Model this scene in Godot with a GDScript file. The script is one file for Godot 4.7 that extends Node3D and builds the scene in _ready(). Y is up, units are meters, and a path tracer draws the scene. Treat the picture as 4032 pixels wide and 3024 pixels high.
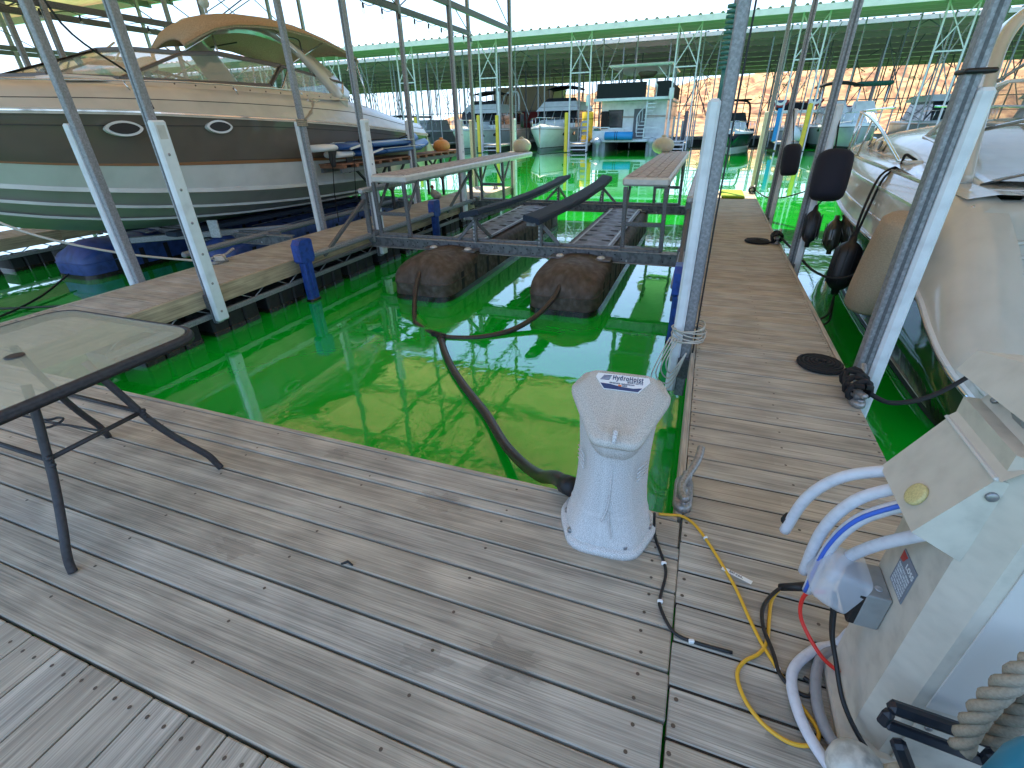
extends Node3D

const WATER := -0.53
var M := {}
var T := {}
var used := {}
var rng := RandomNumberGenerator.new()

func _ready():
	rng.seed = 4711
	# camera
	var cam := Camera3D.new()
	cam.name = "camera"
	cam.fov = 78.052
	cam.near = 0.05
	cam.far = 900.0
	cam.transform = Transform3D(Basis.from_euler(Vector3(-0.503281888, 0.369210852, -0.026105302), EULER_ORDER_YXZ), Vector3(0, 1.46, 0))
	add_child(cam)
	cam.make_current()
	# sky
	var sky := Sky.new()
	var sm := ProceduralSkyMaterial.new()
	sm.sky_top_color = Color(0.50, 0.66, 0.86)
	sm.sky_horizon_color = Color(0.80, 0.89, 0.96)
	sm.sky_curve = 0.16
	sm.ground_bottom_color = Color(0.30, 0.27, 0.23)
	sm.ground_horizon_color = Color(0.62, 0.60, 0.56)
	sm.sky_energy_multiplier = 1.0
	sky.sky_material = sm
	var env := Environment.new()
	env.background_mode = Environment.BG_SKY
	env.sky = sky
	env.background_energy_multiplier = 1.0
	env.tonemap_mode = Environment.TONE_MAPPER_LINEAR
	env.tonemap_exposure = 3.0
	env.sdfgi_enabled = true
	env.ssao_enabled = true
	env.ssil_enabled = true
	var we := WorldEnvironment.new()
	we.name = "world_environment"
	we.environment = env
	add_child(we)
	# sun: high, beyond the far edge of our own roof
	var sun := DirectionalLight3D.new()
	sun.name = "sun"
	sun.light_energy = 1.35
	sun.light_color = Color(1.0, 0.95, 0.86)
	sun.light_angular_distance = 0.53
	sun.shadow_enabled = true
	sun.transform = Transform3D(Basis.looking_at(Vector3(1.5, -5.2, 2.55).normalized(), Vector3.FORWARD), Vector3.ZERO)
	add_child(sun)
	textures()
	materials()
	build_water_and_hills()
	build_own_roof()
	build_docks()
	build_posts()
	build_lift()
	build_left_boat()
	build_left_neighbour_slip()
	build_right_boat()
	build_far_sheds()
	build_far_boats()
	build_far_dock_things()
	build_table()
	build_hoist_pump()
	build_power_pedestal()
	build_cleats_ropes_cords()
	build_fenders()
	build_small_things()

# ------------------------------------------------------------------ helpers
func uname(parent: Node, n: String) -> String:
	var k := str(parent.get_instance_id()) + "/" + n
	var c: int = used.get(k, 0)
	used[k] = c + 1
	return n if c == 0 else "%s_%03d" % [n, c]

func tag(o: Node, label: String, category := "", group := "", kind := ""):
	if label: o.set_meta("label", label)
	if category: o.set_meta("category", category)
	if group: o.set_meta("group", group)
	if kind: o.set_meta("kind", kind)
	return o

func thing(n: String, label: String, category: String, at := Vector3.ZERO, turn := 0.0, group := "") -> Node3D:
	var o := Node3D.new()
	o.name = uname(self, n)
	add_child(o)
	o.position = at
	o.rotation.y = turn
	tag(o, label, category, group)
	return o

func part(n: String, st, mat: Material, parent: Node = self) -> MeshInstance3D:
	var mi := MeshInstance3D.new()
	mi.name = uname(parent, n)
	if st is SurfaceTool:
		st.generate_normals()
		mi.mesh = st.commit()
	else:
		mi.mesh = st
	mi.material_override = mat
	parent.add_child(mi)
	return mi

func solo(n: String, st, mat: Material, label: String, category: String, group := "") -> MeshInstance3D:
	var o := part(n, st, mat, self)
	tag(o, label, category, group)
	return o

func copy(o: Node3D, label := "", n := "") -> Node3D:
	var c: Node3D = o.duplicate()
	var base := n if n else str(o.name).rstrip("0123456789").rstrip("_")
	c.name = uname(self, base)
	add_child(c)
	if label: c.set_meta("label", label)
	return c

func S(smooth := false) -> SurfaceTool:
	var s := SurfaceTool.new()
	s.begin(Mesh.PRIMITIVE_TRIANGLES)
	s.set_smooth_group(0 if smooth else -1)
	return s

func tri(s: SurfaceTool, a: Vector3, b: Vector3, c: Vector3):
	s.set_uv(Vector2(a.x, a.z)); s.add_vertex(a); s.set_uv(Vector2(b.x, b.z)); s.add_vertex(b); s.set_uv(Vector2(c.x, c.z)); s.add_vertex(c)

func quad(s: SurfaceTool, a: Vector3, b: Vector3, c: Vector3, d: Vector3):
	tri(s, a, b, c); tri(s, a, c, d)

func vuv(s: SurfaceTool, xf: Transform3D, p: Vector3, ax: int, uo: Vector2):
	# uv in metres: u along x where possible
	var uv := Vector2(p.x, p.z)
	if ax == 2: uv = Vector2(p.x, p.y)
	elif ax == 0: uv = Vector2(p.z, p.y)
	s.set_uv(uv + uo)
	s.add_vertex(xf * p)

# bevelled box, clockwise front faces
func bx(s: SurfaceTool, xf: Transform3D, size: Vector3, bev := 0.0, uo := Vector2.ZERO):
	var h := size * 0.5
	var b := minf(bev, minf(h.x, minf(h.y, h.z)) * 0.9)
	var flip := xf.basis.determinant() < 0.0
	for ax in 3:
		var u := (ax + 1) % 3
		var v := (ax + 2) % 3
		for sg in [-1.0, 1.0]:
			var q := []
			for k in [[-1, -1], [1, -1], [1, 1], [-1, 1]]:
				var p := Vector3.ZERO
				p[ax] = sg * h[ax]
				p[u] = k[0] * (h[u] - b)
				p[v] = k[1] * (h[v] - b)
				q.append(p)
			var order := [0, 2, 1, 0, 3, 2] if (sg > 0) != flip else [0, 1, 2, 0, 2, 3]
			for i in order: vuv(s, xf, q[i], ax, uo)
	if b <= 0.0: return
	for ax in 3:
		var u := (ax + 1) % 3
		var v := (ax + 2) % 3
		for su in [-1.0, 1.0]:
			for sv in [-1.0, 1.0]:
				var p0 := Vector3.ZERO; var p1 := Vector3.ZERO; var p2 := Vector3.ZERO; var p3 := Vector3.ZERO
				p0[ax] = -(h[ax] - b); p1[ax] = h[ax] - b; p2[ax] = h[ax] - b; p3[ax] = -(h[ax] - b)
				p0[u] = su * h[u]; p0[v] = sv * (h[v] - b); p1[u] = su * h[u]; p1[v] = sv * (h[v] - b)
				p2[u] = su * (h[u] - b); p2[v] = sv * h[v]; p3[u] = su * (h[u] - b); p3[v] = sv * h[v]
				var face := v
				var q := [p0, p1, p2, p3]
				var order := [0, 1, 2, 0, 2, 3] if (su * sv < 0) != flip else [0, 2, 1, 0, 3, 2]
				for i in order: vuv(s, xf, q[i], face, uo)
	for sx in [-1.0, 1.0]:
		for sy in [-1.0, 1.0]:
			for sz in [-1.0, 1.0]:
				var a := Vector3(sx * h.x, sy * (h.y - b), sz * (h.z - b))
				var c := Vector3(sx * (h.x - b), sy * h.y, sz * (h.z - b))
				var d := Vector3(sx * (h.x - b), sy * (h.y - b), sz * h.z)
				var q := [a, c, d]
				var order := [0, 2, 1] if (sx * sy * sz > 0) != flip else [0, 1, 2]
				for i in order: vuv(s, xf, q[i], 1, uo)

func box(s: SurfaceTool, c: Vector3, size: Vector3, bev := 0.0):
	bx(s, Transform3D(Basis(), c), size, bev)

func frame_of(d: Vector3, up := Vector3.UP) -> Basis:
	# local x along d
	var x := d.normalized()
	var u := up if absf(x.dot(up)) < 0.98 else Vector3.RIGHT
	var z := x.cross(u).normalized()
	var y := z.cross(x).normalized()
	return Basis(x, y, z)

func bar(s: SurfaceTool, a: Vector3, b: Vector3, h: float, w: float, bev := 0.0, up := Vector3.UP):
	bx(s, Transform3D(frame_of(b - a, up), (a + b) * 0.5), Vector3(a.distance_to(b), h, w), bev)

func spl(pts: Array, n := 6) -> Array:
	var out := []
	for i in pts.size() - 1:
		var p0: Vector3 = pts[maxi(i - 1, 0)]
		var p1: Vector3 = pts[i]
		var p2: Vector3 = pts[i + 1]
		var p3: Vector3 = pts[mini(i + 2, pts.size() - 1)]
		for k in n:
			out.append(p1.cubic_interpolate(p2, p0, p3, float(k) / n))
	out.append(pts[-1])
	return out

func loft(s: SurfaceTool, rings: Array, closed := true, cap := false, flip := false):
	var n: int = rings[0].size()
	for i in rings.size() - 1:
		var A: Array = rings[i]
		var B: Array = rings[i + 1]
		for k in (n if closed else n - 1):
			var k2 := (k + 1) % n
			if flip: quad(s, A[k], B[k], B[k2], A[k2])
			else: quad(s, A[k], A[k2], B[k2], B[k])
	if cap:
		for e in [0, rings.size() - 1]:
			var R: Array = rings[e]
			var c := Vector3.ZERO
			for p in R: c += p
			c /= n
			for k in n:
				var k2 := (k + 1) % n
				if (e == 0) != flip: tri(s, c, R[k2], R[k])
				else: tri(s, c, R[k], R[k2])

func tube(s: SurfaceTool, pts: Array, r, seg := 8, cap := true):
	var rings := []
	var t: Vector3 = (pts[1] - pts[0]).normalized()
	var nrm := t.cross(Vector3.UP if absf(t.y) < 0.9 else Vector3.RIGHT).normalized()
	for i in pts.size():
		var d: Vector3 = pts[mini(i + 1, pts.size() - 1)] - pts[maxi(i - 1, 0)]
		d = d.normalized()
		nrm = (nrm - d * nrm.dot(d)).normalized()
		var bn := d.cross(nrm)
		var rr: float = r[i] if r is Array else r
		var ring := []
		for k in seg:
			var a := TAU * k / seg
			ring.append(pts[i] + (nrm * cos(a) + bn * sin(a)) * rr)
		rings.append(ring)
	loft(s, rings, true, cap)

func lathe(s: SurfaceTool, prof: Array, seg: int, xf: Transform3D):
	var rings := []
	for p in prof:
		var ring := []
		for k in seg:
			var a := -TAU * k / seg
			ring.append(xf * Vector3(p[0] * cos(a), p[1], p[0] * sin(a)))
		rings.append(ring)
	loft(s, rings, true, true)

# polygon in local xy, extruded along local z from -d/2 to d/2
func prism(s: SurfaceTool, poly: PackedVector2Array, d: float, xf: Transform3D):
	var p := poly
	if not Geometry2D.is_polygon_clockwise(p):
		p = p.duplicate(); p.reverse()
	var idx := Geometry2D.triangulate_polygon(p)
	for i in range(0, idx.size(), 3):
		var a := p[idx[i]]; var b := p[idx[i + 1]]; var c := p[idx[i + 2]]
		if (b - a).cross(c - a) > 0.0:
			var t := b; b = c; c = t
		for q in [a, b, c]:
			s.set_uv(q); s.add_vertex(xf * Vector3(q.x, q.y, d / 2))
		for q in [a, c, b]:
			s.set_uv(q); s.add_vertex(xf * Vector3(q.x, q.y, -d / 2))
	for i in p.size():
		var a := p[i]; var b := p[(i + 1) % p.size()]
		quad(s, xf * Vector3(b.x, b.y, d / 2), xf * Vector3(a.x, a.y, d / 2), xf * Vector3(a.x, a.y, -d / 2), xf * Vector3(b.x, b.y, -d / 2))

func disc(s: SurfaceTool, at: Vector3, axis: Vector3, r: float, h: float, seg := 10):
	var b := frame_of(axis)
	lathe(s, [[r, -h * 0.5], [r, h * 0.3], [r * 0.8, h * 0.5]], seg, Transform3D(Basis(b.y, b.x, -b.z), at))

func arr(b: Basis, o: Vector3) -> Transform3D:
	return Transform3D(b, o)

func words(n: String, txt: String, at: Vector3, right: Vector3, up: Vector3, height: float, mat: Material, parent: Node, bold := false, width := 0.0):
	var tm := TextMesh.new()
	var f := SystemFont.new()
	f.font_names = PackedStringArray(["Droid Sans"])
	if bold: f.font_weight = 700
	tm.font = f
	tm.font_size = 32
	tm.pixel_size = height / 23.0
	tm.depth = 0.0006
	tm.text = txt
	var mi := MeshInstance3D.new()
	mi.name = uname(parent, n)
	mi.mesh = tm
	mi.material_override = mat
	var r := right.normalized()
	var u := (up - r * up.dot(r)).normalized()
	var b := Basis(r, u, r.cross(u))
	if width > 0.0:
		var w: float = tm.get_aabb().size.x
		if w > 0.0: b = Basis(r * (width / w), u, r.cross(u))
	mi.transform = Transform3D(b, at)
	parent.add_child(mi)
	return mi

# ------------------------------------------------------------------ textures
func gray(w: int, h: int, type: int, freq: float, octaves: int, sd: int, ow := 0, oh := 0) -> PackedByteArray:
	var n := FastNoiseLite.new()
	n.noise_type = type
	n.frequency = freq
	n.fractal_octaves = octaves
	n.fractal_type = FastNoiseLite.FRACTAL_FBM if octaves > 1 else FastNoiseLite.FRACTAL_NONE
	n.seed = sd
	if type == FastNoiseLite.TYPE_CELLULAR:
		n.cellular_return_type = FastNoiseLite.RETURN_CELL_VALUE
	var im := n.get_seamless_image(w, h)
	im.convert(Image.FORMAT_L8)
	if ow > 0:
		# wrap one texel on each side so that the stretch stays seamless enough
		im.resize(ow, oh, Image.INTERPOLATE_CUBIC)
	return im.get_data()

func tex(bytes: PackedByteArray, w: int, h: int, fmt := Image.FORMAT_RGB8) -> ImageTexture:
	return ImageTexture.create_from_image(Image.create_from_data(w, h, false, fmt, bytes))

# albedo texture from one noise mapped onto a ramp of colours (sRGB 0..1)
func ramp_tex(b: PackedByteArray, w: int, h: int, stops: Array) -> ImageTexture:
	var lut := PackedByteArray()
	for i in 256:
		var t := i / 255.0
		var c: Color = stops[0][1]
		for k in stops.size() - 1:
			var x0: float = stops[k][0]
			var x1: float = stops[k + 1][0]
			if t >= x0:
				c = (stops[k][1] as Color).lerp(stops[k + 1][1], clampf((t - x0) / (x1 - x0), 0, 1))
		lut.append_array([int(c.r * 255), int(c.g * 255), int(c.b * 255)])
	var out := PackedByteArray()
	out.resize(w * h * 3)
	for i in w * h:
		var v := b[i] * 3
		out[i * 3] = lut[v]; out[i * 3 + 1] = lut[v + 1]; out[i * 3 + 2] = lut[v + 2]
	return tex(out, w, h)

func G(v: float) -> Color:
	return Color(v, v, v)

func textures():
	var W := 1024
	var H := 512
	# weathered plank wood, u along the grain
	var st := gray(8, H, FastNoiseLite.TYPE_SIMPLEX, 0.035, 4, 11, W, H)
	var fine := gray(32, H, FastNoiseLite.TYPE_SIMPLEX, 0.16, 3, 12, W, H)
	var blot := gray(W, H, FastNoiseLite.TYPE_SIMPLEX, 0.006, 4, 13)
	var crk := gray(20, H, FastNoiseLite.TYPE_SIMPLEX, 0.09, 2, 14, W, H)
	var spot := gray(W / 8, H, FastNoiseLite.TYPE_SIMPLEX, 0.035, 2, 15, W, H)
	var rgbb := PackedByteArray(); rgbb.resize(W * H * 3)
	var bump := PackedByteArray(); bump.resize(W * H)
	for i in W * H:
		var v := 0.84 + (st[i] - 128) * 0.0006 + (fine[i] - 128) * 0.0007 + (blot[i] - 128) * 0.0007
		var c := crk[i]
		var dk := 0.0
		if c < 52: dk = (52 - c) * 0.0022
		var sp := spot[i]
		if sp < 48: dk += (48 - sp) * 0.0028
		v -= dk
		var warm := (blot[(i * 7 + 31) % (W * H)] - 128) * 0.0
		v = clampf(v, 0.08, 1.0)
		rgbb[i * 3] = int(clampf((v + warm) * 255, 0, 255))
		rgbb[i * 3 + 1] = int(clampf((v * 0.985 - dk * 0.02) * 255, 0, 255))
		rgbb[i * 3 + 2] = int(clampf((v * 0.95 - dk * 0.03) * 255, 0, 255))
		bump[i] = int(clampf(140 + (fine[i] - 128) * 0.45 - dk * 260, 0, 255))
	T.wood = tex(rgbb, W, H)
	var bi := Image.create_from_data(W, H, false, Image.FORMAT_L8, bump)
	bi.convert(Image.FORMAT_RGBA8)
	bi.bump_map_to_normal_map(3.0)
	T.wood_n = ImageTexture.create_from_image(bi)
	# galvanised spangle
	var cel := gray(512, 512, FastNoiseLite.TYPE_CELLULAR, 0.035, 1, 21)
	var fb := gray(512, 512, FastNoiseLite.TYPE_SIMPLEX, 0.02, 4, 22)
	var mix := PackedByteArray(); mix.resize(512 * 512)
	for i in 512 * 512: mix[i] = int(clampf(cel[i] * 0.45 + fb[i] * 0.55, 0, 255))
	T.spangle = ramp_tex(mix, 512, 512, [[0.0, G(0.76)], [0.45, G(0.87)], [0.75, G(0.97)], [1.0, G(1.0)]])
	# general grime
	T.grime = ramp_tex(gray(512, 512, FastNoiseLite.TYPE_SIMPLEX, 0.008, 5, 31), 512, 512, [[0.0, G(0.70)], [0.35, G(0.86)], [0.6, G(0.97)], [1.0, G(1.0)]])
	# faint grime for paint and gelcoat
	T.faint = ramp_tex(gray(512, 512, FastNoiseLite.TYPE_SIMPLEX, 0.006, 5, 33), 512, 512, [[0.0, G(0.90)], [0.5, G(0.97)], [1.0, G(1.0)]])
	# granite speckle of the rotomoulded plastic
	T.speck = ramp_tex(gray(512, 512, FastNoiseLite.TYPE_SIMPLEX, 0.22, 2, 41), 512, 512, [[0.0, G(0.35)], [0.28, G(0.55)], [0.40, G(0.88)], [0.62, G(0.97)], [1.0, G(1.0)]])
	# scum on floats
	T.scum = ramp_tex(gray(512, 512, FastNoiseLite.TYPE_SIMPLEX, 0.012, 5, 51), 512, 512, [[0.0, Color(0.52, 0.46, 0.40)], [0.4, Color(0.68, 0.61, 0.53)], [0.58, Color(0.78, 0.71, 0.63)], [0.72, Color(0.80, 0.77, 0.74)], [1.0, Color(0.95, 0.92, 0.88)]])
	# desert hillside
	T.rock = ramp_tex(gray(1024, 1024, FastNoiseLite.TYPE_SIMPLEX, 0.012, 6, 61), 1024, 1024, [[0.0, Color(0.36, 0.25, 0.19)], [0.35, Color(0.60, 0.42, 0.31)], [0.5, Color(0.74, 0.55, 0.40)], [0.65, Color(0.82, 0.66, 0.48)], [1.0, Color(0.90, 0.76, 0.58)]])
	# water ripples
	var r1 := gray(512, 512, FastNoiseLite.TYPE_SIMPLEX, 0.008, 2, 71)
	var r2 := gray(512, 512, FastNoiseLite.TYPE_SIMPLEX, 0.035, 3, 72)
	var rw := PackedByteArray(); rw.resize(512 * 512)
	for i in 512 * 512: rw[i] = int(r1[i] * 0.72 + r2[i] * 0.28)
	var ri := Image.create_from_data(512, 512, false, Image.FORMAT_L8, rw)
	ri.convert(Image.FORMAT_RGBA8)
	ri.bump_map_to_normal_map(6.0)
	T.water_n = ImageTexture.create_from_image(ri)
	# pebbled glass of the table
	var pg := Image.create_from_data(256, 256, false, Image.FORMAT_L8, gray(256, 256, FastNoiseLite.TYPE_SIMPLEX, 0.07, 2, 81))
	pg.convert(Image.FORMAT_RGBA8)
	pg.bump_map_to_normal_map(4.0)
	T.pebble_n = ImageTexture.create_from_image(pg)
	# cloth
	T.cloth = ramp_tex(gray(256, 256, FastNoiseLite.TYPE_SIMPLEX, 0.05, 4, 91), 256, 256, [[0.0, G(0.78)], [0.5, G(0.92)], [1.0, G(1.0)]])

# ------------------------------------------------------------------ materials (linear base colours)
func mt(n: String, r: float, g: float, b: float, rough := 0.6, metal := 0.0, texture = null, scale := 1.0) -> StandardMaterial3D:
	var m := StandardMaterial3D.new()
	m.resource_name = n
	m.albedo_color = Color(r, g, b).linear_to_srgb()
	m.roughness = rough
	m.metallic = metal
	if texture:
		m.albedo_texture = texture
		m.uv1_triplanar = true
		m.uv1_world_triplanar = true
		m.uv1_scale = Vector3(scale, scale, scale)
	M[n] = m
	return m

func wood(n: String, r: float, g: float, b: float) -> StandardMaterial3D:
	var m := mt(n, r, g, b, 0.82)
	m.albedo_texture = T.wood
	m.normal_enabled = true
	m.normal_texture = T.wood_n
	m.normal_scale = 0.35
	m.uv1_scale = Vector3(1.0 / 2.8, 1.0 / 0.62, 1)
	return m

func glass(n: String, r: float, g: float, b: float, a: float) -> StandardMaterial3D:
	var m := mt(n, r, g, b, 0.03)
	m.albedo_color.a = a
	m.transparency = BaseMaterial3D.TRANSPARENCY_ALPHA
	return m

func materials():
	for i in 4:
		var k: float = [1.0, 0.93, 1.06, 0.98][i]
		var w: float = [0.0, 0.012, -0.012, 0.02][i]
		wood("plank%d" % i, (0.57 + w) * k, 0.515 * k, (0.445 - w) * k)
	wood("fresh_board", 0.58, 0.47, 0.34)
	wood("dark_timber", 0.14, 0.10, 0.07)
	wood("red_board", 0.36, 0.17, 0.10)
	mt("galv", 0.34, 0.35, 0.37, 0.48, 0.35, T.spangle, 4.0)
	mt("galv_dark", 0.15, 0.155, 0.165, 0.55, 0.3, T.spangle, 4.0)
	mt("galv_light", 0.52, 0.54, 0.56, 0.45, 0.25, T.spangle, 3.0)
	mt("cover", 0.74, 0.79, 0.82, 0.38, 0.0, T.faint, 1.5)
	mt("cream_cover", 0.78, 0.73, 0.62, 0.38, 0.0, T.faint, 1.5)
	mt("bolt", 0.30, 0.30, 0.31, 0.4, 0.7)
	mt("gap_shade", 0.022, 0.018, 0.014, 0.95)  # near-black that stands for the shade between planks
	mt("screw", 0.11, 0.085, 0.065, 0.6, 0.3)
	mt("roof", 0.78, 0.64, 0.55, 0.55, 0.0, T.faint, 0.4)
	# translucency added to this sheet as fill: sunlight lights the slips from above
	M.roof.backlight_enabled = true
	M.roof.backlight = Color(1.0, 0.97, 0.92)
	mt("far_roof", 0.80, 0.60, 0.60, 0.6, 0.0, T.faint, 0.4)
	mt("far_purlin", 0.38, 0.29, 0.29, 0.7)
	mt("fascia", 0.80, 0.62, 0.58, 0.5, 0.0, T.faint, 0.4)
	mt("white_steel", 0.66, 0.56, 0.58, 0.5, 0.0, T.faint, 1.0)
	mt("black_float", 0.016, 0.016, 0.017, 0.6, 0.0, T.grime, 2.0)
	mt("blue_plastic", 0.020, 0.070, 0.33, 0.42, 0.0, T.grime, 2.0)
	mt("blue_float", 0.035, 0.075, 0.26, 0.5, 0.0, T.grime, 1.3)
	mt("pontoon", 0.145, 0.13, 0.12, 0.7, 0.0, T.scum, 1.2)
	mt("pontoon_top", 0.25, 0.27, 0.36, 0.55, 0.0, T.scum, 0.8)
	mt("wet_band", 0.035, 0.03, 0.026, 0.25, 0.0, T.scum, 1.5)
	mt("slot_dark", 0.010, 0.010, 0.013, 0.8)
	mt("lift_steel", 0.17, 0.175, 0.185, 0.5, 0.3, T.grime, 2.5)
	mt("lift_steel_light", 0.33, 0.33, 0.33, 0.55, 0.2, T.grime, 2.5)
	mt("bunk_carpet", 0.020, 0.035, 0.060, 0.9, 0.0, T.cloth, 3.0)
	mt("composite", 0.42, 0.36, 0.33, 0.75, 0.0, T.grime, 2.0)
	mt("alu_edge", 0.60, 0.60, 0.57, 0.45, 0.2, T.faint, 2.0)
	mt("rubber", 0.010, 0.010, 0.011, 0.5, 0.0, T.grime, 6.0)
	mt("hose_brown", 0.050, 0.040, 0.034, 0.38, 0.0, T.grime, 8.0)
	mt("black_rope", 0.008, 0.008, 0.009, 0.85)
	mt("tan_rope", 0.42, 0.36, 0.27, 0.9, 0.0, T.cloth, 10.0)
	mt("white_rope", 0.62, 0.58, 0.50, 0.9, 0.0, T.cloth, 10.0)
	mt("speckled", 0.78, 0.78, 0.77, 0.75, 0.0, T.speck, 2.6)
	mt("speckled_lid", 0.68, 0.65, 0.59, 0.75, 0.0, T.speck, 2.6)
	mt("label_white", 0.72, 0.74, 0.76, 0.35)
	mt("label_blue", 0.020, 0.055, 0.16, 0.35)
	mt("label_grey", 0.18, 0.20, 0.24, 0.35)
	mt("label_red", 0.45, 0.03, 0.03, 0.35)
	mt("ink", 0.03, 0.06, 0.14, 0.4)
	mt("ink_dark", 0.02, 0.02, 0.025, 0.4)
	mt("orange", 0.70, 0.20, 0.05, 0.5)
	mt("cleat", 0.36, 0.35, 0.34, 0.42, 0.45, T.grime, 12.0)
	mt("yellow_cord", 0.72, 0.40, 0.03, 0.4)
	mt("red_cord", 0.70, 0.03, 0.02, 0.4)
	mt("grey_hose", 0.30, 0.30, 0.31, 0.5, 0.0, T.faint, 8.0)
	mt("white_hose", 0.66, 0.67, 0.72, 0.5, 0.0, T.faint, 8.0)
	mt("blue_stripe", 0.05, 0.14, 0.60, 0.5)
	mt("ped_cream", 0.60, 0.555, 0.47, 0.42, 0.0, T.faint, 4.0)
	mt("ped_white", 0.56, 0.55, 0.52, 0.4)
	mt("yellow_dot", 0.72, 0.62, 0.28, 0.5, 0.0, T.cloth, 12.0)
	mt("box_grey", 0.28, 0.29, 0.28, 0.5, 0.0, T.faint, 4.0)
	mt("matt_black", 0.012, 0.012, 0.013, 0.55, 0.0, T.grime, 5.0)
	mt("navy_black", 0.010, 0.013, 0.022, 0.45, 0.0, T.grime, 5.0)
	mt("frame_dark", 0.040, 0.038, 0.042, 0.55, 0.1, T.grime, 8.0)
	mt("teal_paint", 0.02, 0.22, 0.36, 0.35)
	mt("ball_white", 0.62, 0.63, 0.58, 0.3, 0.0, T.grime, 6.0)
	mt("fender_black", 0.012, 0.012, 0.015, 0.45, 0.0, T.grime, 6.0)
	mt("fender_navy", 0.010, 0.012, 0.026, 0.85, 0.0, T.cloth, 6.0)
	mt("fender_tan", 0.42, 0.31, 0.20, 0.8, 0.0, T.cloth, 5.0)
	mt("mat_green", 0.30, 0.45, 0.02, 0.9, 0.0, T.cloth, 12.0)
	mt("board_blue", 0.020, 0.11, 0.36, 0.4, 0.0, T.cloth, 2.0)
	mt("board_white", 0.75, 0.76, 0.74, 0.4)
	mt("lantern", 0.62, 0.56, 0.42, 0.6, 0.0, T.cloth, 5.0)
	mt("lantern_sunlit", 0.75, 0.33, 0.10, 0.6, 0.0, T.cloth, 5.0)  # the pale lantern again, with warm sunlight put into its colour
	mt("gel_cream", 0.60, 0.56, 0.48, 0.22, 0.0, T.faint, 0.6)
	mt("gel_white", 0.70, 0.71, 0.69, 0.22, 0.0, T.faint, 0.6)
	mt("hull_taupe", 0.15, 0.127, 0.102, 0.30, 0.0, T.faint, 0.5)
	mt("hull_grey", 0.38, 0.36, 0.34, 0.5, 0.0, T.faint, 0.6)
	mt("copper", 0.22, 0.10, 0.03, 0.4)
	mt("port_black", 0.006, 0.006, 0.007, 0.5)
	mt("dark_line", 0.03, 0.028, 0.025, 0.5)
	mt("steel", 0.66, 0.67, 0.68, 0.16, 0.9)
	mt("canvas_tan", 0.56, 0.45, 0.31, 0.9, 0.0, T.cloth, 2.0)
	M.canvas_tan.backlight_enabled = true
	M.canvas_tan.backlight = Color(0.55, 0.46, 0.34)
	mt("canvas_black", 0.013, 0.013, 0.015, 0.85, 0.0, T.cloth, 2.0)
	mt("canvas_green", 0.01, 0.10, 0.075, 0.85, 0.0, T.cloth, 2.0)
	mt("vinyl_dark", 0.05, 0.05, 0.045, 0.7)  # dark tone of the hatch seam
	mt("ws_frame", 0.10, 0.085, 0.075, 0.35, 0.3)
	mt("cream2", 0.58, 0.55, 0.47, 0.17, 0.0, T.faint, 0.8)
	mt("olive_hull", 0.060, 0.062, 0.048, 0.06, 0.0, T.faint, 0.6)
	mt("far_white", 0.66, 0.69, 0.68, 0.3, 0.0, T.faint, 0.5)
	mt("far_grey", 0.32, 0.35, 0.36, 0.4, 0.0, T.faint, 0.5)
	mt("far_glass", 0.02, 0.025, 0.03, 0.08)
	mt("navy_hull", 0.010, 0.012, 0.035, 0.2)
	mt("yellow_pole", 0.78, 0.50, 0.03, 0.5, 0.0, T.faint, 1.0)
	mt("sky_blue_mat", 0.02, 0.30, 0.62, 0.5, 0.0, T.cloth, 2.0)
	mt("maroon", 0.25, 0.015, 0.02, 0.6)
	mt("chair_grey", 0.30, 0.31, 0.36, 0.5)
	mt("teal_box", 0.06, 0.22, 0.20, 0.5)
	mt("buoy_orange", 0.75, 0.14, 0.05, 0.5)
	mt("duck_body", 0.50, 0.47, 0.42, 0.8, 0.0, T.cloth, 8.0)
	mt("duck_head", 0.20, 0.05, 0.02, 0.7)
	mt("shrub", 0.09, 0.12, 0.03, 0.9)
	var rk := mt("rock", 0.80, 0.74, 0.62, 0.95, 0.0, T.rock, 0.02)
	glass("ws_glass", 0.34, 0.44, 0.40, 0.30)
	glass("clear_glass", 0.75, 0.88, 0.92, 0.14)
	var tg := mt("table_glass", 0.60, 0.70, 0.58, 0.12)
	tg.albedo_color.a = 0.24
	tg.transparency = BaseMaterial3D.TRANSPARENCY_ALPHA
	tg.normal_enabled = true; tg.normal_texture = T.pebble_n; tg.normal_scale = 0.25
	tg.uv1_triplanar = true; tg.uv1_world_triplanar = true; tg.uv1_scale = Vector3(6, 6, 6)
	var cc := mt("clear_cover", 0.82, 0.84, 0.88, 0.30, 0.0)
	cc.albedo_color.a = 0.42
	cc.transparency = BaseMaterial3D.TRANSPARENCY_ALPHA
	var st := mt("stain", 0.10, 0.075, 0.055, 0.6)
	st.albedo_color.a = 0.14
	st.transparency = BaseMaterial3D.TRANSPARENCY_ALPHA
	var wm := mt("water", 0.001, 0.42, 0.018, 0.012)
	wm.metallic_specular = 0.75
	wm.clearcoat_enabled = true
	wm.clearcoat = 1.0
	wm.clearcoat_roughness = 0.01
	wm.normal_enabled = true
	wm.normal_texture = T.water_n
	wm.normal_scale = 0.07
	wm.uv1_scale = Vector3(1, 1, 1)
	for k in ["gel_cream", "gel_white", "hull_taupe", "cream2", "olive_hull", "far_white", "navy_hull"]:
		M[k].clearcoat_enabled = true
		M[k].clearcoat = 0.35
		M[k].clearcoat_roughness = 0.04
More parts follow.
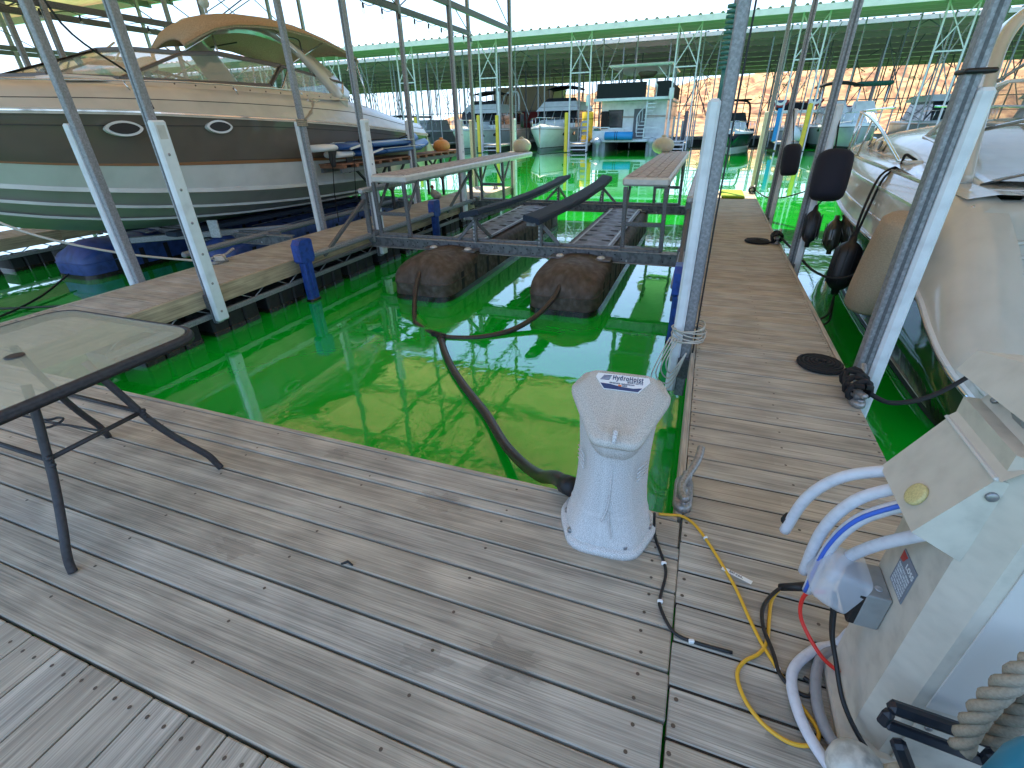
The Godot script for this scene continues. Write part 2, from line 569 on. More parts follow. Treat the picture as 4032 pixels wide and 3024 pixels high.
# ------------------------------------------------------------------ setting
func build_water_and_hills():
	var s := S(true)
	var R := 420.0
	var k := 1.0 / 7.0
	for q in [[-R, -R], [R, -R], [R, R], [-R, -R], [R, R], [-R, R]]:
		s.set_uv(Vector2(q[0] * k, q[1] * k))
		s.add_vertex(Vector3(q[0], WATER, q[1]))
	s.generate_normals(); s.generate_tangents()
	var wmi := MeshInstance3D.new()
	wmi.name = "water"; wmi.mesh = s.commit(); wmi.material_override = M.water
	add_child(wmi)
	tag(wmi, "", "", "", "structure")
	# hills
	var n := FastNoiseLite.new()
	n.noise_type = FastNoiseLite.TYPE_SIMPLEX; n.frequency = 0.02; n.fractal_octaves = 5; n.seed = 5
	var n2 := FastNoiseLite.new()
	n2.noise_type = FastNoiseLite.TYPE_SIMPLEX; n2.frequency = 0.11; n2.fractal_octaves = 4; n2.seed = 6
	var hs := S(true)
	var NX := 150
	var NZ := 46
	var P := []
	for j in NZ + 1:
		var row := []
		var t := float(j) / NZ
		for i in NX + 1:
			var u := float(i) / NX
			var x := lerpf(-150, 330, u)
			var z := lerpf(-112, -300, t)
			var crest := 9.8 + 2.6 * clampf((x + 60) / 60.0, -4, 1) + clampf(x, 0, 60) * 0.135 + clampf(x - 60, 0, 250) * 0.16
			crest *= smoothstep(-118.0, -70.0, x)
			var y := crest * smoothstep(0.0, 0.46, t) * (1.0 + 0.18 * n.get_noise_2d(x, z))
			y += n2.get_noise_2d(x, z * 1.2) * 1.7 * smoothstep(0.0, 0.1, t) * smoothstep(-110.0, -60.0, x)
			row.append(Vector3(x, WATER - 0.6 + y, z))
		P.append(row)
	loft(hs, P, false, false, true)
	tag(part("desert_hills", hs, M.rock), "", "", "", "structure")
	# scrub on the ridge: nobody could count it
	var sc := S(false)
	for i in 260:
		var j := rng.randi_range(10, 24)
		var ii := rng.randi_range(30, NX - 40)
		var p: Vector3 = P[j][ii]
		if p.y < 2: continue
		for c in 14:
			var d := Vector3(rng.randf_range(-1, 1), rng.randf_range(0, 1.1), rng.randf_range(-1, 1)) * rng.randf_range(0.3, 1.0)
			var a := Vector3(rng.randf_range(-1, 1), rng.randf_range(-1, 1), rng.randf_range(-1, 1)) * 0.4
			var b := Vector3(rng.randf_range(-1, 1), rng.randf_range(-1, 1), rng.randf_range(-1, 1)) * 0.4
			tri(sc, p + d, p + d + a, p + d + b)
	var scm := part("scrub", sc, M.shrub)
	tag(scm, "", "", "", "stuff")

func corrugated(s: SurfaceTool, x0: float, x1: float, za: float, ya: float, zb: float, yb: float, pitch: float, depth: float, th := 0.012):
	# ribs run along z
	var prof := []
	var x := x0
	while x < x1:
		for q in [[0.0, 0.0], [0.30, 0.0], [0.42, depth], [0.58, depth], [0.70, 0.0]]:
			prof.append(Vector2(x + q[0] * pitch, q[1]))
		x += pitch
	var A := []; var B := []; var C := []; var D := []
	for p in prof:
		A.append(Vector3(p.x, ya + p.y, za)); B.append(Vector3(p.x, yb + p.y, zb))
		C.append(Vector3(p.x, ya + p.y + th, za)); D.append(Vector3(p.x, yb + p.y + th, zb))
	loft(s, [A, B], false, false, false)
	loft(s, [D, C], false, false, false)
	loft(s, [C, A], false, false, false)
	loft(s, [B, D], false, false, false)

const ROWS_L := [-4.70, -5.73, -10.52, -11.50, -16.33, -17.30]
const POST_Z := [-3.40, -6.45, -9.52, -12.58]

func build_own_roof():
	var r := thing("dock_roof", "long translucent corrugated roof over the near slips, mostly seen mirrored in the water", "roof")
	var s := S(false)
	corrugated(s, -44.0, 9.0, -13.85, 5.22, 1.2, 5.22, 0.22, 0.045)
	part("roof_sheet", s, M.roof, r)
	for i in 7:
		s = S()
		var z := -13.75 + i * 2.45
		bar(s, Vector3(-44, 5.10, z), Vector3(9, 5.10, z), 0.20, 0.07)
		part("purlin", s, M.galv_light, r)
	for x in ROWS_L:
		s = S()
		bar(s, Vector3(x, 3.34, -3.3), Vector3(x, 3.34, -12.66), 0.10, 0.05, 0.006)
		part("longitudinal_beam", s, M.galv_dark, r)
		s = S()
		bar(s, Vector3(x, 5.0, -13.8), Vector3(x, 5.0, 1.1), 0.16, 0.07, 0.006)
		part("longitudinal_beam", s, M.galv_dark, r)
		# thin diagonal rods
		for k in 3:
			if x < -12 and k != 1: continue
			var za: float = POST_Z[k]; var zb: float = POST_Z[k + 1]
			for d in [[3.36, 4.95], [4.95, 3.36]]:
				s = S(true)
				tube(s, [Vector3(x, d[0], za), Vector3(x, d[1], zb)], 0.011, 5)
				part("brace_rod", s, M.galv_dark, r)
	for x in [0.07, 1.03]:
		s = S()
		bar(s, Vector3(x, 5.0, -13.8), Vector3(x, 5.0, 1.1), 0.16, 0.07, 0.006)
		part("longitudinal_beam", s, M.galv_dark, r)
	# cross ties between the left rows, with thin rods
	for q in [[-10.52, -5.73, -3.4], [-10.52, -5.73, -9.52], [-16.33, -11.5, -6.45]]:
		s = S(true)
		tube(s, [Vector3(q[0], 3.4, q[2]), Vector3(q[1], 4.95, q[2])], 0.012, 5)
		tube(s, [Vector3(q[0], 4.95, q[2]), Vector3(q[1], 3.4, q[2])], 0.012, 5)
		part("brace_rod", s, M.galv_dark, r)
	# string of lights under the beam of the left finger dock
	for L in [[-5.70, -8.2, -12.56, "string of clear bulbs hung below the beam beside the cream cruiser"], [-10.50, -4.4, -9.2, "string of clear bulbs on the beam beyond the cream cruiser's bow"]]:
		var o := thing("string_light", L[3], "string light", Vector3(L[0], 3.28, L[1]))
		var cp := []
		var n := 8
		var step: float = (L[2] - L[1]) / n
		for i in n:
			for q in [[0.0, 0.0], [0.5, -0.055]]:
				cp.append(Vector3(0.03, q[1], (i + q[0]) * step))
		cp.append(Vector3(0.03, 0, n * step))
		s = S(true)
		tube(s, spl(cp, 3), 0.006, 5)
		part("cord", s, M.rubber, o)
		for i in n + 1:
			var bp := Vector3(0.03, -0.03, (i + 0.25) * step if i < n else n * step)
			s = S(true)
			lathe(s, [[0.006, 0.0], [0.017, -0.02], [0.018, -0.075], [0.012, -0.08]], 8, arr(Basis(), bp))
			var so := part("bulb_socket", s, M.rubber, o)
			s = S(true)
			lathe(s, [[0.012, -0.075], [0.028, -0.105], [0.030, -0.125], [0.018, -0.15], [0.003, -0.16]], 10, arr(Basis(), bp))
			part("bulb", s, M.clear_glass, so)

# ------------------------------------------------------------------ docks
func plank_meshes(count: int, size: Vector3, bev := 0.004) -> Array:
	var out := []
	for i in count:
		var s := S()
		bx(s, Transform3D(), size, bev, Vector2(rng.randf() * 3.0, rng.randf() * 2.0))
		s.generate_normals(); s.generate_tangents()
		out.append(s.commit())
	return out

func put_plank(n: String, mesh: Mesh, at: Vector3, parent: Node, turn := 0.0, mat: Material = null) -> MeshInstance3D:
	var mi := MeshInstance3D.new()
	mi.name = uname(parent, n)
	mi.mesh = mesh
	mi.material_override = mat if mat else M["plank%d" % rng.randi_range(0, 3)]
	mi.position = at
	mi.rotation.y = turn
	parent.add_child(mi)
	return mi

func screw_at(s: SurfaceTool, x: float, z: float, r := 0.0065):
	# sunk screw: a dark ring with a lighter head
	var y := 0.0012
	var c := Vector3(x, y, z)
	for k in 8:
		var a := TAU * k / 8
		var b := TAU * (k + 1) / 8
		tri(s, c, c + Vector3(cos(b) * r, 0, sin(b) * r), c + Vector3(cos(a) * r, 0, sin(a) * r))

func finger(n: String, label: String, x0: float, x1: float, z0: float, z1: float, every := 1) -> Node3D:
	var o := thing(n, label, "dock")
	var tw := 0.030
	var bw := x1 - x0 - 2 * tw - 0.006
	var meshes := plank_meshes(7, Vector3(bw, 0.038, 0.1365), 0.003)
	var cx := (x0 + x1) / 2
	var sc := S()
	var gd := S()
	var z := z1
	while z > z0 + 0.05:
		var dy := rng.randf_range(-0.0015, 0.0015)
		put_plank("plank", meshes[rng.randi_range(0, 6)], Vector3(cx + rng.randf_range(-0.002, 0.002), -0.019 + dy, z - 0.0724), o)
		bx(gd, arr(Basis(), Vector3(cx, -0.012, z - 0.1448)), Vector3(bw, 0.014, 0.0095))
		if z > -7:
			for q in [x0 + 0.05, cx + rng.randf_range(-0.01, 0.01), x1 - 0.055]:
				if q == x0 + 0.05 or q == x1 - 0.055:
					screw_at(sc, q + rng.randf_range(-0.006, 0.006), z - 0.035)
					screw_at(sc, q + rng.randf_range(-0.006, 0.006), z - 0.108)
				else:
					screw_at(sc, q, z - 0.07, 0.006)
		z -= 0.1448
	var ss := part("deck_screws", sc, M.screw, o)
	tag(ss, "", "", "", "stuff")
	tag(part("gap_shade_strips", gd, M.gap_shade, o), "", "", "", "stuff")  # dark strips added in the plank gaps, their shade put into colour
	return o

func trim(o: Node3D, x: float, z0: float, z1: float, w := 0.030, h := 0.14, mat: Material = null, top := 0.003):
	# long edge boards butt-jointed every 3.66 m
	var z := z1
	while z > z0 + 0.01:
		var l := minf(3.66, z - z0)
		var s := S()
		bx(s, Transform3D(Basis(Vector3.UP, PI / 2), Vector3.ZERO), Vector3(l - 0.004, h, w), 0.004, Vector2(rng.randf() * 3, rng.randf() * 2))
		s.generate_normals(); s.generate_tangents()
		var mi := put_plank("edge_board", s.commit(), Vector3(x, top - h / 2, z - l / 2), o, 0.0, mat)
		z -= l

func dock_side(o: Node3D, x: float, z0: float, z1: float, side: float):
	# galvanised truss and black floats under one edge of a finger dock
	var s := S()
	bar(s, Vector3(x - side * 0.02, -0.285, z1), Vector3(x - side * 0.02, -0.285, z0), 0.055, 0.04, 0.004)
	part("lower_rail", s, M.galv, o)
	s = S(true)
	var z := z1
	var up := true
	while z > z0 + 0.3:
		tube(s, [Vector3(x - side * 0.03, -0.27 if up else -0.13, z), Vector3(x - side * 0.03, -0.13 if up else -0.27, z - 0.26)], 0.008, 5)
		up = not up
		z -= 0.28
	part("lattice_rods", s, M.galv, o)
	z = z1 - 0.25
	while z > z0 + 0.7:
		s = S()
		# ribbed tub
		for k in 3:
			bx(s, arr(Basis(), Vector3(x - side * 0.24, -0.50, z - 0.13 - k * 0.215)), Vector3(0.42, 0.40, 0.20), 0.02)
		bx(s, arr(Basis(), Vector3(x - side * 0.26, -0.50, z - 0.345)), Vector3(0.40, 0.38, 0.62), 0.02)
		var f := part("float", s, M.black_float, o)
		s = S()
		for k in 3:
			bx(s, arr(Basis(), Vector3(x - side * 0.237, -0.535, z - 0.13 - k * 0.215)), Vector3(0.422, 0.13, 0.202), 0.012)
		part("scum_line", s, M.wet_band, f)
		z -= 0.78

func build_docks():
	# ---- the walkway we stand on
	var d := thing("main_walkway", "weathered grey plank walkway with the hoist pump and patio table on it", "dock")
	var edges := [-1.580, -1.439, -1.378, -1.224, -1.075, -0.932, -0.787, -0.645, -0.498, -0.356]
	var sc := S()
	for i in edges.size() - 1:
		var w: float = edges[i + 1] - edges[i] - [0.005, 0.006, 0.008, 0.008, 0.008, 0.010, 0.009, 0.008, 0.004][i]
		var zc: float = (edges[i] + edges[i + 1]) / 2
		var xr: float = 0.122 - [0.006, 0.0, 0.0, 0.001, 0.002, 0.0, 0.004, 0.001, 0.0][i]
		var joint: float = [-3.05, -4.3, -3.7, -5.0, -4.1, -3.35, -4.6, -3.8, -4.4][i]
		for seg in [[joint + 0.002, xr], [-6.6, joint - 0.002]]:
			var m: Mesh = plank_meshes(1, Vector3(seg[1] - seg[0], 0.038, w), 0.004)[0]
			put_plank("plank", m, Vector3((seg[0] + seg[1]) / 2, -0.019 + rng.randf_range(-0.001, 0.001), zc), d)
		var x := 0.035
		while x > -5:
			if w > 0.1:
				if x > 0.0 or i % 2 == 0 or true:
					screw_at(sc, x + rng.randf_range(-0.01, 0.01), zc - w * 0.27, 0.0058)
					if x > 0: screw_at(sc, x - rng.randf_range(0, 0.01), zc + w * 0.27, 0.0058)
			else: screw_at(sc, x, zc, 0.005)
			x -= 0.62 if x > 0 else 0.70
	var front := S()
	bx(front, Transform3D(), Vector3(6.75, 0.15, 0.028), 0.004, Vector2(0.3, 0.7))
	front.generate_normals(); front.generate_tangents()
	put_plank("edge_board", front.commit(), Vector3(-3.27, -0.073, -1.596), d)
	# planks that run away from the camera
	var xs := -1.8752 - 0.1448 * 28
	var dm := plank_meshes(6, Vector3(2.2, 0.038, 0.1392))
	while xs < 0.0:
		put_plank("plank", dm[rng.randi_range(0, 5)], Vector3(xs + 0.0724, -0.019 + rng.randf_range(-0.0008, 0.0008), -0.349 + 1.1), d, PI / 2)
		for q in [0.038, 0.102]:
			screw_at(sc, xs + q + rng.randf_range(-0.006, 0.006), -0.349 + 0.045 + rng.randf_range(-0.006, 0.008), 0.006)
		xs += 0.1448
	tag(part("deck_screws", sc, M.screw, d), "", "", "", "stuff")
	# joists and floats below
	for x in [0.02, -0.9, -1.8, -2.7, -3.6, -4.5]:
		var s := S()
		bx(s, arr(Basis(), Vector3(x, -0.115, -0.9)), Vector3(0.06, 0.14, 1.34), 0.003)
		part("joist", s, M.dark_timber, d)
	for x in [-0.5, -1.5, -3.1, -4.6]:
		var s := S()
		bx(s, arr(Basis(), Vector3(x, -0.42, -0.85)), Vector3(0.9, 0.44, 0.9), 0.03)
		part("float", s, M.black_float, d)
	# ---- right finger dock, running on beside the walkway
	var f := finger("finger_dock", "narrow plank finger dock between the boat lift slip and the glossy cruiser", 0.093, 1.055, -12.42, 2.0)
	trim(f, 0.108, -12.42, -1.62)
	trim(f, 1.040, -12.42, -3.05)
	var s2 := S()
	bar(s2, Vector3(0.128, -0.29, -1.7), Vector3(0.128, -0.29, -12.3), 0.055, 0.04, 0.004)
	part("lower_rail", s2, M.galv, f)
	s2 = S()
	bar(s2, Vector3(1.02, -0.29, -0.5), Vector3(1.02, -0.29, -12.3), 0.055, 0.04, 0.004)
	part("lower_rail", s2, M.galv, f)
	for k in 12:
		s2 = S()
		bx(s2, arr(Basis(), Vector3(0.57, -0.45, -1.0 - k * 0.98)), Vector3(0.72, 0.34, 0.86), 0.03)
		part("float", s2, M.black_float, f)
	for k in 9:
		s2 = S()
		bx(s2, arr(Basis(), Vector3(0.57, -0.115, -1.2 - k * 1.3)), Vector3(0.86, 0.13, 0.06), 0.003)
		part("joist", s2, M.dark_timber, f)
	# walkway to the right of the power pedestal
	var m3 := plank_meshes(4, Vector3(2.9, 0.038, 0.1385))
	var z := 2.0
	while z > -1.5:
		put_plank("plank", m3[rng.randi_range(0, 3)], Vector3(2.53, -0.0195, z - 0.0724), d)
		z -= 0.1448
	# ---- left finger dock
	var lf := finger("finger_dock", "narrow plank finger dock with a pale side board, left of the boat lift", -5.70, -4.735, -12.5, -1.62)
	trim(lf, -4.748, -12.5, -1.62, 0.034, 0.185, M.fresh_board)
	trim(lf, -5.688, -12.5, -1.62, 0.030, 0.15)
	dock_side(lf, -4.735, -12.3, -2.3, 1.0)
	dock_side(lf, -5.70, -12.3, -2.3, -1.0)
	# ---- the next finger dock, beyond the cream cruiser
	var l2 := finger("finger_dock", "plank finger dock behind the raised cream cruiser's bow", -11.48, -10.52, -8.0, -1.62)
	trim(l2, -10.535, -8.0, -1.62, 0.034, 0.185, M.fresh_board)
	dock_side(l2, -10.52, -8.0, -1.8, 1.0)

func build_posts():
	# one post with a bumper cover, one bare; then copies
	var protos := {}
	for kind in ["white", "cream", "bare"]:
		var o := thing("dock_post", "", "post")
		var s := S()
		var base := -0.36
		bx(s, arr(Basis(), Vector3(0, (5.1 + base) / 2, 0)), Vector3(0.070, 5.1 - base, 0.086), 0.008)
		var sh := part("steel_channel", s, M.galv, o)
		s = S()
		bar(s, Vector3(0, base, 0.0435), Vector3(0, 5.05, 0.0435), 0.016, 0.003, 0.0, Vector3.RIGHT)
		part("channel_slot", s, M.galv_dark, sh)
		s = S()
		bx(s, arr(Basis(), Vector3(0, -0.12, 0)), Vector3(0.09, 0.16, 0.13), 0.006)
		part("mounting_bracket", s, M.galv_dark, o)
		if kind != "bare":
			s = S()
			bx(s, arr(Basis(), Vector3(0.067, 0.615, 0)), Vector3(0.070, 1.88, 0.140), 0.016)
			var c := part("bumper_cover", s, M.cover if kind == "white" else M.cream_cover, o)
			for k in 6:
				s = S(true)
				disc(s, Vector3(0.102, 1.28 - k * 0.30, 0.008), Vector3.RIGHT, 0.013, 0.010)
				part("bolt", s, M.bolt, c)
			s = S()
			bx(s, arr(Basis(), Vector3(0.1023, 1.46, 0)), Vector3(0.001, 0.11, 0.075))
			part("embossed_plate", s, M.alu_edge, c)
		protos[kind] = o
	var ord := ["first", "second", "third", "outermost"]
	var used_once := {}
	var rows := [
		[-4.700, 1.0, "white", "white-bumpered post on the lift side of the left finger dock", POST_Z],
		[-5.735, -1.0, "white", "white-bumpered post on the cream cruiser side of the left finger dock", POST_Z],
		[0.055, -1.0, "white", "white-bumpered post on the lift side of the right finger dock", [-3.34, -6.40, -9.46, -12.5]],
		[1.085, 1.0, "white", "bumpered post between right finger dock and glossy cruiser", [-3.20, -6.30, -9.40, -12.62]],
		[-10.50, 1.0, "bare", "bare post beyond the cream cruiser, near side of that dock", POST_Z],
		[-11.52, -1.0, "bare", "bare post beyond the cream cruiser, far side of that dock", POST_Z],
		[-16.33, 1.0, "bare", "thin bare post two slips beyond the cream cruiser", POST_Z],
		[-17.30, -1.0, "bare", "thin bare post in the row farthest beyond the cream cruiser", POST_Z],
	]
	for r in rows:
		for k in 4:
			var kind: String = r[2]
			if r[0] == 1.085 and k == 3: kind = "cream"
			if r[0] == -4.700 and k == 2: kind = "white"
			if r[0] == -5.735 and k == 3: kind = "cream"
			var o: Node3D = protos[kind]
			if used_once.has(kind): o = copy(o)
			used_once[kind] = true
			o.position = Vector3(r[0], 0, r[4][k])
			if r[1] < 0: o.rotation.y = PI
			tag(o, "%s, %s from the walkway" % [r[3], ord[k]] if k < 3 else "%s, outermost" % r[3], "post", "boathouse posts along the finger docks")
# ------------------------------------------------------------------ boat lift
func pontoon_ring(cx: float, z: float, hw: float, top: float, crown: float, bot: float) -> Array:
	var r := 0.07
	return [Vector3(cx - hw, bot, z), Vector3(cx - hw - 0.0, top - r - 0.10, z), Vector3(cx - hw, top - r, z), Vector3(cx - hw + r * 0.3, top - r * 0.3, z), Vector3(cx - hw + r, top, z),
		Vector3(cx - hw * 0.62, top + crown * 0.25, z), Vector3(cx - hw * 0.35, top + crown * 0.8, z), Vector3(cx, top + crown, z), Vector3(cx + hw * 0.35, top + crown * 0.8, z), Vector3(cx + hw * 0.62, top + crown * 0.25, z),
		Vector3(cx + hw - r, top, z), Vector3(cx + hw - r * 0.3, top - r * 0.3, z), Vector3(cx + hw, top - r, z), Vector3(cx + hw, top - r - 0.10, z), Vector3(cx + hw, bot, z)]

func pontoon(cx: float, o: Node3D, z0 := -5.10, z1 := -10.35, body: Material = null, top_mat: Material = null, dy := 0.0, hw := 0.42) -> MeshInstance3D:
	if body == null: body = M.pontoon
	if top_mat == null: top_mat = M.pontoon_top
	var rings := []
	for q in [[0.0, 0.62, -0.33, 0.01], [0.012, 0.74, -0.285, 0.02], [0.05, 0.86, -0.235, 0.045], [0.12, 0.945, -0.185, 0.085], [0.22, 0.985, -0.15, 0.115], [0.36, 1.0, -0.125, 0.12], [0.52, 1.0, -0.108, 0.10], [0.72, 1.0, -0.10, 0.05]]:
		rings.append(pontoon_ring(cx, z0 - q[0], hw * q[1], q[2] + dy, q[3], -0.95))
	for k in 9:
		rings.append(pontoon_ring(cx, lerpf(z0 - 0.8, z1 + 0.5, k / 8.0), hw, -0.10 + dy, 0.05, -0.95))
	rings.append(pontoon_ring(cx, z1 + 0.12, hw * 0.97, -0.14 + dy, 0.03, -0.95))
	rings.append(pontoon_ring(cx, z1, hw * 0.8, -0.26 + dy, 0.0, -0.95))
	var s := S(true)
	loft(s, rings, false, false, true)
	var nose: Array = rings[0]
	var mid := Vector3(cx, -0.6, z0 + 0.004)
	for k in nose.size() - 1: tri(s, mid, nose[k], nose[k + 1])
	var p := part("pontoon", s, body, o)
	# moulding seam round the nose
	s = S(true)
	var seam := []
	for ring in rings.slice(0, 9): seam.append(Vector3(ring[14].x + 0.004, -0.315 + dy, ring[14].z))
	seam.reverse()
	for ring in rings.slice(0, 9): seam.append(Vector3(ring[0].x - 0.004, -0.315 + dy, ring[0].z))
	tube(s, seam, 0.008, 5)
	part("moulded_seam", s, body, p)
	# raised top with drain slots
	s = S(true)
	var tr := []
	for k in 12:
		var z := lerpf(z0 - 1.15, z1 + 0.45, k / 11.0)
		var ring := []
		for j in 9:
			var u := lerpf(-0.72, 0.72, j / 8.0)
			ring.append(Vector3(cx + u * hw, -0.10 + dy + 0.062 * cos(u * 1.25), z))
		tr.append(ring)
	loft(s, tr, false, false, true)
	part("top_panel", s, top_mat, p)
	for sd in [-1.0, 1.0]:
		s = S()
		bar(s, Vector3(cx + sd * hw * 0.60, -0.055 + dy, z0 - 1.15), Vector3(cx + sd * hw * 0.60, -0.055 + dy, z1 + 0.45), 0.012, 0.030, 0.004)
		part("rub_strip", s, M.galv_light, p)
	var n := int(((z0 - 1.3) - (z1 + 0.7)) / 0.36)
	for k in n:
		for sd in [-1.0, 1.0]:
			s = S()
			var poly := PackedVector2Array()
			for j in 12:
				var a := TAU * j / 12
				poly.append(Vector2(cos(a) * 0.095, sin(a) * 0.034))
			prism(s, poly, 0.006, arr(Basis.from_euler(Vector3(-PI / 2, 0.10 * sd, 0)), Vector3(cx + sd * 0.125, -0.044 + dy, z0 - 1.45 - k * 0.36 - (0.0 if sd < 0 else 0.05))))
			part("drain_slot", s, M.slot_dark, p)
	# side recesses between the ribs
	s = S()
	var z := z0 - 0.45
	while z > z1 + 0.3:
		for sd in [-1.0, 1.0]:
			bx(s, arr(Basis(), Vector3(cx + sd * (hw - 0.004), -0.40 + dy, z)), Vector3(0.016, 0.34, 0.085), 0.006)
		z -= 0.42
	part("side_recesses", s, M.slot_dark, p)
	# wet band
	var wb := []
	for q in [[-0.012, 0.635], [0.003, 0.755], [0.04, 0.875], [0.11, 0.96], [0.22, 0.998], [0.36, 1.012], [-(z1 - z0) - 0.12, 1.012]]:
		wb.append([cx - hw * q[1], z0 - q[0], cx + hw * q[1]])
	var lo := []; var hi := []
	for q in wb: lo.append(Vector3(q[0], -0.60, q[1])); hi.append(Vector3(q[0], -0.462, q[1]))
	wb.reverse()
	lo.reverse(); hi.reverse()
	wb.reverse()
	for q in wb: lo.append(Vector3(q[2], -0.60, q[1])); hi.append(Vector3(q[2], -0.462, q[1]))
	s = S(true)
	loft(s, [lo, hi], false, false, true)
	part("wet_band", s, M.wet_band, p)
	return p

func lift_beam(n: String, x0: float, x1: float, z: float, o: Node3D) -> MeshInstance3D:
	var s := S()
	bar(s, Vector3(x0, -0.07, z), Vector3(x1, -0.07, z), 0.135, 0.050, 0.006)
	var b := part(n, s, M.lift_steel, o)
	s = S()
	bar(s, Vector3(x0, 0.006, z), Vector3(x1, 0.006, z), 0.012, 0.13, 0.003)
	bar(s, Vector3(x0, -0.142, z), Vector3(x1, -0.142, z), 0.010, 0.11, 0.003)
	part("flange", s, M.lift_steel_light, b)
	s = S()
	bar(s, Vector3(x0 + 0.5, 0.030, z - 0.03), Vector3(x1 - 0.25, 0.030, z - 0.03), 0.035, 0.05, 0.004)
	part("angle_rail", s, M.lift_steel, b)
	s = S()
	var x := x0 + 0.12
	var i := 0
	while x < x1 - 0.05:
		disc(s, Vector3(x, -0.045 if i % 2 == 0 else -0.10, z + 0.0255), Vector3(0, 0, 1), 0.010, 0.003, 7)
		x += 0.085
		i += 1
	part("bolt_holes", s, M.slot_dark, b)
	s = S()
	for k in 4:
		bx(s, arr(Basis(), Vector3(x1 - 0.62 + k * 0.13, -0.115, z + 0.026)), Vector3(0.022, 0.03, 0.004))
	part("adjusting_slots", s, M.galv_light, b)
	# splice plates
	for e in [x0 + 0.16, x1 - 0.40]:
		s = S()
		bx(s, arr(Basis(), Vector3(e, -0.07, z)), Vector3(0.42 if e > -2 else 0.34, 0.15, 0.066), 0.006)
		part("splice_plate", s, M.lift_steel, b)
	return b

func catwalk(xa: float, xb: float, za: float, zb: float, o: Node3D) -> MeshInstance3D:
	var y := 0.85
	var s := S()
	bx(s, arr(Basis(), Vector3((xa + xb) / 2, y - 0.052, (za + zb) / 2)), Vector3(xb - xa, 0.10, za - zb), 0.022)
	var c := part("catwalk_frame", s, M.alu_edge, o)
	var w := (xb - xa - 0.05) / 4.0
	for k in 4:
		s = S()
		bx(s, arr(Basis(Vector3.UP, PI / 2), Vector3(xa + 0.025 + (k + 0.5) * w, y + 0.001, (za + zb) / 2)), Vector3(za - zb - 0.05, 0.012, w - 0.006), 0.003)
		part("deck_board", s, M.composite, c)
	return c

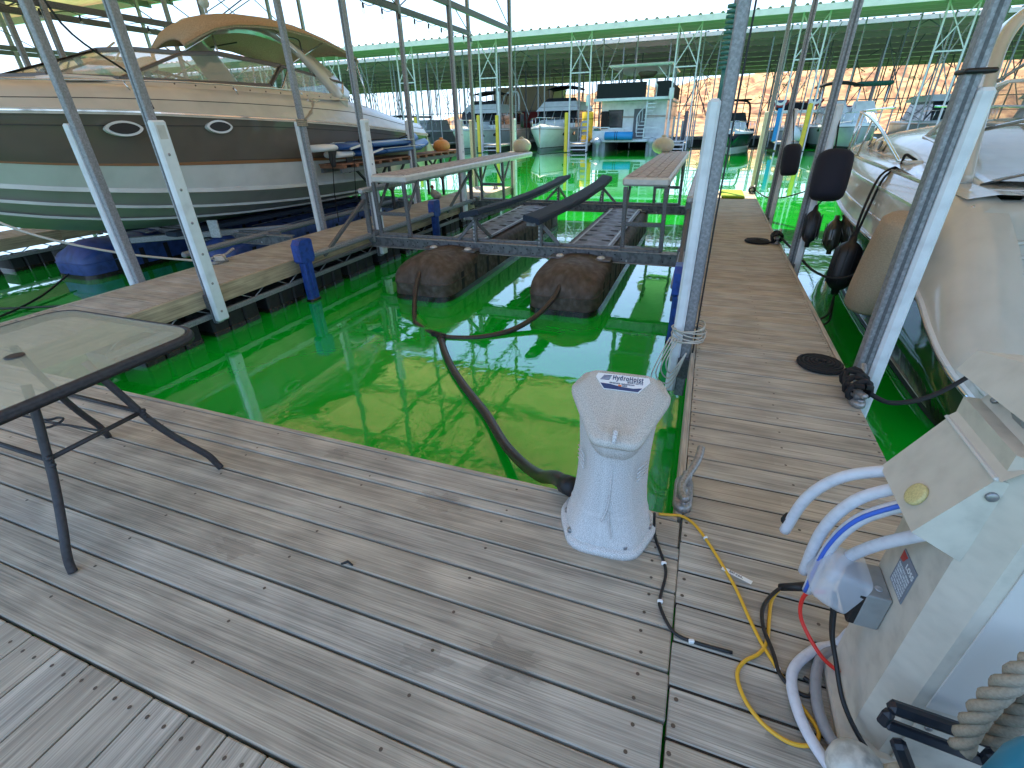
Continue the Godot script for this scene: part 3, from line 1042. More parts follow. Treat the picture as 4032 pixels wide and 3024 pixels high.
func build_lift():
	var o := thing("boat_lift", "empty floating boat lift with two brown pontoons, steel beams and raised catwalks", "boat lift")
	pontoon(-3.225, o)
	pontoon(-1.355, o)
	lift_beam("front_beam", -4.62, -0.16, -6.2, o)
	lift_beam("rear_beam", -4.62, -0.16, -10.0, o)
	# feet of the beams on the pontoons, with pale caps
	for cx in [-3.225, -1.355]:
		for z in [-6.2, -10.0]:
			for sd in [-1.0, 1.0]:
				var s := S()
				bx(s, arr(Basis(), Vector3(cx + sd * 0.27, -0.085, z)), Vector3(0.26, 0.02, 0.46), 0.004)
				bx(s, arr(Basis(), Vector3(cx + sd * 0.27, -0.11, z)), Vector3(0.18, 0.05, 0.20), 0.004)
				var f := part("pontoon_bracket", s, M.lift_steel, o)
				s = S(true)
				for e in [-0.14, 0.14]:
					lathe(s, [[0.055, -0.076], [0.052, -0.064], [0.035, -0.052], [0.004, -0.047]], 10, arr(Basis(), Vector3(cx + sd * 0.27, 0, z + e)))
				part("pale_cap", s, M.alu_edge, f)
	# bunks on perforated posts
	var bunks := [[-2.88, -2.74, 0.34], [-1.93, -1.84, -0.34]]
	for b in bunks:
		for z in [-6.17, -10.0]:
			var x: float = lerpf(b[0], b[1], (-6.0 - z) / 4.2) 
			var s := S()
			bar(s, Vector3(x, 0.0, z), Vector3(x, 0.36, z), 0.05, 0.055, 0.004)
			var p := part("bunk_post", s, M.lift_steel, o)
			s = S()
			for k in 6:
				bx(s, arr(Basis(), Vector3(x - 0.012, 0.06 + k * 0.048, z + 0.0285)), Vector3(0.02, 0.022, 0.003))
			part("perforations", s, M.galv_light if z > -8 else M.alu_edge, p)
			s = S()
			var out: float = -signf(b[2])
			bar(s, Vector3(x, 0.30, z), Vector3(x + out * 0.27, 0.03, z), 0.045, 0.03, 0.004)
			bar(s, Vector3(x, 0.30, z), Vector3(x - out * 0.10, 0.03, z - 0.30), 0.045, 0.03, 0.004)
			part("strut", s, M.lift_steel, p)
		var rings := []
		var cl := []
		for k in 15:
			var t := k / 14.0
			var z := lerpf(-5.78 if b[2] < 0 else -6.0, -10.35, t)
			var y := 0.41 + 0.02 * t - 0.05 * sin(PI * t) + (0.035 * smoothstep(0.85, 1.0, t) if b[2] < 0 else 0.02 * smoothstep(0.9, 1.0, t))
			var cx: float = lerpf(b[0], b[1], t)
			cl.append(Vector3(cx, y, z))
			var tl: float = b[2] * 0.6
			var ring := []
			var ww := 0.145 if b[2] > 0 else 0.105
			for q in [[-1, -1], [-1.0, 0.6], [-0.85, 1], [0.85, 1], [1.0, 0.6], [1, -1]]:
				var pu := rng.randf_range(-0.004, 0.004)
				ring.append(Vector3(cx + q[0] * ww, y + q[1] * 0.035 + q[0] * ww * tl + pu, z))
			rings.append(ring)
		var s := S()
		loft(s, rings, true, true, true)
		var bk := part("bunk", s, M.bunk_carpet, o)
		s = S()
		for k in 14:
			bar(s, cl[k] + Vector3(0, -0.055, 0), cl[k + 1] + Vector3(0, -0.055, 0), 0.045, 0.12, 0.004)
		part("bunk_beam", s, M.lift_steel, bk)
	# raised catwalks on legs
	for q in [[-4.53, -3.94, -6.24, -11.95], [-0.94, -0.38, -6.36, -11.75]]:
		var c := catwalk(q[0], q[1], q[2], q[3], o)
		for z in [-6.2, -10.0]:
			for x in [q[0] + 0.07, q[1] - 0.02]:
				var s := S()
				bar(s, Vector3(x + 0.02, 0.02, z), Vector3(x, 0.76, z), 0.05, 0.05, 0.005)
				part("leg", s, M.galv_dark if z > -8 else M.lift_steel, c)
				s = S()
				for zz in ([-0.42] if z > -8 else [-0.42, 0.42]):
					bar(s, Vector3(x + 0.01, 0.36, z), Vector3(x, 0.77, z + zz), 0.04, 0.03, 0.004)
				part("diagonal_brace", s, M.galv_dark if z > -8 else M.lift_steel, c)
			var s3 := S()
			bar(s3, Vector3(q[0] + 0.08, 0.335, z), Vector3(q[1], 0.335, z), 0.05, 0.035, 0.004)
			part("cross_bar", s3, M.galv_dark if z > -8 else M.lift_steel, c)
			s3 = S()
			bx(s3, arr(Basis(), Vector3((q[0] + q[1]) / 2 + 0.02, 0.03, z - 0.02)), Vector3(0.50, 0.045, 0.14), 0.008)
			part("mounting_plate", s3, M.lift_steel, c)
	# swing arms and guide rails at both ends
	for e in [[-4.585, -4.60], [-0.12, -0.09]]:
		var x: float = e[0]
		var s := S()
		bar(s, Vector3(x, 0.655, -6.02), Vector3(x, 0.655, -9.85), 0.075, 0.075, 0.02)
		var g := part("guide_rail", s, M.galv_light, o)
		for z in [-6.12, -9.75]:
			s = S()
			bar(s, Vector3(x, -0.05, z), Vector3(x, 0.64, z), 0.07, 0.05, 0.006)
			bx(s, arr(Basis(), Vector3(x, 0.58, z)), Vector3(0.085, 0.10, 0.085), 0.008)
			part("rail_post", s, M.galv_dark, g)
		s = S()
		bar(s, Vector3(x, 0.56, -6.15), Vector3(x + 0.01, -0.02, -5.05), 0.05, 0.04, 0.005)
		bar(s, Vector3(x, 0.56, -9.7), Vector3(x + 0.01, -0.02, -8.6), 0.05, 0.04, 0.005)
		part("diagonal_brace", s, M.galv_dark, g)
		s = S()
		bar(s, Vector3(x, 0.03, -4.75), Vector3(x, 0.03, -9.9), 0.075, 0.075, 0.02)
		part("side_tube", s, M.galv, g)
		for z in [-6.2, -10.0]:
			s = S()
			bx(s, arr(Basis(), Vector3(x, 0.0, z)), Vector3(0.12, 0.17, 0.16), 0.02)
			part("pivot_block", s, M.lift_steel, g)
		s = S()
		bar(s, Vector3(x, -0.10, -4.75), Vector3(x, -0.10, -6.1), 0.05, 0.05, 0.01)
		part("lower_arm", s, M.galv_dark, g)
	# hoses from the pontoon noses down to the water and the tee
	var s := S(true)
	tube(s, spl([Vector3(-3.23, -0.19, -5.32), Vector3(-3.22, -0.185, -5.18), Vector3(-3.20, -0.30, -5.02), Vector3(-3.13, -0.47, -4.82), Vector3(-2.95, -0.55, -4.50), Vector3(-2.86, -0.53, -4.38), Vector3(-2.70, -0.56, -4.30), Vector3(-2.55, -0.62, -4.2)], 5), 0.030, 9)
	part("air_hose", s, M.hose_brown, o)
	s = S(true)
	tube(s, spl([Vector3(-1.37, -0.19, -5.32), Vector3(-1.375, -0.185, -5.20), Vector3(-1.41, -0.30, -5.04), Vector3(-1.53, -0.43, -4.75), Vector3(-1.72, -0.505, -4.45), Vector3(-1.98, -0.525, -4.22), Vector3(-2.25, -0.53, -4.13), Vector3(-2.40, -0.527, -4.13), Vector3(-2.60, -0.54, -4.22), Vector3(-2.75, -0.60, -4.26)], 5), 0.030, 9)
	part("air_hose", s, M.hose_brown, o)
	for cx in [-3.225, -1.37]:
		s = S(true)
		tube(s, [Vector3(cx, -0.165, -5.50), Vector3(cx, -0.175, -5.34), Vector3(cx, -0.19, -5.255)], [0.075, 0.075, 0.055], 10)
		part("hose_fitting", s, M.blue_plastic, o)

# ------------------------------------------------------------------ boats
# station curves: each entry is z and a list of (half beam, y); bands are drawn between neighbouring curves on both sides
func band(s: SurfaceTool, st: Array, cx: float, i0: int, i1: int, lift := 0.0):
	for sd in [-1.0, 1.0]:
		var rings := []
		for q in st:
			var ring := []
			for i in range(i0, i1 + 1):
				var p: Vector2 = q[1][i]
				ring.append(Vector3(cx + sd * (p.x + lift), p.y, q[0]))
			rings.append(ring)
		loft(s, rings, false, false, sd < 0)

func band_parts(n: String, st: Array, cx: float, i0: int, i1: int, mat: Material, parent: Node) -> MeshInstance3D:
	# one part for each side of the boat
	var first: MeshInstance3D = null
	for sd in [-1.0, 1.0]:
		var s := S(true)
		var rings := []
		for q in st:
			var ring := []
			for i in range(i0, i1 + 1):
				var p: Vector2 = q[1][i]
				ring.append(Vector3(cx + sd * p.x, p.y, q[0]))
			rings.append(ring)
		loft(s, rings, false, false, sd < 0)
		var o := part(n, s, mat, parent)
		if first == null: first = o
	return first

func strips(n: String, st: Array, cx: float, list: Array, mat: Material, parent: Node, sides := [-1.0, 1.0]) -> MeshInstance3D:
	# mouldings that follow a curve: [curve, width, proud, dy]
	var first: MeshInstance3D = null
	for q in list:
		for sd in sides:
			var s := S()
			strip_on(s, st, cx, q[0], q[1], q[2], q[3], [sd])
			var o := part(n, s, mat, parent)
			if first == null: first = o
	return first

func strip_on(s: SurfaceTool, st: Array, cx: float, i: int, w: float, proud: float, dy := 0.0, sides := [-1.0, 1.0], tilt := 0.0):
	# a narrow moulding that follows curve i
	for sd in sides:
		var rings := []
		for q in st:
			var p: Vector2 = q[1][i]
			rings.append([Vector3(cx + sd * (p.x - 0.01), p.y + dy - w / 2, q[0]), Vector3(cx + sd * (p.x + proud + tilt), p.y + dy - w / 2, q[0]), Vector3(cx + sd * (p.x + proud), p.y + dy + w / 2, q[0]), Vector3(cx + sd * (p.x - 0.01), p.y + dy + w / 2, q[0])])
		loft(s, rings, true, true, sd < 0)

func build_left_boat():
	var cx := -8.1
	var o := thing("cabin_cruiser", "large cream and dark taupe cabin cruiser raised on a lift, two oval portholes", "boat")
	# z, half beam of sheer, chine factor, heights: keel, strake, chine, stripe, knuckle, rubrail, deck edge
	var raw := [
		[-11.45, 1.62, 0.90, -0.02, 0.24, 0.47, 0.80, 1.16, 1.26, 1.50],
		[-10.4, 1.70, 0.90, -0.02, 0.25, 0.50, 0.83, 1.25, 1.345, 1.62],
		[-9.0, 1.75, 0.90, 0.00, 0.27, 0.54, 0.90, 1.36, 1.455, 1.86],
		[-7.6, 1.76, 0.90, 0.02, 0.31, 0.585, 0.955, 1.44, 1.545, 1.93],
		[-6.4, 1.76, 0.88, 0.06, 0.38, 0.645, 1.00, 1.495, 1.60, 1.95],
		[-5.4, 1.72, 0.85, 0.13, 0.47, 0.72, 1.045, 1.52, 1.64, 1.95],
		[-4.5, 1.61, 0.79, 0.24, 0.58, 0.81, 1.095, 1.535, 1.675, 1.94],
		[-3.7, 1.42, 0.71, 0.42, 0.72, 0.92, 1.165, 1.555, 1.69, 1.92],
		[-3.0, 1.16, 0.62, 0.66, 0.88, 1.05, 1.255, 1.58, 1.70, 1.90],
		[-2.4, 0.83, 0.52, 0.95, 1.08, 1.20, 1.36, 1.61, 1.72, 1.89],
		[-1.9, 0.44, 0.45, 1.25, 1.31, 1.38, 1.48, 1.65, 1.74, 1.88],
		[-1.62, 0.06, 0.40, 1.60, 1.61, 1.63, 1.66, 1.71, 1.76, 1.88]]
	var st := []
	for r in raw:
		var b: float = r[1]; var c: float = r[1] * r[2]
		st.append([r[0], [Vector2(0.0, r[3]), Vector2(c * 0.5, lerpf(r[3], r[4], 0.55)), Vector2(c * 0.78, r[4] + 0.02), Vector2(c, r[5]), Vector2(lerpf(c, b, 0.48), r[6]), Vector2(b * 0.985, r[7]), Vector2(b, r[8]), Vector2(b - 0.09, lerpf(r[8], r[9], 0.55)), Vector2(b - 0.20, r[9])]])
	var fine := []
	for i in st.size() - 1:
		for k in 3:
			var t := k / 3.0
			var pts := []
			for j in 9:
				var p0: Vector2 = st[maxi(i - 1, 0)][1][j]
				var p3: Vector2 = st[mini(i + 2, st.size() - 1)][1][j]
				pts.append((st[i][1][j] as Vector2).cubic_interpolate(st[i + 1][1][j], p0, p3, t))
			fine.append([lerpf(st[i][0], st[i + 1][0], t), pts])
	fine.append(st[-1])
	var s := S(true)
	band(s, fine, cx, 0, 3)
	var hull := part("hull_bottom", s, M.hull_grey, o)
	band_parts("white_band", fine, cx, 3, 4, M.gel_white, hull)
	band_parts("taupe_topsides", fine, cx, 4, 6, M.hull_taupe, hull)
	strips("copper_stripe", fine, cx, [[4, 0.045, 0.010, 0.02]], M.copper, hull)
	strips("accent_line", fine, cx, [[4, 0.010, 0.012, 0.05], [5, 0.010, 0.006, 0.0]], M.dark_line, hull)
	strips("moulding_line", fine, cx, [[3, 0.008, 0.006, 0.16]], M.dark_line, hull)
	strips("spray_strake", fine, cx, [[3, 0.05, 0.02, -0.01], [2, 0.035, 0.045, -0.005], [1, 0.030, 0.06, -0.005]], M.gel_white, hull)
	var rr := strips("rub_rail", fine, cx, [[6, 0.055, 0.030, 0.0]], M.gel_cream, o)
	strips("rail_insert", fine, cx, [[6, 0.014, 0.040, 0.004]], M.steel, rr)
	s = S(true); band(s, fine, cx, 6, 8)
	# deck between the edges
	var drings := []
	for q in fine:
		var p: Vector2 = q[1][8]
		drings.append([Vector3(cx + p.x, p.y, q[0]), Vector3(cx + p.x * 0.6, p.y + 0.10, q[0]), Vector3(cx, p.y + 0.14, q[0]), Vector3(cx - p.x * 0.6, p.y + 0.10, q[0]), Vector3(cx - p.x, p.y, q[0])])
	loft(s, drings, false, false, false)
	var deck := part("deck", s, M.gel_cream, o)
	strips("moulding_line", fine, cx, [[7, 0.008, 0.004, 0.0]], M.dark_line, deck)
	# transom with a sunlit sloping quarter and swim platform
	s = S()
	var q0: Array = fine[0][1]
	var poly := PackedVector2Array()
	for j in 9: poly.append(Vector2(q0[j].x, q0[j].y))
	for j in range(8, 0, -1): poly.append(Vector2(-q0[j].x, q0[j].y))
	prism(s, poly, 0.05, arr(Basis(), Vector3(cx, 0, -11.46)))
	part("transom", s, M.gel_cream, o)
	s = S()
	for sd in [-1.0, 1.0]:
		quad(s, Vector3(cx + sd * 1.62, 1.24, -11.45), Vector3(cx + sd * 1.58, 0.70, -12.0), Vector3(cx + sd * 1.50, 0.55, -12.0), Vector3(cx + sd * 1.55, 0.55, -11.45))
		quad(s, Vector3(cx + sd * 1.50, 1.45, -11.45), Vector3(cx + sd * 1.48, 0.75, -12.02), Vector3(cx + sd * 1.58, 0.70, -12.0), Vector3(cx + sd * 1.62, 1.24, -11.45))
	box(s, Vector3(cx, 0.60, -11.75), Vector3(3.0, 0.10, 0.62), 0.03)
	part("swim_platform", s, M.gel_cream, o)
	# portholes on both sides, with deep dark glass
	for z in [-4.33, -5.55]:
		for sd in [-1.0, 1.0]:
			var b := 1.63 if z > -5 else 1.735
			var nb := Basis(Vector3(0, 0, -sd), Vector3(-sd * 0.12, 1, 0).normalized(), Vector3(sd, 0.12, 0.0))
			if z > -5: nb = Basis(Vector3.UP, sd * -0.14) * nb
			var poly2 := PackedVector2Array(); var poly3 := PackedVector2Array()
			for k in 24:
				var a := TAU * k / 24
				var e := pow(absf(sin(a)), 1.25) * signf(sin(a))
				poly2.append(Vector2(cos(a) * 0.205, e * 0.082))
				poly3.append(Vector2(cos(a) * 0.165, e * 0.058))
			var pc := Vector3(cx + sd * (b - 0.01), 1.505, z)
			s = S(); prism(s, poly2, 0.05, arr(nb, pc))
			var ph := part("porthole", s, M.gel_white, o)
			s = S(); prism(s, poly3, 0.066, arr(nb, pc))
			part("pane", s, M.port_black, ph)
	# cabin sides and windshield
	var base := [Vector3(0.0, 2.10, -4.20), Vector3(0.62, 2.09, -4.35), Vector3(1.12, 2.06, -4.85), Vector3(1.36, 2.05, -5.6), Vector3(1.45, 2.07, -6.95), Vector3(1.47, 2.02, -7.15), Vector3(1.50, 1.98, -8.65)]
	var topl := [Vector3(0.0, 2.47, -5.45), Vector3(0.52, 2.46, -5.55), Vector3(0.98, 2.42, -5.92), Vector3(1.14, 2.45, -6.4), Vector3(1.27, 2.37, -7.45), Vector3(1.30, 2.35, -7.6), Vector3(1.46, 2.19, -8.75)]
	s = S(true)
	for sd in [-1.0, 1.0]:
		var rings := []
		for k in base.size():
			var bb: Vector3 = base[k]
			var z := bb.z
			var foot := Vector3(cx + sd * (bb.x + 0.12), 1.90, z - (0.0 if k > 2 else -0.25))
			rings.append([foot, Vector3(cx + sd * bb.x, bb.y, z)])
		loft(s, rings, false, false, sd > 0)
	part("cabin_side", s, M.gel_cream, o)
	var panes := [[0, 1], [1, 2], [2, 3], [3, 4], [5, 6]]
	var wp := part("windshield_frame", wsf_frame(base, topl, cx), M.ws_frame, o)
	for sd in [-1.0, 1.0]:
		for p in panes:
			s = S()
			var a: Vector3 = base[p[0]]; var b: Vector3 = base[p[1]]; var c: Vector3 = topl[p[1]]; var d: Vector3 = topl[p[0]]
			var nrm: Vector3 = (b - a).cross(c - a).normalized() * 0.004
			for e in [1.0, -1.0]:
				var aa: Vector3 = a + nrm * e; var ba: Vector3 = b + nrm * e; var ca: Vector3 = c + nrm * e; var da: Vector3 = d + nrm * e
				var f := func(v: Vector3) -> Vector3: return Vector3(cx + sd * v.x, v.y, v.z)
				if (e > 0) == (sd > 0): quad(s, f.call(aa), f.call(ba), f.call(ca), f.call(da))
				else: quad(s, f.call(aa), f.call(da), f.call(ca), f.call(ba))
			part("pane", s, M.ws_glass if p[0] < 5 else M.clear_glass, wp)
		s = S()
		for e in [[5, 6, 0], [5, 6, 1]]:
			var L: Array = base if e[2] == 0 else topl
			bar(s, Vector3(cx + sd * L[5].x, L[5].y, L[5].z), Vector3(cx + sd * L[6].x, L[6].y, L[6].z), 0.035, 0.03, 0.006)
		bar(s, Vector3(cx + sd * base[5].x, base[5].y, base[5].z), Vector3(cx + sd * topl[5].x, topl[5].y, topl[5].z), 0.03, 0.035, 0.006)
		bar(s, Vector3(cx + sd * base[6].x, base[6].y, base[6].z), Vector3(cx + sd * topl[6].x, topl[6].y, topl[6].z), 0.03, 0.035, 0.006)
		part("side_window_frame", s, M.steel, wp)
	# swept radar arch
	s = S(true)
	var rings := []
	var path := []
	for k in 25:
		var t := k / 24.0
		var a := lerpf(-1.0, 1.0, t)
		var h := pow(absf(a), 3.2)
		var xx := signf(a) * pow(absf(a), 0.55) * 1.46 + 0.03
		var y := lerpf(2.99, 1.90, pow(absf(a), 2.6))
		var z := lerpf(-7.35, -8.74, pow(absf(a), 1.7)) - (0.25 if a < 0 else 0.0) * absf(a)
		path.append([Vector3(cx + xx, y, z), h])
	for k in path.size():
		var p: Vector3 = path[k][0]
		var nx: Vector3 = path[mini(k + 1, 24)][0]; var pv: Vector3 = path[maxi(k - 1, 0)][0]
		var d := (nx - pv).normalized()
		var fwd := Vector3(0, 0.35, 1).normalized()
		fwd = (fwd - d * fwd.dot(d)).normalized()
		var nn := d.cross(fwd).normalized()
		var w := lerpf(0.19, 0.27, path[k][1])
		var tt := 0.055
		rings.append([p + fwd * w + nn * tt * 0.4, p + fwd * w * 0.9 + nn * tt, p - fwd * w * 0.9 + nn * tt, p - fwd * w + nn * tt * 0.4, p - fwd * w - nn * tt * 0.4, p - fwd * w * 0.9 - nn * tt, p + fwd * w * 0.9 - nn * tt, p + fwd * w - nn * tt * 0.4])
	loft(s, rings, true, true, false)
	part("radar_arch", s, M.gel_cream, o)
	# canvas top, forward and aft of the arch
	# q: share of the way aft, half-width share, height, crown
	var can := [[-0.10, 0.72, 2.62, 0.06], [-0.06, 0.86, 2.72, 0.09], [0.0, 0.95, 2.82, 0.12], [0.10, 1.0, 2.895, 0.15], [0.25, 1.0, 2.95, 0.17], [0.42, 1.0, 2.975, 0.18], [0.60, 1.0, 2.955, 0.18], [0.78, 1.0, 2.88, 0.16], [0.94, 1.0, 2.78, 0.14], [1.0, 0.99, 2.74, 0.12], [1.02, 0.98, 2.68, 0.10]]
	s = S(true)
	var up := []; var dn := []
	for q in can:
		var ru := []; var rd := []
		for j in 13:
			var u := lerpf(-1, 1, j / 12.0)
			var y: float = q[2] + q[3] * (1 - u * u) - 0.09 * pow(absf(u), 6)
			var z0 := -6.72 + 0.42 * u
			var z1 := -9.72 + 0.26 * u
			var z: float = lerpf(z0, z1, q[0])
			ru.append(Vector3(cx + 0.10 + u * 1.27 * q[1], y, z))
			rd.append(Vector3(cx + 0.10 + u * 1.255 * q[1], y - 0.03, z))
		up.append(ru); dn.append(rd)
	loft(s, up, false, false, false)
	loft(s, dn, false, false, true)
	var first := [up[0], dn[0]]
	loft(s, first, false, false, true)
	loft(s, [up[-1], dn[-1]], false, false, false)
	var eL := []; var eR := []
	for k in up.size(): eL.append([up[k][0], dn[k][0]]); eR.append([up[k][12], dn[k][12]])
	loft(s, eL, false, false, false); loft(s, eR, false, false, true)
	var bim := part("bimini_canvas", s, M.canvas_tan, o)
	# stainless canvas supports
	for sd in [-1.0, 1.0]:
		for e in [[1.36, 2.02, -8.85, 1.28, 2.80, -7.5], [1.30, 2.36, -7.55, 1.28, 2.80, -8.6], [0.98, 2.42, -5.92, 1.10, 2.74, -6.5], [1.14, 2.45, -6.4, 0.95, 2.74, -6.55], [1.46, 1.9, -9.5, 1.30, 2.66, -9.45], [1.42, 2.4, -9.0, 1.30, 2.66, -9.40]]:
			s = S(true)
			tube(s, [Vector3(cx + sd * e[0], e[1], e[2]), Vector3(cx + sd * e[3], e[4], e[5])], 0.014, 6)
			part("support_tube", s, M.steel, bim)
		s = S(true)
		tube(s, spl([Vector3(cx + sd * 1.31, 2.34, -8.3), Vector3(cx + sd * 1.27, 2.62, -8.05), Vector3(cx + sd * 1.15, 2.80, -8.15), Vector3(cx + sd * 0.6, 2.92, -8.5)], 5), 0.013, 6)
		part("folded_bow", s, M.ws_frame, bim)
	# low bow rails
	for sd in [-1.0, 1.0]:
		s = S(true)
		var rp := []
		for q in [[-7.45, 1.60, 1.965], [-7.25, 1.585, 2.02], [-6.0, 1.585, 2.035], [-5.0, 1.49, 2.03], [-4.0, 1.34, 2.0], [-3.0, 0.98, 1.98], [-2.2, 0.50, 1.98]]:
			rp.append(Vector3(cx + sd * q[1], q[2] - 0.01, q[0]))
		tube(s, spl(rp, 4), 0.013, 6)
		for q in [[-6.1, 1.585, 2.03], [-4.65, 1.44, 2.02], [-3.2, 1.05, 1.98]]:
			tube(s, [Vector3(cx + sd * q[1], q[2] - 0.01, q[0]), Vector3(cx + sd * (q[1] + 0.02), q[2] - 0.12, q[0] - 0.03)], 0.009, 6)
		part("bow_rail", s, M.steel, o)
		# snaps along the cabin foot
		s = S()
		for k in 18: disc(s, Vector3(cx + sd * 1.575, 2.0 - k * 0.006 + 0.0, -5.2 - k * 0.30), Vector3(sd, 0.3, 0), 0.011, 0.01, 6)
		part("canvas_snaps", s, M.ws_frame, o)
		s = S()
		bar(s, Vector3(cx + sd * 1.60, 1.88, -7.55), Vector3(cx + sd * 1.60, 1.88, -7.83), 0.02, 0.03, 0.006)
		box(s, Vector3(cx + sd * 1.59, 1.855, -7.64), Vector3(0.03, 0.05, 0.03)); box(s, Vector3(cx + sd * 1.59, 1.855, -7.74), Vector3(0.03, 0.05, 0.03))
		part("cleat", s, M.steel, o)
		# lettering on the quarter
	words("lettering", "FUENTE", Vector3(cx + 1.725, 1.12, -10.35), Vector3(0.03, -0.04, -1), Vector3.UP, 0.10, M.gel_cream, o, true)
	words("lettering", "320 FDW", Vector3(cx + 1.57, 1.97, -9.18), Vector3(0, -0.05, -1), Vector3.UP, 0.03, M.copper, o, true)
	# spotlight, horn dome
	s = S(true)
	lathe(s, [[0.02, 0.0], [0.02, 0.06], [0.055, 0.08], [0.075, 0.13], [0.06, 0.17], [0.01, 0.185]], 12, arr(Basis(), Vector3(cx + 0.85, 2.98, -6.65)))
	part("searchlight", s, M.far_white, o)
	s = S(true)
	lathe(s, [[0.16, -0.09], [0.20, 0.0], [0.15, 0.07], [0.02, 0.09]], 18, arr(Basis.from_euler(Vector3(0.15, 0, 0.25)), Vector3(cx - 0.72, 2.43, -6.6)))
	lathe(s, [[0.03, -0.45], [0.05, -0.05]], 8, arr(Basis(), Vector3(cx - 0.72, 2.40, -6.6)))
	part("dish_antenna", s, M.far_white, o)
	# hull scoop and bow hatch
	s = S(); box(s, Vector3(cx + 0.85, 2.045, -4.55), Vector3(0.5, 0.05, 0.7), 0.02)
	part("deck_hatch", s, M.gel_white, o)

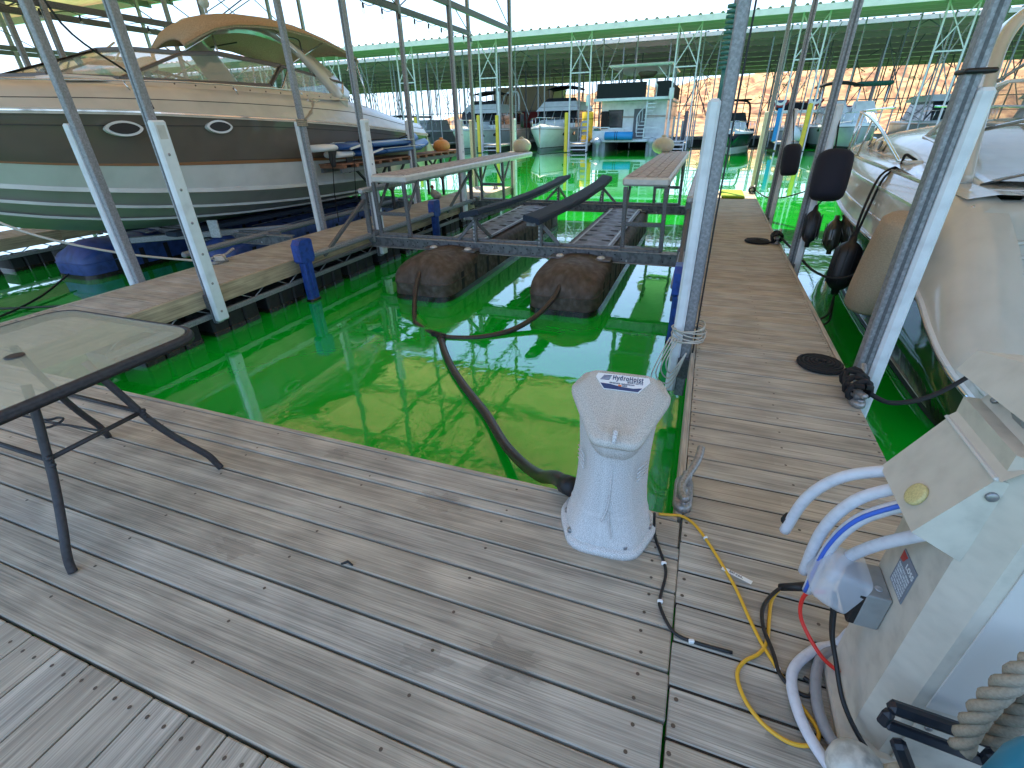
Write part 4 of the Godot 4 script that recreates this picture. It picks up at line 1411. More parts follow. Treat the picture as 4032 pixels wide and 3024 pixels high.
func wsf_frame(base: Array, topl: Array, cx: float) -> SurfaceTool:
	var s := S()
	for sd in [-1.0, 1.0]:
		var f := func(v: Vector3) -> Vector3: return Vector3(cx + sd * v.x, v.y, v.z)
		for k in 4:
			bar(s, f.call(base[k]), f.call(base[k + 1]), 0.045, 0.04, 0.006)
			bar(s, f.call(topl[k]), f.call(topl[k + 1]), 0.060, 0.05, 0.008)
		bar(s, f.call(topl[4]), f.call(topl[5]), 0.045, 0.04, 0.006)
		bar(s, f.call(topl[5]), f.call(topl[6]), 0.04, 0.035, 0.006)
		for k in [0, 2, 4]:
			bar(s, f.call(base[k]), f.call(topl[k]), 0.035, 0.05 if k != 4 else 0.07, 0.006)
	return s
func build_left_neighbour_slip():
	# the lift that carries the cream cruiser
	var o := thing("boat_lift", "blue float boat lift carrying the cream cruiser", "boat lift")
	pontoon(-9.05, o, -4.45, -11.0, M.blue_float, M.blue_float, 0.02, 0.44)
	pontoon(-7.25, o, -5.5, -11.0, M.blue_float, M.blue_float, 0.0, 0.44)
	lift_beam("front_beam", -10.35, -5.85, -5.85, o)
	lift_beam("rear_beam", -10.35, -5.85, -9.6, o)
	for x in [-9.05, -7.25]:
		for z in [-5.85, -9.6]:
			var s := S()
			bx(s, arr(Basis(), Vector3(x, -0.09, z)), Vector3(0.8, 0.03, 0.36), 0.004)
			part("pontoon_bracket", s, M.lift_steel, o)
	for x in [-8.75, -7.45]:
		var s := S()
		bar(s, Vector3(x, 0.10, -5.1), Vector3(x, 0.0, -10.4), 0.07, 0.24, 0.01)
		part("bunk", s, M.bunk_carpet, o)
		for z in [-5.85, -9.6]:
			s = S()
			bar(s, Vector3(x, 0.0, z), Vector3(x, 0.10, z), 0.10, 0.10, 0.004)
			part("bunk_post", s, M.lift_steel, o)
	var s := S()
	bar(s, Vector3(-6.35, 0.02, -4.4), Vector3(-6.35, 0.02, -10.2), 0.075, 0.075, 0.02)
	bar(s, Vector3(-8.1, 0.02, -4.9), Vector3(-6.35, 0.02, -6.4), 0.09, 0.06, 0.01)
	part("side_tube", s, M.galv, o)
	s = S()
	bx(s, arr(Basis.from_euler(Vector3(0, 0.3, 0)), Vector3(-6.95, 0.14, -5.45)), Vector3(0.16, 0.26, 0.03), 0.005)
	part("warning_plate", s, M.galv_light, o)
	# catwalk used as a shelf, pallet boards on a dark frame
	var w := thing("dock_shelf", "red-brown pallet board shelf on dark legs beside the cream cruiser's stern", "shelf", Vector3(-6.03, 0, 0))
	for k in 3:
		s = S()
		bx(s, arr(Basis(Vector3.UP, PI / 2), Vector3(-0.17 + k * 0.17, 0.905, -9.6)), Vector3(4.7, 0.025, 0.155), 0.003, Vector2(k * 0.7, k * 0.33))
		part("shelf_board", s, M.red_board, w)
	for k in 14:
		s = S()
		bx(s, arr(Basis(), Vector3(0, 0.868, -7.32 - k * 0.35)), Vector3(0.50, 0.045, 0.09), 0.003, Vector2(k * 0.37, k * 0.21))
		part("pallet_batten", s, M.red_board, w)
	s = S()
	for x in [-0.20, 0.20]: bar(s, Vector3(x, 0.81, -7.25), Vector3(x, 0.81, -11.95), 0.07, 0.05, 0.004)
	part("shelf_frame", s, M.galv_dark, w)
	for z in [-8.7, -10.85]:
		for x in [-0.20, 0.20]:
			s = S()
			bar(s, Vector3(x, -0.02, z), Vector3(x, 0.78, z), 0.05, 0.05, 0.004)
			bar(s, Vector3(x, 0.32, z), Vector3(x, 0.78, z + 0.55), 0.04, 0.04, 0.004)
			bar(s, Vector3(x, 0.32, z), Vector3(x, 0.78, z - 0.55), 0.04, 0.04, 0.004)
			part("leg", s, M.frame_dark, w)
	# two paddleboards, tails towards the camera
	for k in 2:
		var y := 1.17 - k * 0.115
		var zo := -0.05 - 0.42 * k
		var b := thing("paddleboard", ["upper blue inflatable paddleboard with white tail and black paddle", "lower blue inflatable paddleboard resting on the pallet shelf"][k], "paddleboard", Vector3(-6.03, y, zo), 0.0, "blue paddleboards on the shelf")
		var rings := []
		var tails := []
		for i in 21:
			var t := i / 20.0
			var z := lerpf(-6.85, -10.05, t)
			var hw := 0.36 * pow(sin(PI * clampf(lerpf(0.10, 0.93, t), 0, 1)), 0.55)
			if i == 0: hw = 0.16
			if i == 20: hw = 0.05
			var yy := 0.10 * pow(clampf((t - 0.75) / 0.25, 0, 1), 2)
			var ring := []
			for j in 12:
				var a := TAU * j / 12
				var sx := signf(cos(a)) * pow(absf(cos(a)), 0.5)
				ring.append(Vector3(sx * hw, yy + sin(a) * 0.055, z))
			rings.append(ring)
		s = S(true); loft(s, rings.slice(3), true, true, true)
		var hull := part("hull", s, M.board_blue, b)
		s = S(true); loft(s, rings.slice(0, 3), true, true, true)
		part("white_tail", s, M.board_white, b)
		s = S()
		# white chevron stripe around the rail
		for sd in [-1.0, 1.0]:
			bar(s, Vector3(sd * 0.355, -0.03, -7.35), Vector3(sd * 0.372, 0.045, -7.85), 0.03, 0.02)
			bar(s, Vector3(sd * 0.372, 0.047, -7.85), Vector3(sd * 0.366, 0.052, -9.4), 0.008, 0.02)
		part("white_stripe", s, M.board_white, hull)
		s = S()
		var poly := PackedVector2Array([Vector2(0, 0), Vector2(0.20, 0), Vector2(0.14, -0.10), Vector2(0.10, -0.25), Vector2(0.02, -0.26), Vector2(-0.02, -0.14)])
		prism(s, poly, 0.02, arr(Basis(Vector3.UP, PI / 2), Vector3(0.12, -0.04, -7.08)))
		part("fin", s, M.matt_black, b)
		for z in [-8.0, -9.3]:
			s = S(true)
			var lp := []
			for j in 13:
				var a := TAU * j / 12
				lp.append(Vector3(cos(a) * 0.375, 0.0 + sin(a) * 0.066, z))
			tube(s, lp, 0.006, 5, false)
			part("strap", s, M.board_blue, b)
		if k == 0:
			s = S(true)
			tube(s, [Vector3(0.2, 0.075, -7.9), Vector3(0.22, 0.085, -9.5)], 0.014, 6)
			lathe(s, [[0.004, -0.05], [0.035, -0.02], [0.035, 0.02], [0.004, 0.05]], 8, arr(Basis(), Vector3(0.2, 0.075, -7.86)))
			tube(s, [Vector3(0.3, 0.08, -9.0), Vector3(0.15, 0.16, -9.75)], [0.012, 0.02], 6)
			part("paddle", s, M.matt_black, b)
	# lines hanging from the boards
	for q in [[-6.0, -6.95], [-5.95, -7.45]]:
		s = S(true)
		tube(s, spl([Vector3(q[0] + 0.3, 1.1, q[1]), Vector3(q[0] + 0.24, 0.5, q[1] + 0.05), Vector3(q[0] + 0.14, 0.02, q[1] - 0.04)], 5), 0.007, 5)
		solo("tie_line", s, M.black_rope, "thin dark line hanging from the %s paddleboard's tail to the dock" % ("upper" if q[1] > -7.2 else "lower"), "line")
	# bunched tan line from the cruiser's cleat to the post
	s = S(true)
	tube(s, spl([Vector3(-6.52, 1.90, -7.72), Vector3(-6.42, 1.72, -7.5), Vector3(-6.30, 1.60, -7.2), Vector3(-6.0, 1.50, -6.7), Vector3(-5.80, 1.52, -6.45)], 6), [0.02, 0.02, 0.026, 0.03, 0.02, 0.016, 0.02, 0.03, 0.022, 0.018, 0.016, 0.016, 0.016, 0.016, 0.016, 0.016, 0.016, 0.016, 0.016, 0.016, 0.016, 0.016, 0.016, 0.016, 0.016], 7)
	for k in 4:
		var lp := []
		for j in 11:
			var a := TAU * j / 10
			lp.append(Vector3(-5.735 + cos(a) * 0.065, 1.50 + k * 0.024, -6.45 + sin(a) * 0.075))
		tube(s, lp, 0.013, 6, false)
	tube(s, spl([Vector3(-5.80, 1.49, -6.42), Vector3(-5.90, 1.0, -6.52), Vector3(-6.05, 0.55, -6.7)], 5), 0.012, 6)
	solo("mooring_line", s, M.tan_rope, "frayed tan line from the cream cruiser's side cleat wound on a post", "rope")
	# white line from the bow to a dock cleat, black cord above the water
	s = S(true)
	tube(s, spl([Vector3(-7.3, 1.05, -2.7), Vector3(-6.5, 0.60, -2.95), Vector3(-6.1, 0.28, -3.5), Vector3(-5.75, 0.06, -4.12), Vector3(-5.62, 0.04, -4.22)], 6), 0.013, 7)
	for k in 3:
		var lp := []
		for j in 9:
			var a := TAU * j / 8
			lp.append(Vector3(-5.55 + cos(a) * (0.08 - k * 0.012), 0.05 + k * 0.018, -4.3 + sin(a) * 0.06))
		tube(s, lp, 0.012, 6, false)
	solo("mooring_line", s, M.white_rope, "off-white line sagging from the cream cruiser's bow to a dock cleat", "rope")
	s = S(true)
	tube(s, spl([Vector3(-9.6, -0.48, -2.7), Vector3(-8.0, -0.50, -3.3), Vector3(-6.5, -0.40, -3.9), Vector3(-5.72, -0.05, -4.5)], 6), 0.014, 6)
	tube(s, spl([Vector3(-8.2, -0.55, -2.2), Vector3(-8.0, -0.52, -2.9), Vector3(-8.3, -0.48, -3.6), Vector3(-8.85, -0.40, -4.3)], 6), 0.014, 6)
	solo("shore_cord", s, M.rubber, "black cord lying low over the green water under the cream cruiser", "cord")
	# a plug hanging from the post
	s = S(true)
	tube(s, spl([Vector3(-5.72, 3.0, -3.44), Vector3(-5.70, 2.35, -3.6), Vector3(-5.66, 2.02, -4.0), Vector3(-5.62, 1.90, -4.1), Vector3(-5.60, 1.80, -4.1)], 6), 0.011, 6)
	var pc := thing("power_lead", "black power cord with its plug hanging in front of the cream cruiser", "cord")
	part("lead", s, M.rubber, pc)
	s = S(true)
	lathe(s, [[0.012, 0.05], [0.022, 0.03], [0.026, -0.05], [0.034, -0.09], [0.01, -0.095]], 10, arr(Basis(), Vector3(-5.60, 1.77, -4.1)))
	part("plug", s, M.rubber, pc)
	# black tarpaulin over the next boat
	s = S(true)
	var rings := []
	for i in 15:
		var t := i / 14.0
		var z := lerpf(-4.0, -9.9, t)
		var h := 0.55 * pow(sin(PI * clampf(lerpf(0.18, 0.98, t), 0, 1)), 0.6)
		var hw := 1.5 * pow(sin(PI * clampf(lerpf(0.3, 0.985, t), 0, 1)), 0.6)
		var ring := []
		for j in 13:
			var a := lerpf(0.0, PI, j / 12.0)
			ring.append(Vector3(-13.9 + cos(a) * hw, 1.95 + sin(a) * h + 0.015 * sin(j * 2.1 + i * 1.3), z))
		rings.append(ring)
	loft(s, rings, false, true, false)
	var cov := thing("covered_boat", "boat under a black tarpaulin, beyond the cream cruiser's bow", "boat")
	part("tarpaulin", s, M.canvas_black, cov)
	s = S(true)
	rings = []
	for i in 15:
		var t := i / 14.0
		var z := lerpf(-4.0, -9.9, t)
		var hw := 1.46 * pow(sin(PI * clampf(lerpf(0.3, 0.985, t), 0, 1)), 0.6)
		rings.append([Vector3(-13.9 - hw, 1.97, z), Vector3(-13.9 - hw * 0.8, 0.9, z), Vector3(-13.9, 0.3 + t * 0.9, z), Vector3(-13.9 + hw * 0.8, 0.9, z), Vector3(-13.9 + hw, 1.97, z)])
	loft(s, rings, false, false, false)
	part("hull", s, M.far_white, cov)

func ribbed_lantern(label: String, at: Vector3, mat: Material, r: float):
	var o := thing("solar_lantern", label, "lantern", at, 0.0, "round ribbed lanterns on the catwalk ends")
	var s := S(true)
	var rings := []
	for j in 11:
		var v := lerpf(-1.0, 1.0, j / 10.0)
		var rr := r * sqrt(maxf(1.0 - v * v, 0.02))
		var ring := []
		for k in 48:
			var a := -TAU * k / 48
			var q := rr * (0.93 + 0.07 * absf(cos(a * 8.0)))
			ring.append(Vector3(cos(a) * q, v * r * 0.74, sin(a) * q))
		rings.append(ring)
	loft(s, rings, true, true)
	part("ribbed_globe", s, mat, o)
	s = S(true)
	lathe(s, [[0.05, r * 0.70], [0.05, r * 0.84], [0.02, r * 0.9]], 10, Transform3D())
	part("cap", s, mat, o)
	s = S(true)
	lathe(s, [[0.03, -r * 1.15], [0.03, -r * 0.6]], 8, Transform3D())
	part("stub_pole", s, M.cover, o)

# ------------------------------------------------------------------ the boat on the right
func build_right_boat():
	var cx := 3.40
	var o := thing("express_cruiser", "glossy cream express cruiser with dark olive hull, moored right of the finger dock", "boat")
	# z, half beam at rub rail, rub y, sheer y, sheer half beam, waterline half beam
	var raw := [
		[-3.22, 1.20, -0.42, -0.10, 1.12, 1.15], [-3.32, 1.44, -0.28, -0.06, 1.33, 1.36], [-3.42, 1.62, -0.12, 0.02, 1.48, 1.49], [-3.55, 1.73, 0.0, 0.12, 1.57, 1.54], [-3.80, 1.77, 0.11, 0.32, 1.60, 1.57],
		[-4.15, 1.78, 0.25, 0.60, 1.60, 1.58], [-4.62, 1.79, 0.37, 0.85, 1.60, 1.58], [-5.2, 1.80, 0.40, 0.915, 1.60, 1.57], [-6.0, 1.80, 0.42, 0.94, 1.60, 1.56], [-7.0, 1.78, 0.46, 0.95, 1.58, 1.52], [-8.0, 1.70, 0.53, 0.955, 1.53, 1.40],
		[-9.0, 1.55, 0.60, 0.97, 1.42, 1.18], [-10.0, 1.30, 0.68, 0.99, 1.22, 0.86], [-11.0, 0.88, 0.78, 1.02, 0.84, 0.45], [-11.7, 0.42, 0.86, 1.05, 0.42, 0.12], [-12.05, 0.05, 0.92, 1.07, 0.05, 0.0]]
	var st := []
	for r in raw:
		st.append([r[0], [Vector2(0.0, -0.95), Vector2(r[5], WATER), Vector2(lerpf(r[5], r[1], 0.62), lerpf(WATER, r[2], 0.55)), Vector2(r[1], r[2]),
			Vector2(lerpf(r[1], r[4], 0.10), lerpf(r[2], r[3], 0.30)), Vector2(lerpf(r[1], r[4], 0.45), lerpf(r[2], r[3], 0.72)), Vector2(r[4], r[3]), Vector2(maxf(r[4] - 0.10, 0.0), r[3] + 0.035), Vector2(maxf(r[4] - 0.24, 0.0), r[3] + 0.03)]])
	var fine := []
	for i in st.size() - 1:
		for k in 4:
			var t := k / 4.0
			var pts := []
			for j in 9:
				pts.append((st[i][1][j] as Vector2).cubic_interpolate(st[i + 1][1][j], st[maxi(i - 1, 0)][1][j], st[mini(i + 2, st.size() - 1)][1][j], t))
			fine.append([lerpf(st[i][0], st[i + 1][0], t), pts])
	fine.append(st[-1])
	# our order runs from stern to bow: z falls
	var s := S(true)
	band(s, fine, cx, 0, 3)
	var hull := part("hull", s, M.olive_hull, o)
	var tops := band_parts("topsides", fine, cx, 3, 8, M.cream2, o)
	strips("rub_rail", fine, cx, [[3, 0.035, 0.022, 0.0]], M.gel_white, hull)
	strips("rail_insert", fine, cx, [[3, 0.012, 0.032, 0.0]], M.steel, hull)
	strips("boot_stripe", fine, cx, [[1, 0.05, 0.012, 0.03]], M.rubber, hull)
	strips("boot_stripe", fine, cx, [[1, 0.010, 0.018, 0.06]], M.gel_white, hull)
	strips("moulding", fine.slice(26), cx, [[4, 0.022, 0.016, 0.0], [5, 0.022, 0.016, 0.0], [6, 0.022, 0.016, 0.0]], M.cream2, tops)
	# broad quarter mouldings that sweep down to the stern
	for q in [[0.30, 0.014], [0.62, 0.02]]:
		s = S(true)
		for sd in [-1.0]:
			var rp := []
			for r in fine.slice(2, 26):
				var a: Vector2 = r[1][3]; var b: Vector2 = r[1][6]
				var p: Vector2 = a.lerp(b, q[0])
				rp.append(Vector3(cx + sd * (p.x + 0.004), p.y, r[0]))
			tube(s, rp, q[1], 8)
		part("moulding", s, M.cream2, tops)
	# transom wall and bathing platform
	var prof := [Vector2(0.885, -4.72), Vector2(0.875, -4.60), Vector2(0.83, -4.50), Vector2(0.62, -4.36), Vector2(0.35, -4.24), Vector2(0.12, -4.14), Vector2(-0.01, -4.04), Vector2(-0.065, -3.90), Vector2(-0.085, -3.60), Vector2(-0.095, -3.30)]
	s = S(true)
	var rings := []
	for i in 15:
		var u := i / 14.0
		var x := lerpf(-1.50, 1.50, u)
		var ring := []
		for p in prof:
			var corner := pow(absf(x) / 1.50, 8)
			ring.append(Vector3(cx + x, p.x, p.y + corner * 0.16 * clampf((0.86 - p.x) / 0.4, 0, 1)))
		rings.append(ring)
	loft(s, rings, false, false, true)
	var tr := part("transom", s, M.cream2, o)
	for k in 6:
		s = S(true)
		var y := 0.66 - k * 0.095
		var z := lerpf(-4.36, -4.16, k / 5.0)
		tube(s, spl([Vector3(cx - 1.45, y - 0.045, z + 0.06), Vector3(cx - 1.33, y - 0.01, z + 0.022), Vector3(cx - 1.10, y + 0.01, z + 0.0)], 4), [0.006, 0.016, 0.022, 0.022, 0.020, 0.016, 0.012, 0.008, 0.004], 7)
		part("step_rib", s, M.cream2, tr)
	s = S()
	bar(s, Vector3(cx - 1.06, 0.70, -4.385), Vector3(cx - 1.06, 0.02, -4.09), 0.006, 0.006)
	part("hatch_seam", s, M.vinyl_dark, tr)
	s = S(true)
	disc(s, Vector3(cx - 0.98, 0.44, -4.265), Vector3(0, 0.38, 1), 0.085, 0.02, 24)
	var pl := part("deck_plate", s, M.steel, tr)
	s = S(true)
	disc(s, Vector3(cx - 0.98, 0.446, -4.25), Vector3(0, 0.38, 1), 0.055, 0.012, 20)
	part("inset", s, M.galv_light, pl)
	# chrome cleats: coaming and stern
	var cl := thing("stern_cleat", "chrome cleat standing on the cream cruiser's transom, black line around it", "cleat", Vector3(cx - 0.99, 0.24, -4.19))
	s = S(true)
	tube(s, spl([Vector3(0.02, -0.17, 0.16), Vector3(0.0, -0.08, 0.12), Vector3(0, 0.06, 0.07), Vector3(0.02, 0.17, 0.04)], 4), 0.012, 7)
	part("horn", s, M.steel, cl)
	s = S(true)
	for y in [-0.04, 0.04]: tube(s, [Vector3(0, y, 0.10), Vector3(0, y - 0.01, 0.0)], 0.014, 7)
	part("leg", s, M.steel, cl)
	cl = thing("coaming_cleat", "chrome cleat on the cruiser's cream side deck with a black line", "cleat", Vector3(cx - 1.52, 0.80, -4.72))
	s = S(true)
	tube(s, spl([Vector3(-0.02, 0.045, 0.15), Vector3(0, 0.055, 0.06), Vector3(0, 0.055, -0.06), Vector3(0.02, 0.045, -0.15)], 4), 0.012, 7)
	part("horn", s, M.steel, cl)
	s = S(true)
	for z in [-0.04, 0.04]: tube(s, [Vector3(0, 0.05, z), Vector3(0, 0.0, z)], 0.016, 7)
	part("leg", s, M.steel, cl)
	# through-hull fittings on the dark side
	s = S(true)
	for q in [[-4.15, -0.15], [-4.08, -0.19]]:
		disc(s, Vector3(cx - 1.665, q[1], q[0]), Vector3(-1, -0.2, 0.1), 0.022, 0.03, 12)
	part("drain_fittings", s, M.steel, hull)
	# cabin trunk and foredeck
	s = S(true)
	rings = []
	for q in [[-5.05, 1.38, 0.95, 1.30, 0.97, 0.97], [-5.6, 1.37, 0.97, 1.24, 1.02, 1.02], [-6.4, 1.36, 0.98, 1.16, 1.14, 1.16], [-7.0, 1.34, 0.985, 1.12, 1.20, 1.27], [-8.0, 1.29, 0.99, 1.06, 1.22, 1.33], [-9.0, 1.19, 1.0, 0.96, 1.21, 1.34], [-9.8, 1.03, 1.01, 0.80, 1.17, 1.30], [-10.5, 0.80, 1.02, 0.58, 1.11, 1.20], [-11.1, 0.50, 1.04, 0.3, 1.07, 1.12], [-11.6, 0.25, 1.06, 0.1, 1.07, 1.08]]:
		var ring := []
		for sd in [-1.0, 1.0]:
			var half := [Vector3(cx + sd * q[1], q[2] - 0.03, q[0]), Vector3(cx + sd * (q[1] - 0.02), lerpf(q[2], q[4], 0.45), q[0]), Vector3(cx + sd * lerpf(q[1], q[3], 0.55), lerpf(q[2], q[4], 0.85), q[0]), Vector3(cx + sd * q[3], q[4] + 0.01, q[0]), Vector3(cx + sd * q[3] * 0.5, lerpf(q[4], q[5], 0.75), q[0])]
			if sd > 0: half.reverse()
			ring.append_array(half)
			if sd < 0: ring.append(Vector3(cx, q[5], q[0]))
		rings.append(ring)
	loft(s, rings, false, false, true)
	var cab := part("cabin_trunk", s, M.cream2, o)
	for q in [[-8.25, -1.275, 1.085, -0.12], [-9.25, -1.155, 1.085, -0.16]]:
		var nb := Basis(Vector3(0, 0, 1), Vector3(0.25, 1, 0).normalized(), Vector3(-1, 0.25, 0))
		var ring2 := PackedVector2Array(); var pane := PackedVector2Array()
		for k in 20:
			var a := TAU * k / 20
			ring2.append(Vector2(cos(a) * 0.125, sin(a) * 0.075)); pane.append(Vector2(cos(a) * 0.10, sin(a) * 0.055))
		s = S(); prism(s, ring2, 0.04, arr(Basis(Vector3.UP, q[3]) * nb, Vector3(cx + q[1], q[2], q[0])))
		var ph := part("porthole", s, M.steel, cab)
		s = S(); prism(s, pane, 0.05, arr(Basis(Vector3.UP, q[3]) * nb, Vector3(cx + q[1], q[2], q[0])))
		part("pane", s, M.port_black, ph)
	# windshield
	var b := [Vector3(0, 1.30, -8.15), Vector3(0.7, 1.27, -7.95), Vector3(1.12, 1.20, -7.35), Vector3(1.22, 1.10, -6.0)]
	var t2 := [Vector3(0, 1.74, -7.35), Vector3(0.62, 1.72, -7.20), Vector3(0.98, 1.62, -6.80), Vector3(1.18, 1.38, -5.95)]
	s = S()
	for sd in [-1.0, 1.0]:
		var f := func(v: Vector3) -> Vector3: return Vector3(cx + sd * v.x, v.y, v.z)
		for k in 3:
			bar(s, f.call(b[k]), f.call(b[k + 1]), 0.06, 0.05, 0.01)
			bar(s, f.call(t2[k]), f.call(t2[k + 1]), 0.035, 0.03, 0.008)
		for k in [0, 1, 2, 3]: bar(s, f.call(b[k]), f.call(t2[k]), 0.035, 0.04, 0.008)
	var wf := part("windshield_frame", s, M.gel_white, o)
	for sd in [-1.0, 1.0]:
		for k in 3:
			s = S()
			var f := func(v: Vector3) -> Vector3: return Vector3(cx + sd * v.x, v.y, v.z)
			var nn: Vector3 = ((b[k + 1] - b[k]) as Vector3).cross(t2[k] - b[k]).normalized() * 0.003
			quad(s, f.call(b[k] + nn), f.call(b[k + 1] + nn), f.call(t2[k + 1] + nn), f.call(t2[k] + nn))
			quad(s, f.call(b[k] - nn), f.call(t2[k] - nn), f.call(t2[k + 1] - nn), f.call(b[k + 1] - nn))
			part("pane", s, M.ws_glass, wf)
	# stainless bow rails: an arch that comes down beside the cabin
	for sd in [-1.0, 1.0]:
		s = S(true)
		var rp := []
		for q in [[1.50, 0.97, -6.45], [1.51, 1.12, -6.95], [1.50, 1.30, -7.65], [1.47, 1.42, -8.4], [1.42, 1.465, -9.0], [1.20, 1.49, -10.2], [0.85, 1.52, -11.1], [0.30, 1.55, -11.95]]:
			rp.append(Vector3(cx + sd * q[0], q[1], q[2]))
		tube(s, spl(rp, 6), 0.017, 8)
		var rl := part("bow_rail", s, M.steel, o)
		for q in [[1.48, 1.40, -8.2, 1.53], [1.36, 1.47, -9.4, 1.40], [1.30, 1.48, -9.75, 1.33], [1.05, 1.50, -10.6, 1.10], [0.6, 1.53, -11.5, 0.65]]:
			s = S(true)
			tube(s, [Vector3(cx + sd * q[3], 0.97, q[2]), Vector3(cx + sd * q[0], q[1], q[2])], 0.012, 7)
			part("stanchion", s, M.steel, rl)
	# radar arch
	s = S(true)
	rings = []
	var path := []
	for q in [[-1.42, 0.86, -5.35, 0.27], [-1.40, 1.15, -5.50, 0.24], [-1.36, 1.55, -5.72, 0.21], [-1.31, 1.88, -5.90, 0.19], [-1.20, 2.09, -6.00, 0.18], [-0.98, 2.20, -6.04, 0.18], [-0.5, 2.27, -6.06, 0.18]]: path.append(q)
	var full := path.duplicate()
	for k in range(path.size() - 1, -1, -1): full.append([-path[k][0], path[k][1], path[k][2], path[k][3]])
	var cpts := []
	for q in full: cpts.append(Vector3(cx + q[0], q[1], q[2]))
	var sp := spl(cpts, 4)
	for k in sp.size():
		var i := mini(k / 4, full.size() - 1)
		var i2 := mini(i + 1, full.size() - 1)
		var w: float = lerpf(full[i][3], full[i2][3], (k % 4) / 4.0)
		var d: Vector3 = (sp[mini(k + 1, sp.size() - 1)] - sp[maxi(k - 1, 0)]).normalized()
		var fw := Vector3(0, 0.25, 1); fw = (fw - d * fw.dot(d)).normalized()
		var nn := d.cross(fw).normalized()
		var ring := []
		for j in 14:
			var a := -TAU * j / 14
			ring.append(sp[k] + fw * signf(cos(a)) * pow(absf(cos(a)), 0.7) * w + nn * signf(sin(a)) * pow(absf(sin(a)), 0.7) * 0.055)
		rings.append(ring)
	loft(s, rings, true, true, true)
	var arch := part("radar_arch", s, M.cream2, o)
	s = S(true)
	tube(s, spl([Vector3(cx - 1.40, 1.10, -5.28), Vector3(cx - 1.37, 1.42, -5.46), Vector3(cx - 1.35, 1.62, -5.56), Vector3(cx - 1.36, 1.78, -5.72)], 5), 0.026, 8)
	part("grab_rail", s, M.cream2, arch)
	# tan canvas hanging under and behind the arch, with poles
	s = S(true)
	var up := []; var dn := []
	for i in 9:
		var z := lerpf(-5.75, -3.0, i / 8.0)
		var ru := []; var rd := []
		for j in 11:
			var u := lerpf(-1, 1, j / 10.0)
			var y := 2.10 + 0.16 * (1 - u * u) - 0.05 * pow(i / 8.0, 2) + 0.05 * sin(i / 8.0 * PI) - 0.05 * pow(absf(u), 8) + (0.012 * sin(j * 3.0 + i) if i == 8 or j == 0 else 0.0)
			ru.append(Vector3(cx + 0.05 + u * 1.16, y, z)); rd.append(Vector3(cx + 0.05 + u * 1.15, y - 0.02, z))
		up.append(ru); dn.append(rd)
	loft(s, up, false, false, true); loft(s, dn, false, false, false)
	loft(s, [up[8], dn[8]], false, false, true); loft(s, [up[0], dn[0]], false, false, false)
	var eL := []
	for k in up.size(): eL.append([up[k][0], dn[k][0]])
	loft(s, eL, false, false, true)
	var bim := part("canvas_top", s, M.canvas_tan, o)
	for q in [[-1.50, 0.855, -5.32, -0.10, 1.60, -3.9], [-1.36, 1.62, -5.62, -0.95, 2.12, -5.0], [-1.38, 1.30, -5.55, -0.5, 1.66, -4.4], [-1.20, 0.90, -4.68, -1.10, 1.45, -4.3], [-1.12, 1.78, -6.75, -1.02, 1.25, -6.95], [-1.2, 2.02, -6.3, -1.08, 1.55, -6.85]]:
		s = S(true)
		tube(s, [Vector3(cx + q[0], q[1], q[2]), Vector3(cx + q[3], q[4], q[5])], 0.014, 8)
		part("support_tube", s, M.steel if q[0] != -1.12 else M.frame_dark, bim)
	s = S(true)
	tube(s, [Vector3(cx - 1.38, 1.36, -5.5), Vector3(cx + 1.38, 1.36, -5.5)], 0.013, 7)
	part("support_tube", s, M.steel, bim)
	s = S(true)
	for q in [[-1.50, 0.85, -5.33], [-1.20, 0.895, -4.69]]: lathe(s, [[0.035, -0.01], [0.035, 0.015], [0.018, 0.04], [0.016, 0.07]], 10, arr(Basis(), Vector3(cx + q[0], q[1], q[2])))
	part("deck_socket", s, M.steel, bim)
	s = S()
	box(s, Vector3(cx - 1.04, 1.10, -4.84), Vector3(0.06, 0.06, 0.06), 0.015)
	box(s, Vector3(cx - 1.00, 1.085, -4.80), Vector3(0.04, 0.05, 0.05), 0.012)
	part("tube_clamp", s, M.matt_black, bim)
	# cockpit: coaming, liner, seats, non-skid panel
	s = S(true)
	rings = []
	for q in [[-4.62, 0.0], [-5.1, 0.02], [-5.8, 0.05], [-6.6, 0.10]]:
		rings.append([Vector3(cx - 1.58, 0.895 + q[1], q[0]), Vector3(cx - 1.40, 0.93 + q[1], q[0]), Vector3(cx - 1.12, 0.925 + q[1], q[0]), Vector3(cx - 1.06, 0.90 + q[1], q[0]), Vector3(cx - 1.05, 0.45, q[0]), Vector3(cx - 1.0, 0.10, q[0])])
	loft(s, rings, false, false, true)
	var ck := part("cockpit_coaming", s, M.cream2, o)
	s = S()
	prism(s, PackedVector2Array([Vector2(-1.38, 4.85), Vector2(-1.12, 4.80), Vector2(-1.10, 5.35), Vector2(-1.36, 5.55)]), 0.006, arr(Basis(Vector3.RIGHT, Vector3.FORWARD, Vector3.UP), Vector3(cx, 0.938, 0)))
	part("nonskid_panel", s, M.gel_white, ck)
	s = S(true)
	disc(s, Vector3(cx - 1.555, 0.885, -5.05), Vector3(-0.8, 0.5, 0.2), 0.055, 0.02, 16)
	part("speaker_vent", s, M.matt_black, ck)
	s = S()
	box(s, Vector3(cx, 0.06, -5.6), Vector3(2.2, 0.06, 2.2), 0.01)
	part("cockpit_sole", s, M.cream2, o)
	s = S()
	box(s, Vector3(cx + 0.1, 0.55, -6.75), Vector3(2.3, 1.0, 0.25), 0.08)
	box(s, Vector3(cx + 1.25, 0.60, -5.5), Vector3(0.32, 0.85, 2.2), 0.06)
	part("cockpit_liner", s, M.cream2, o)
	s = S()
	box(s, Vector3(cx + 0.2, 0.40, -4.95), Vector3(2.0, 0.5, 0.5), 0.08)
	part("aft_bench", s, M.cream2, o)
	s = S(true)
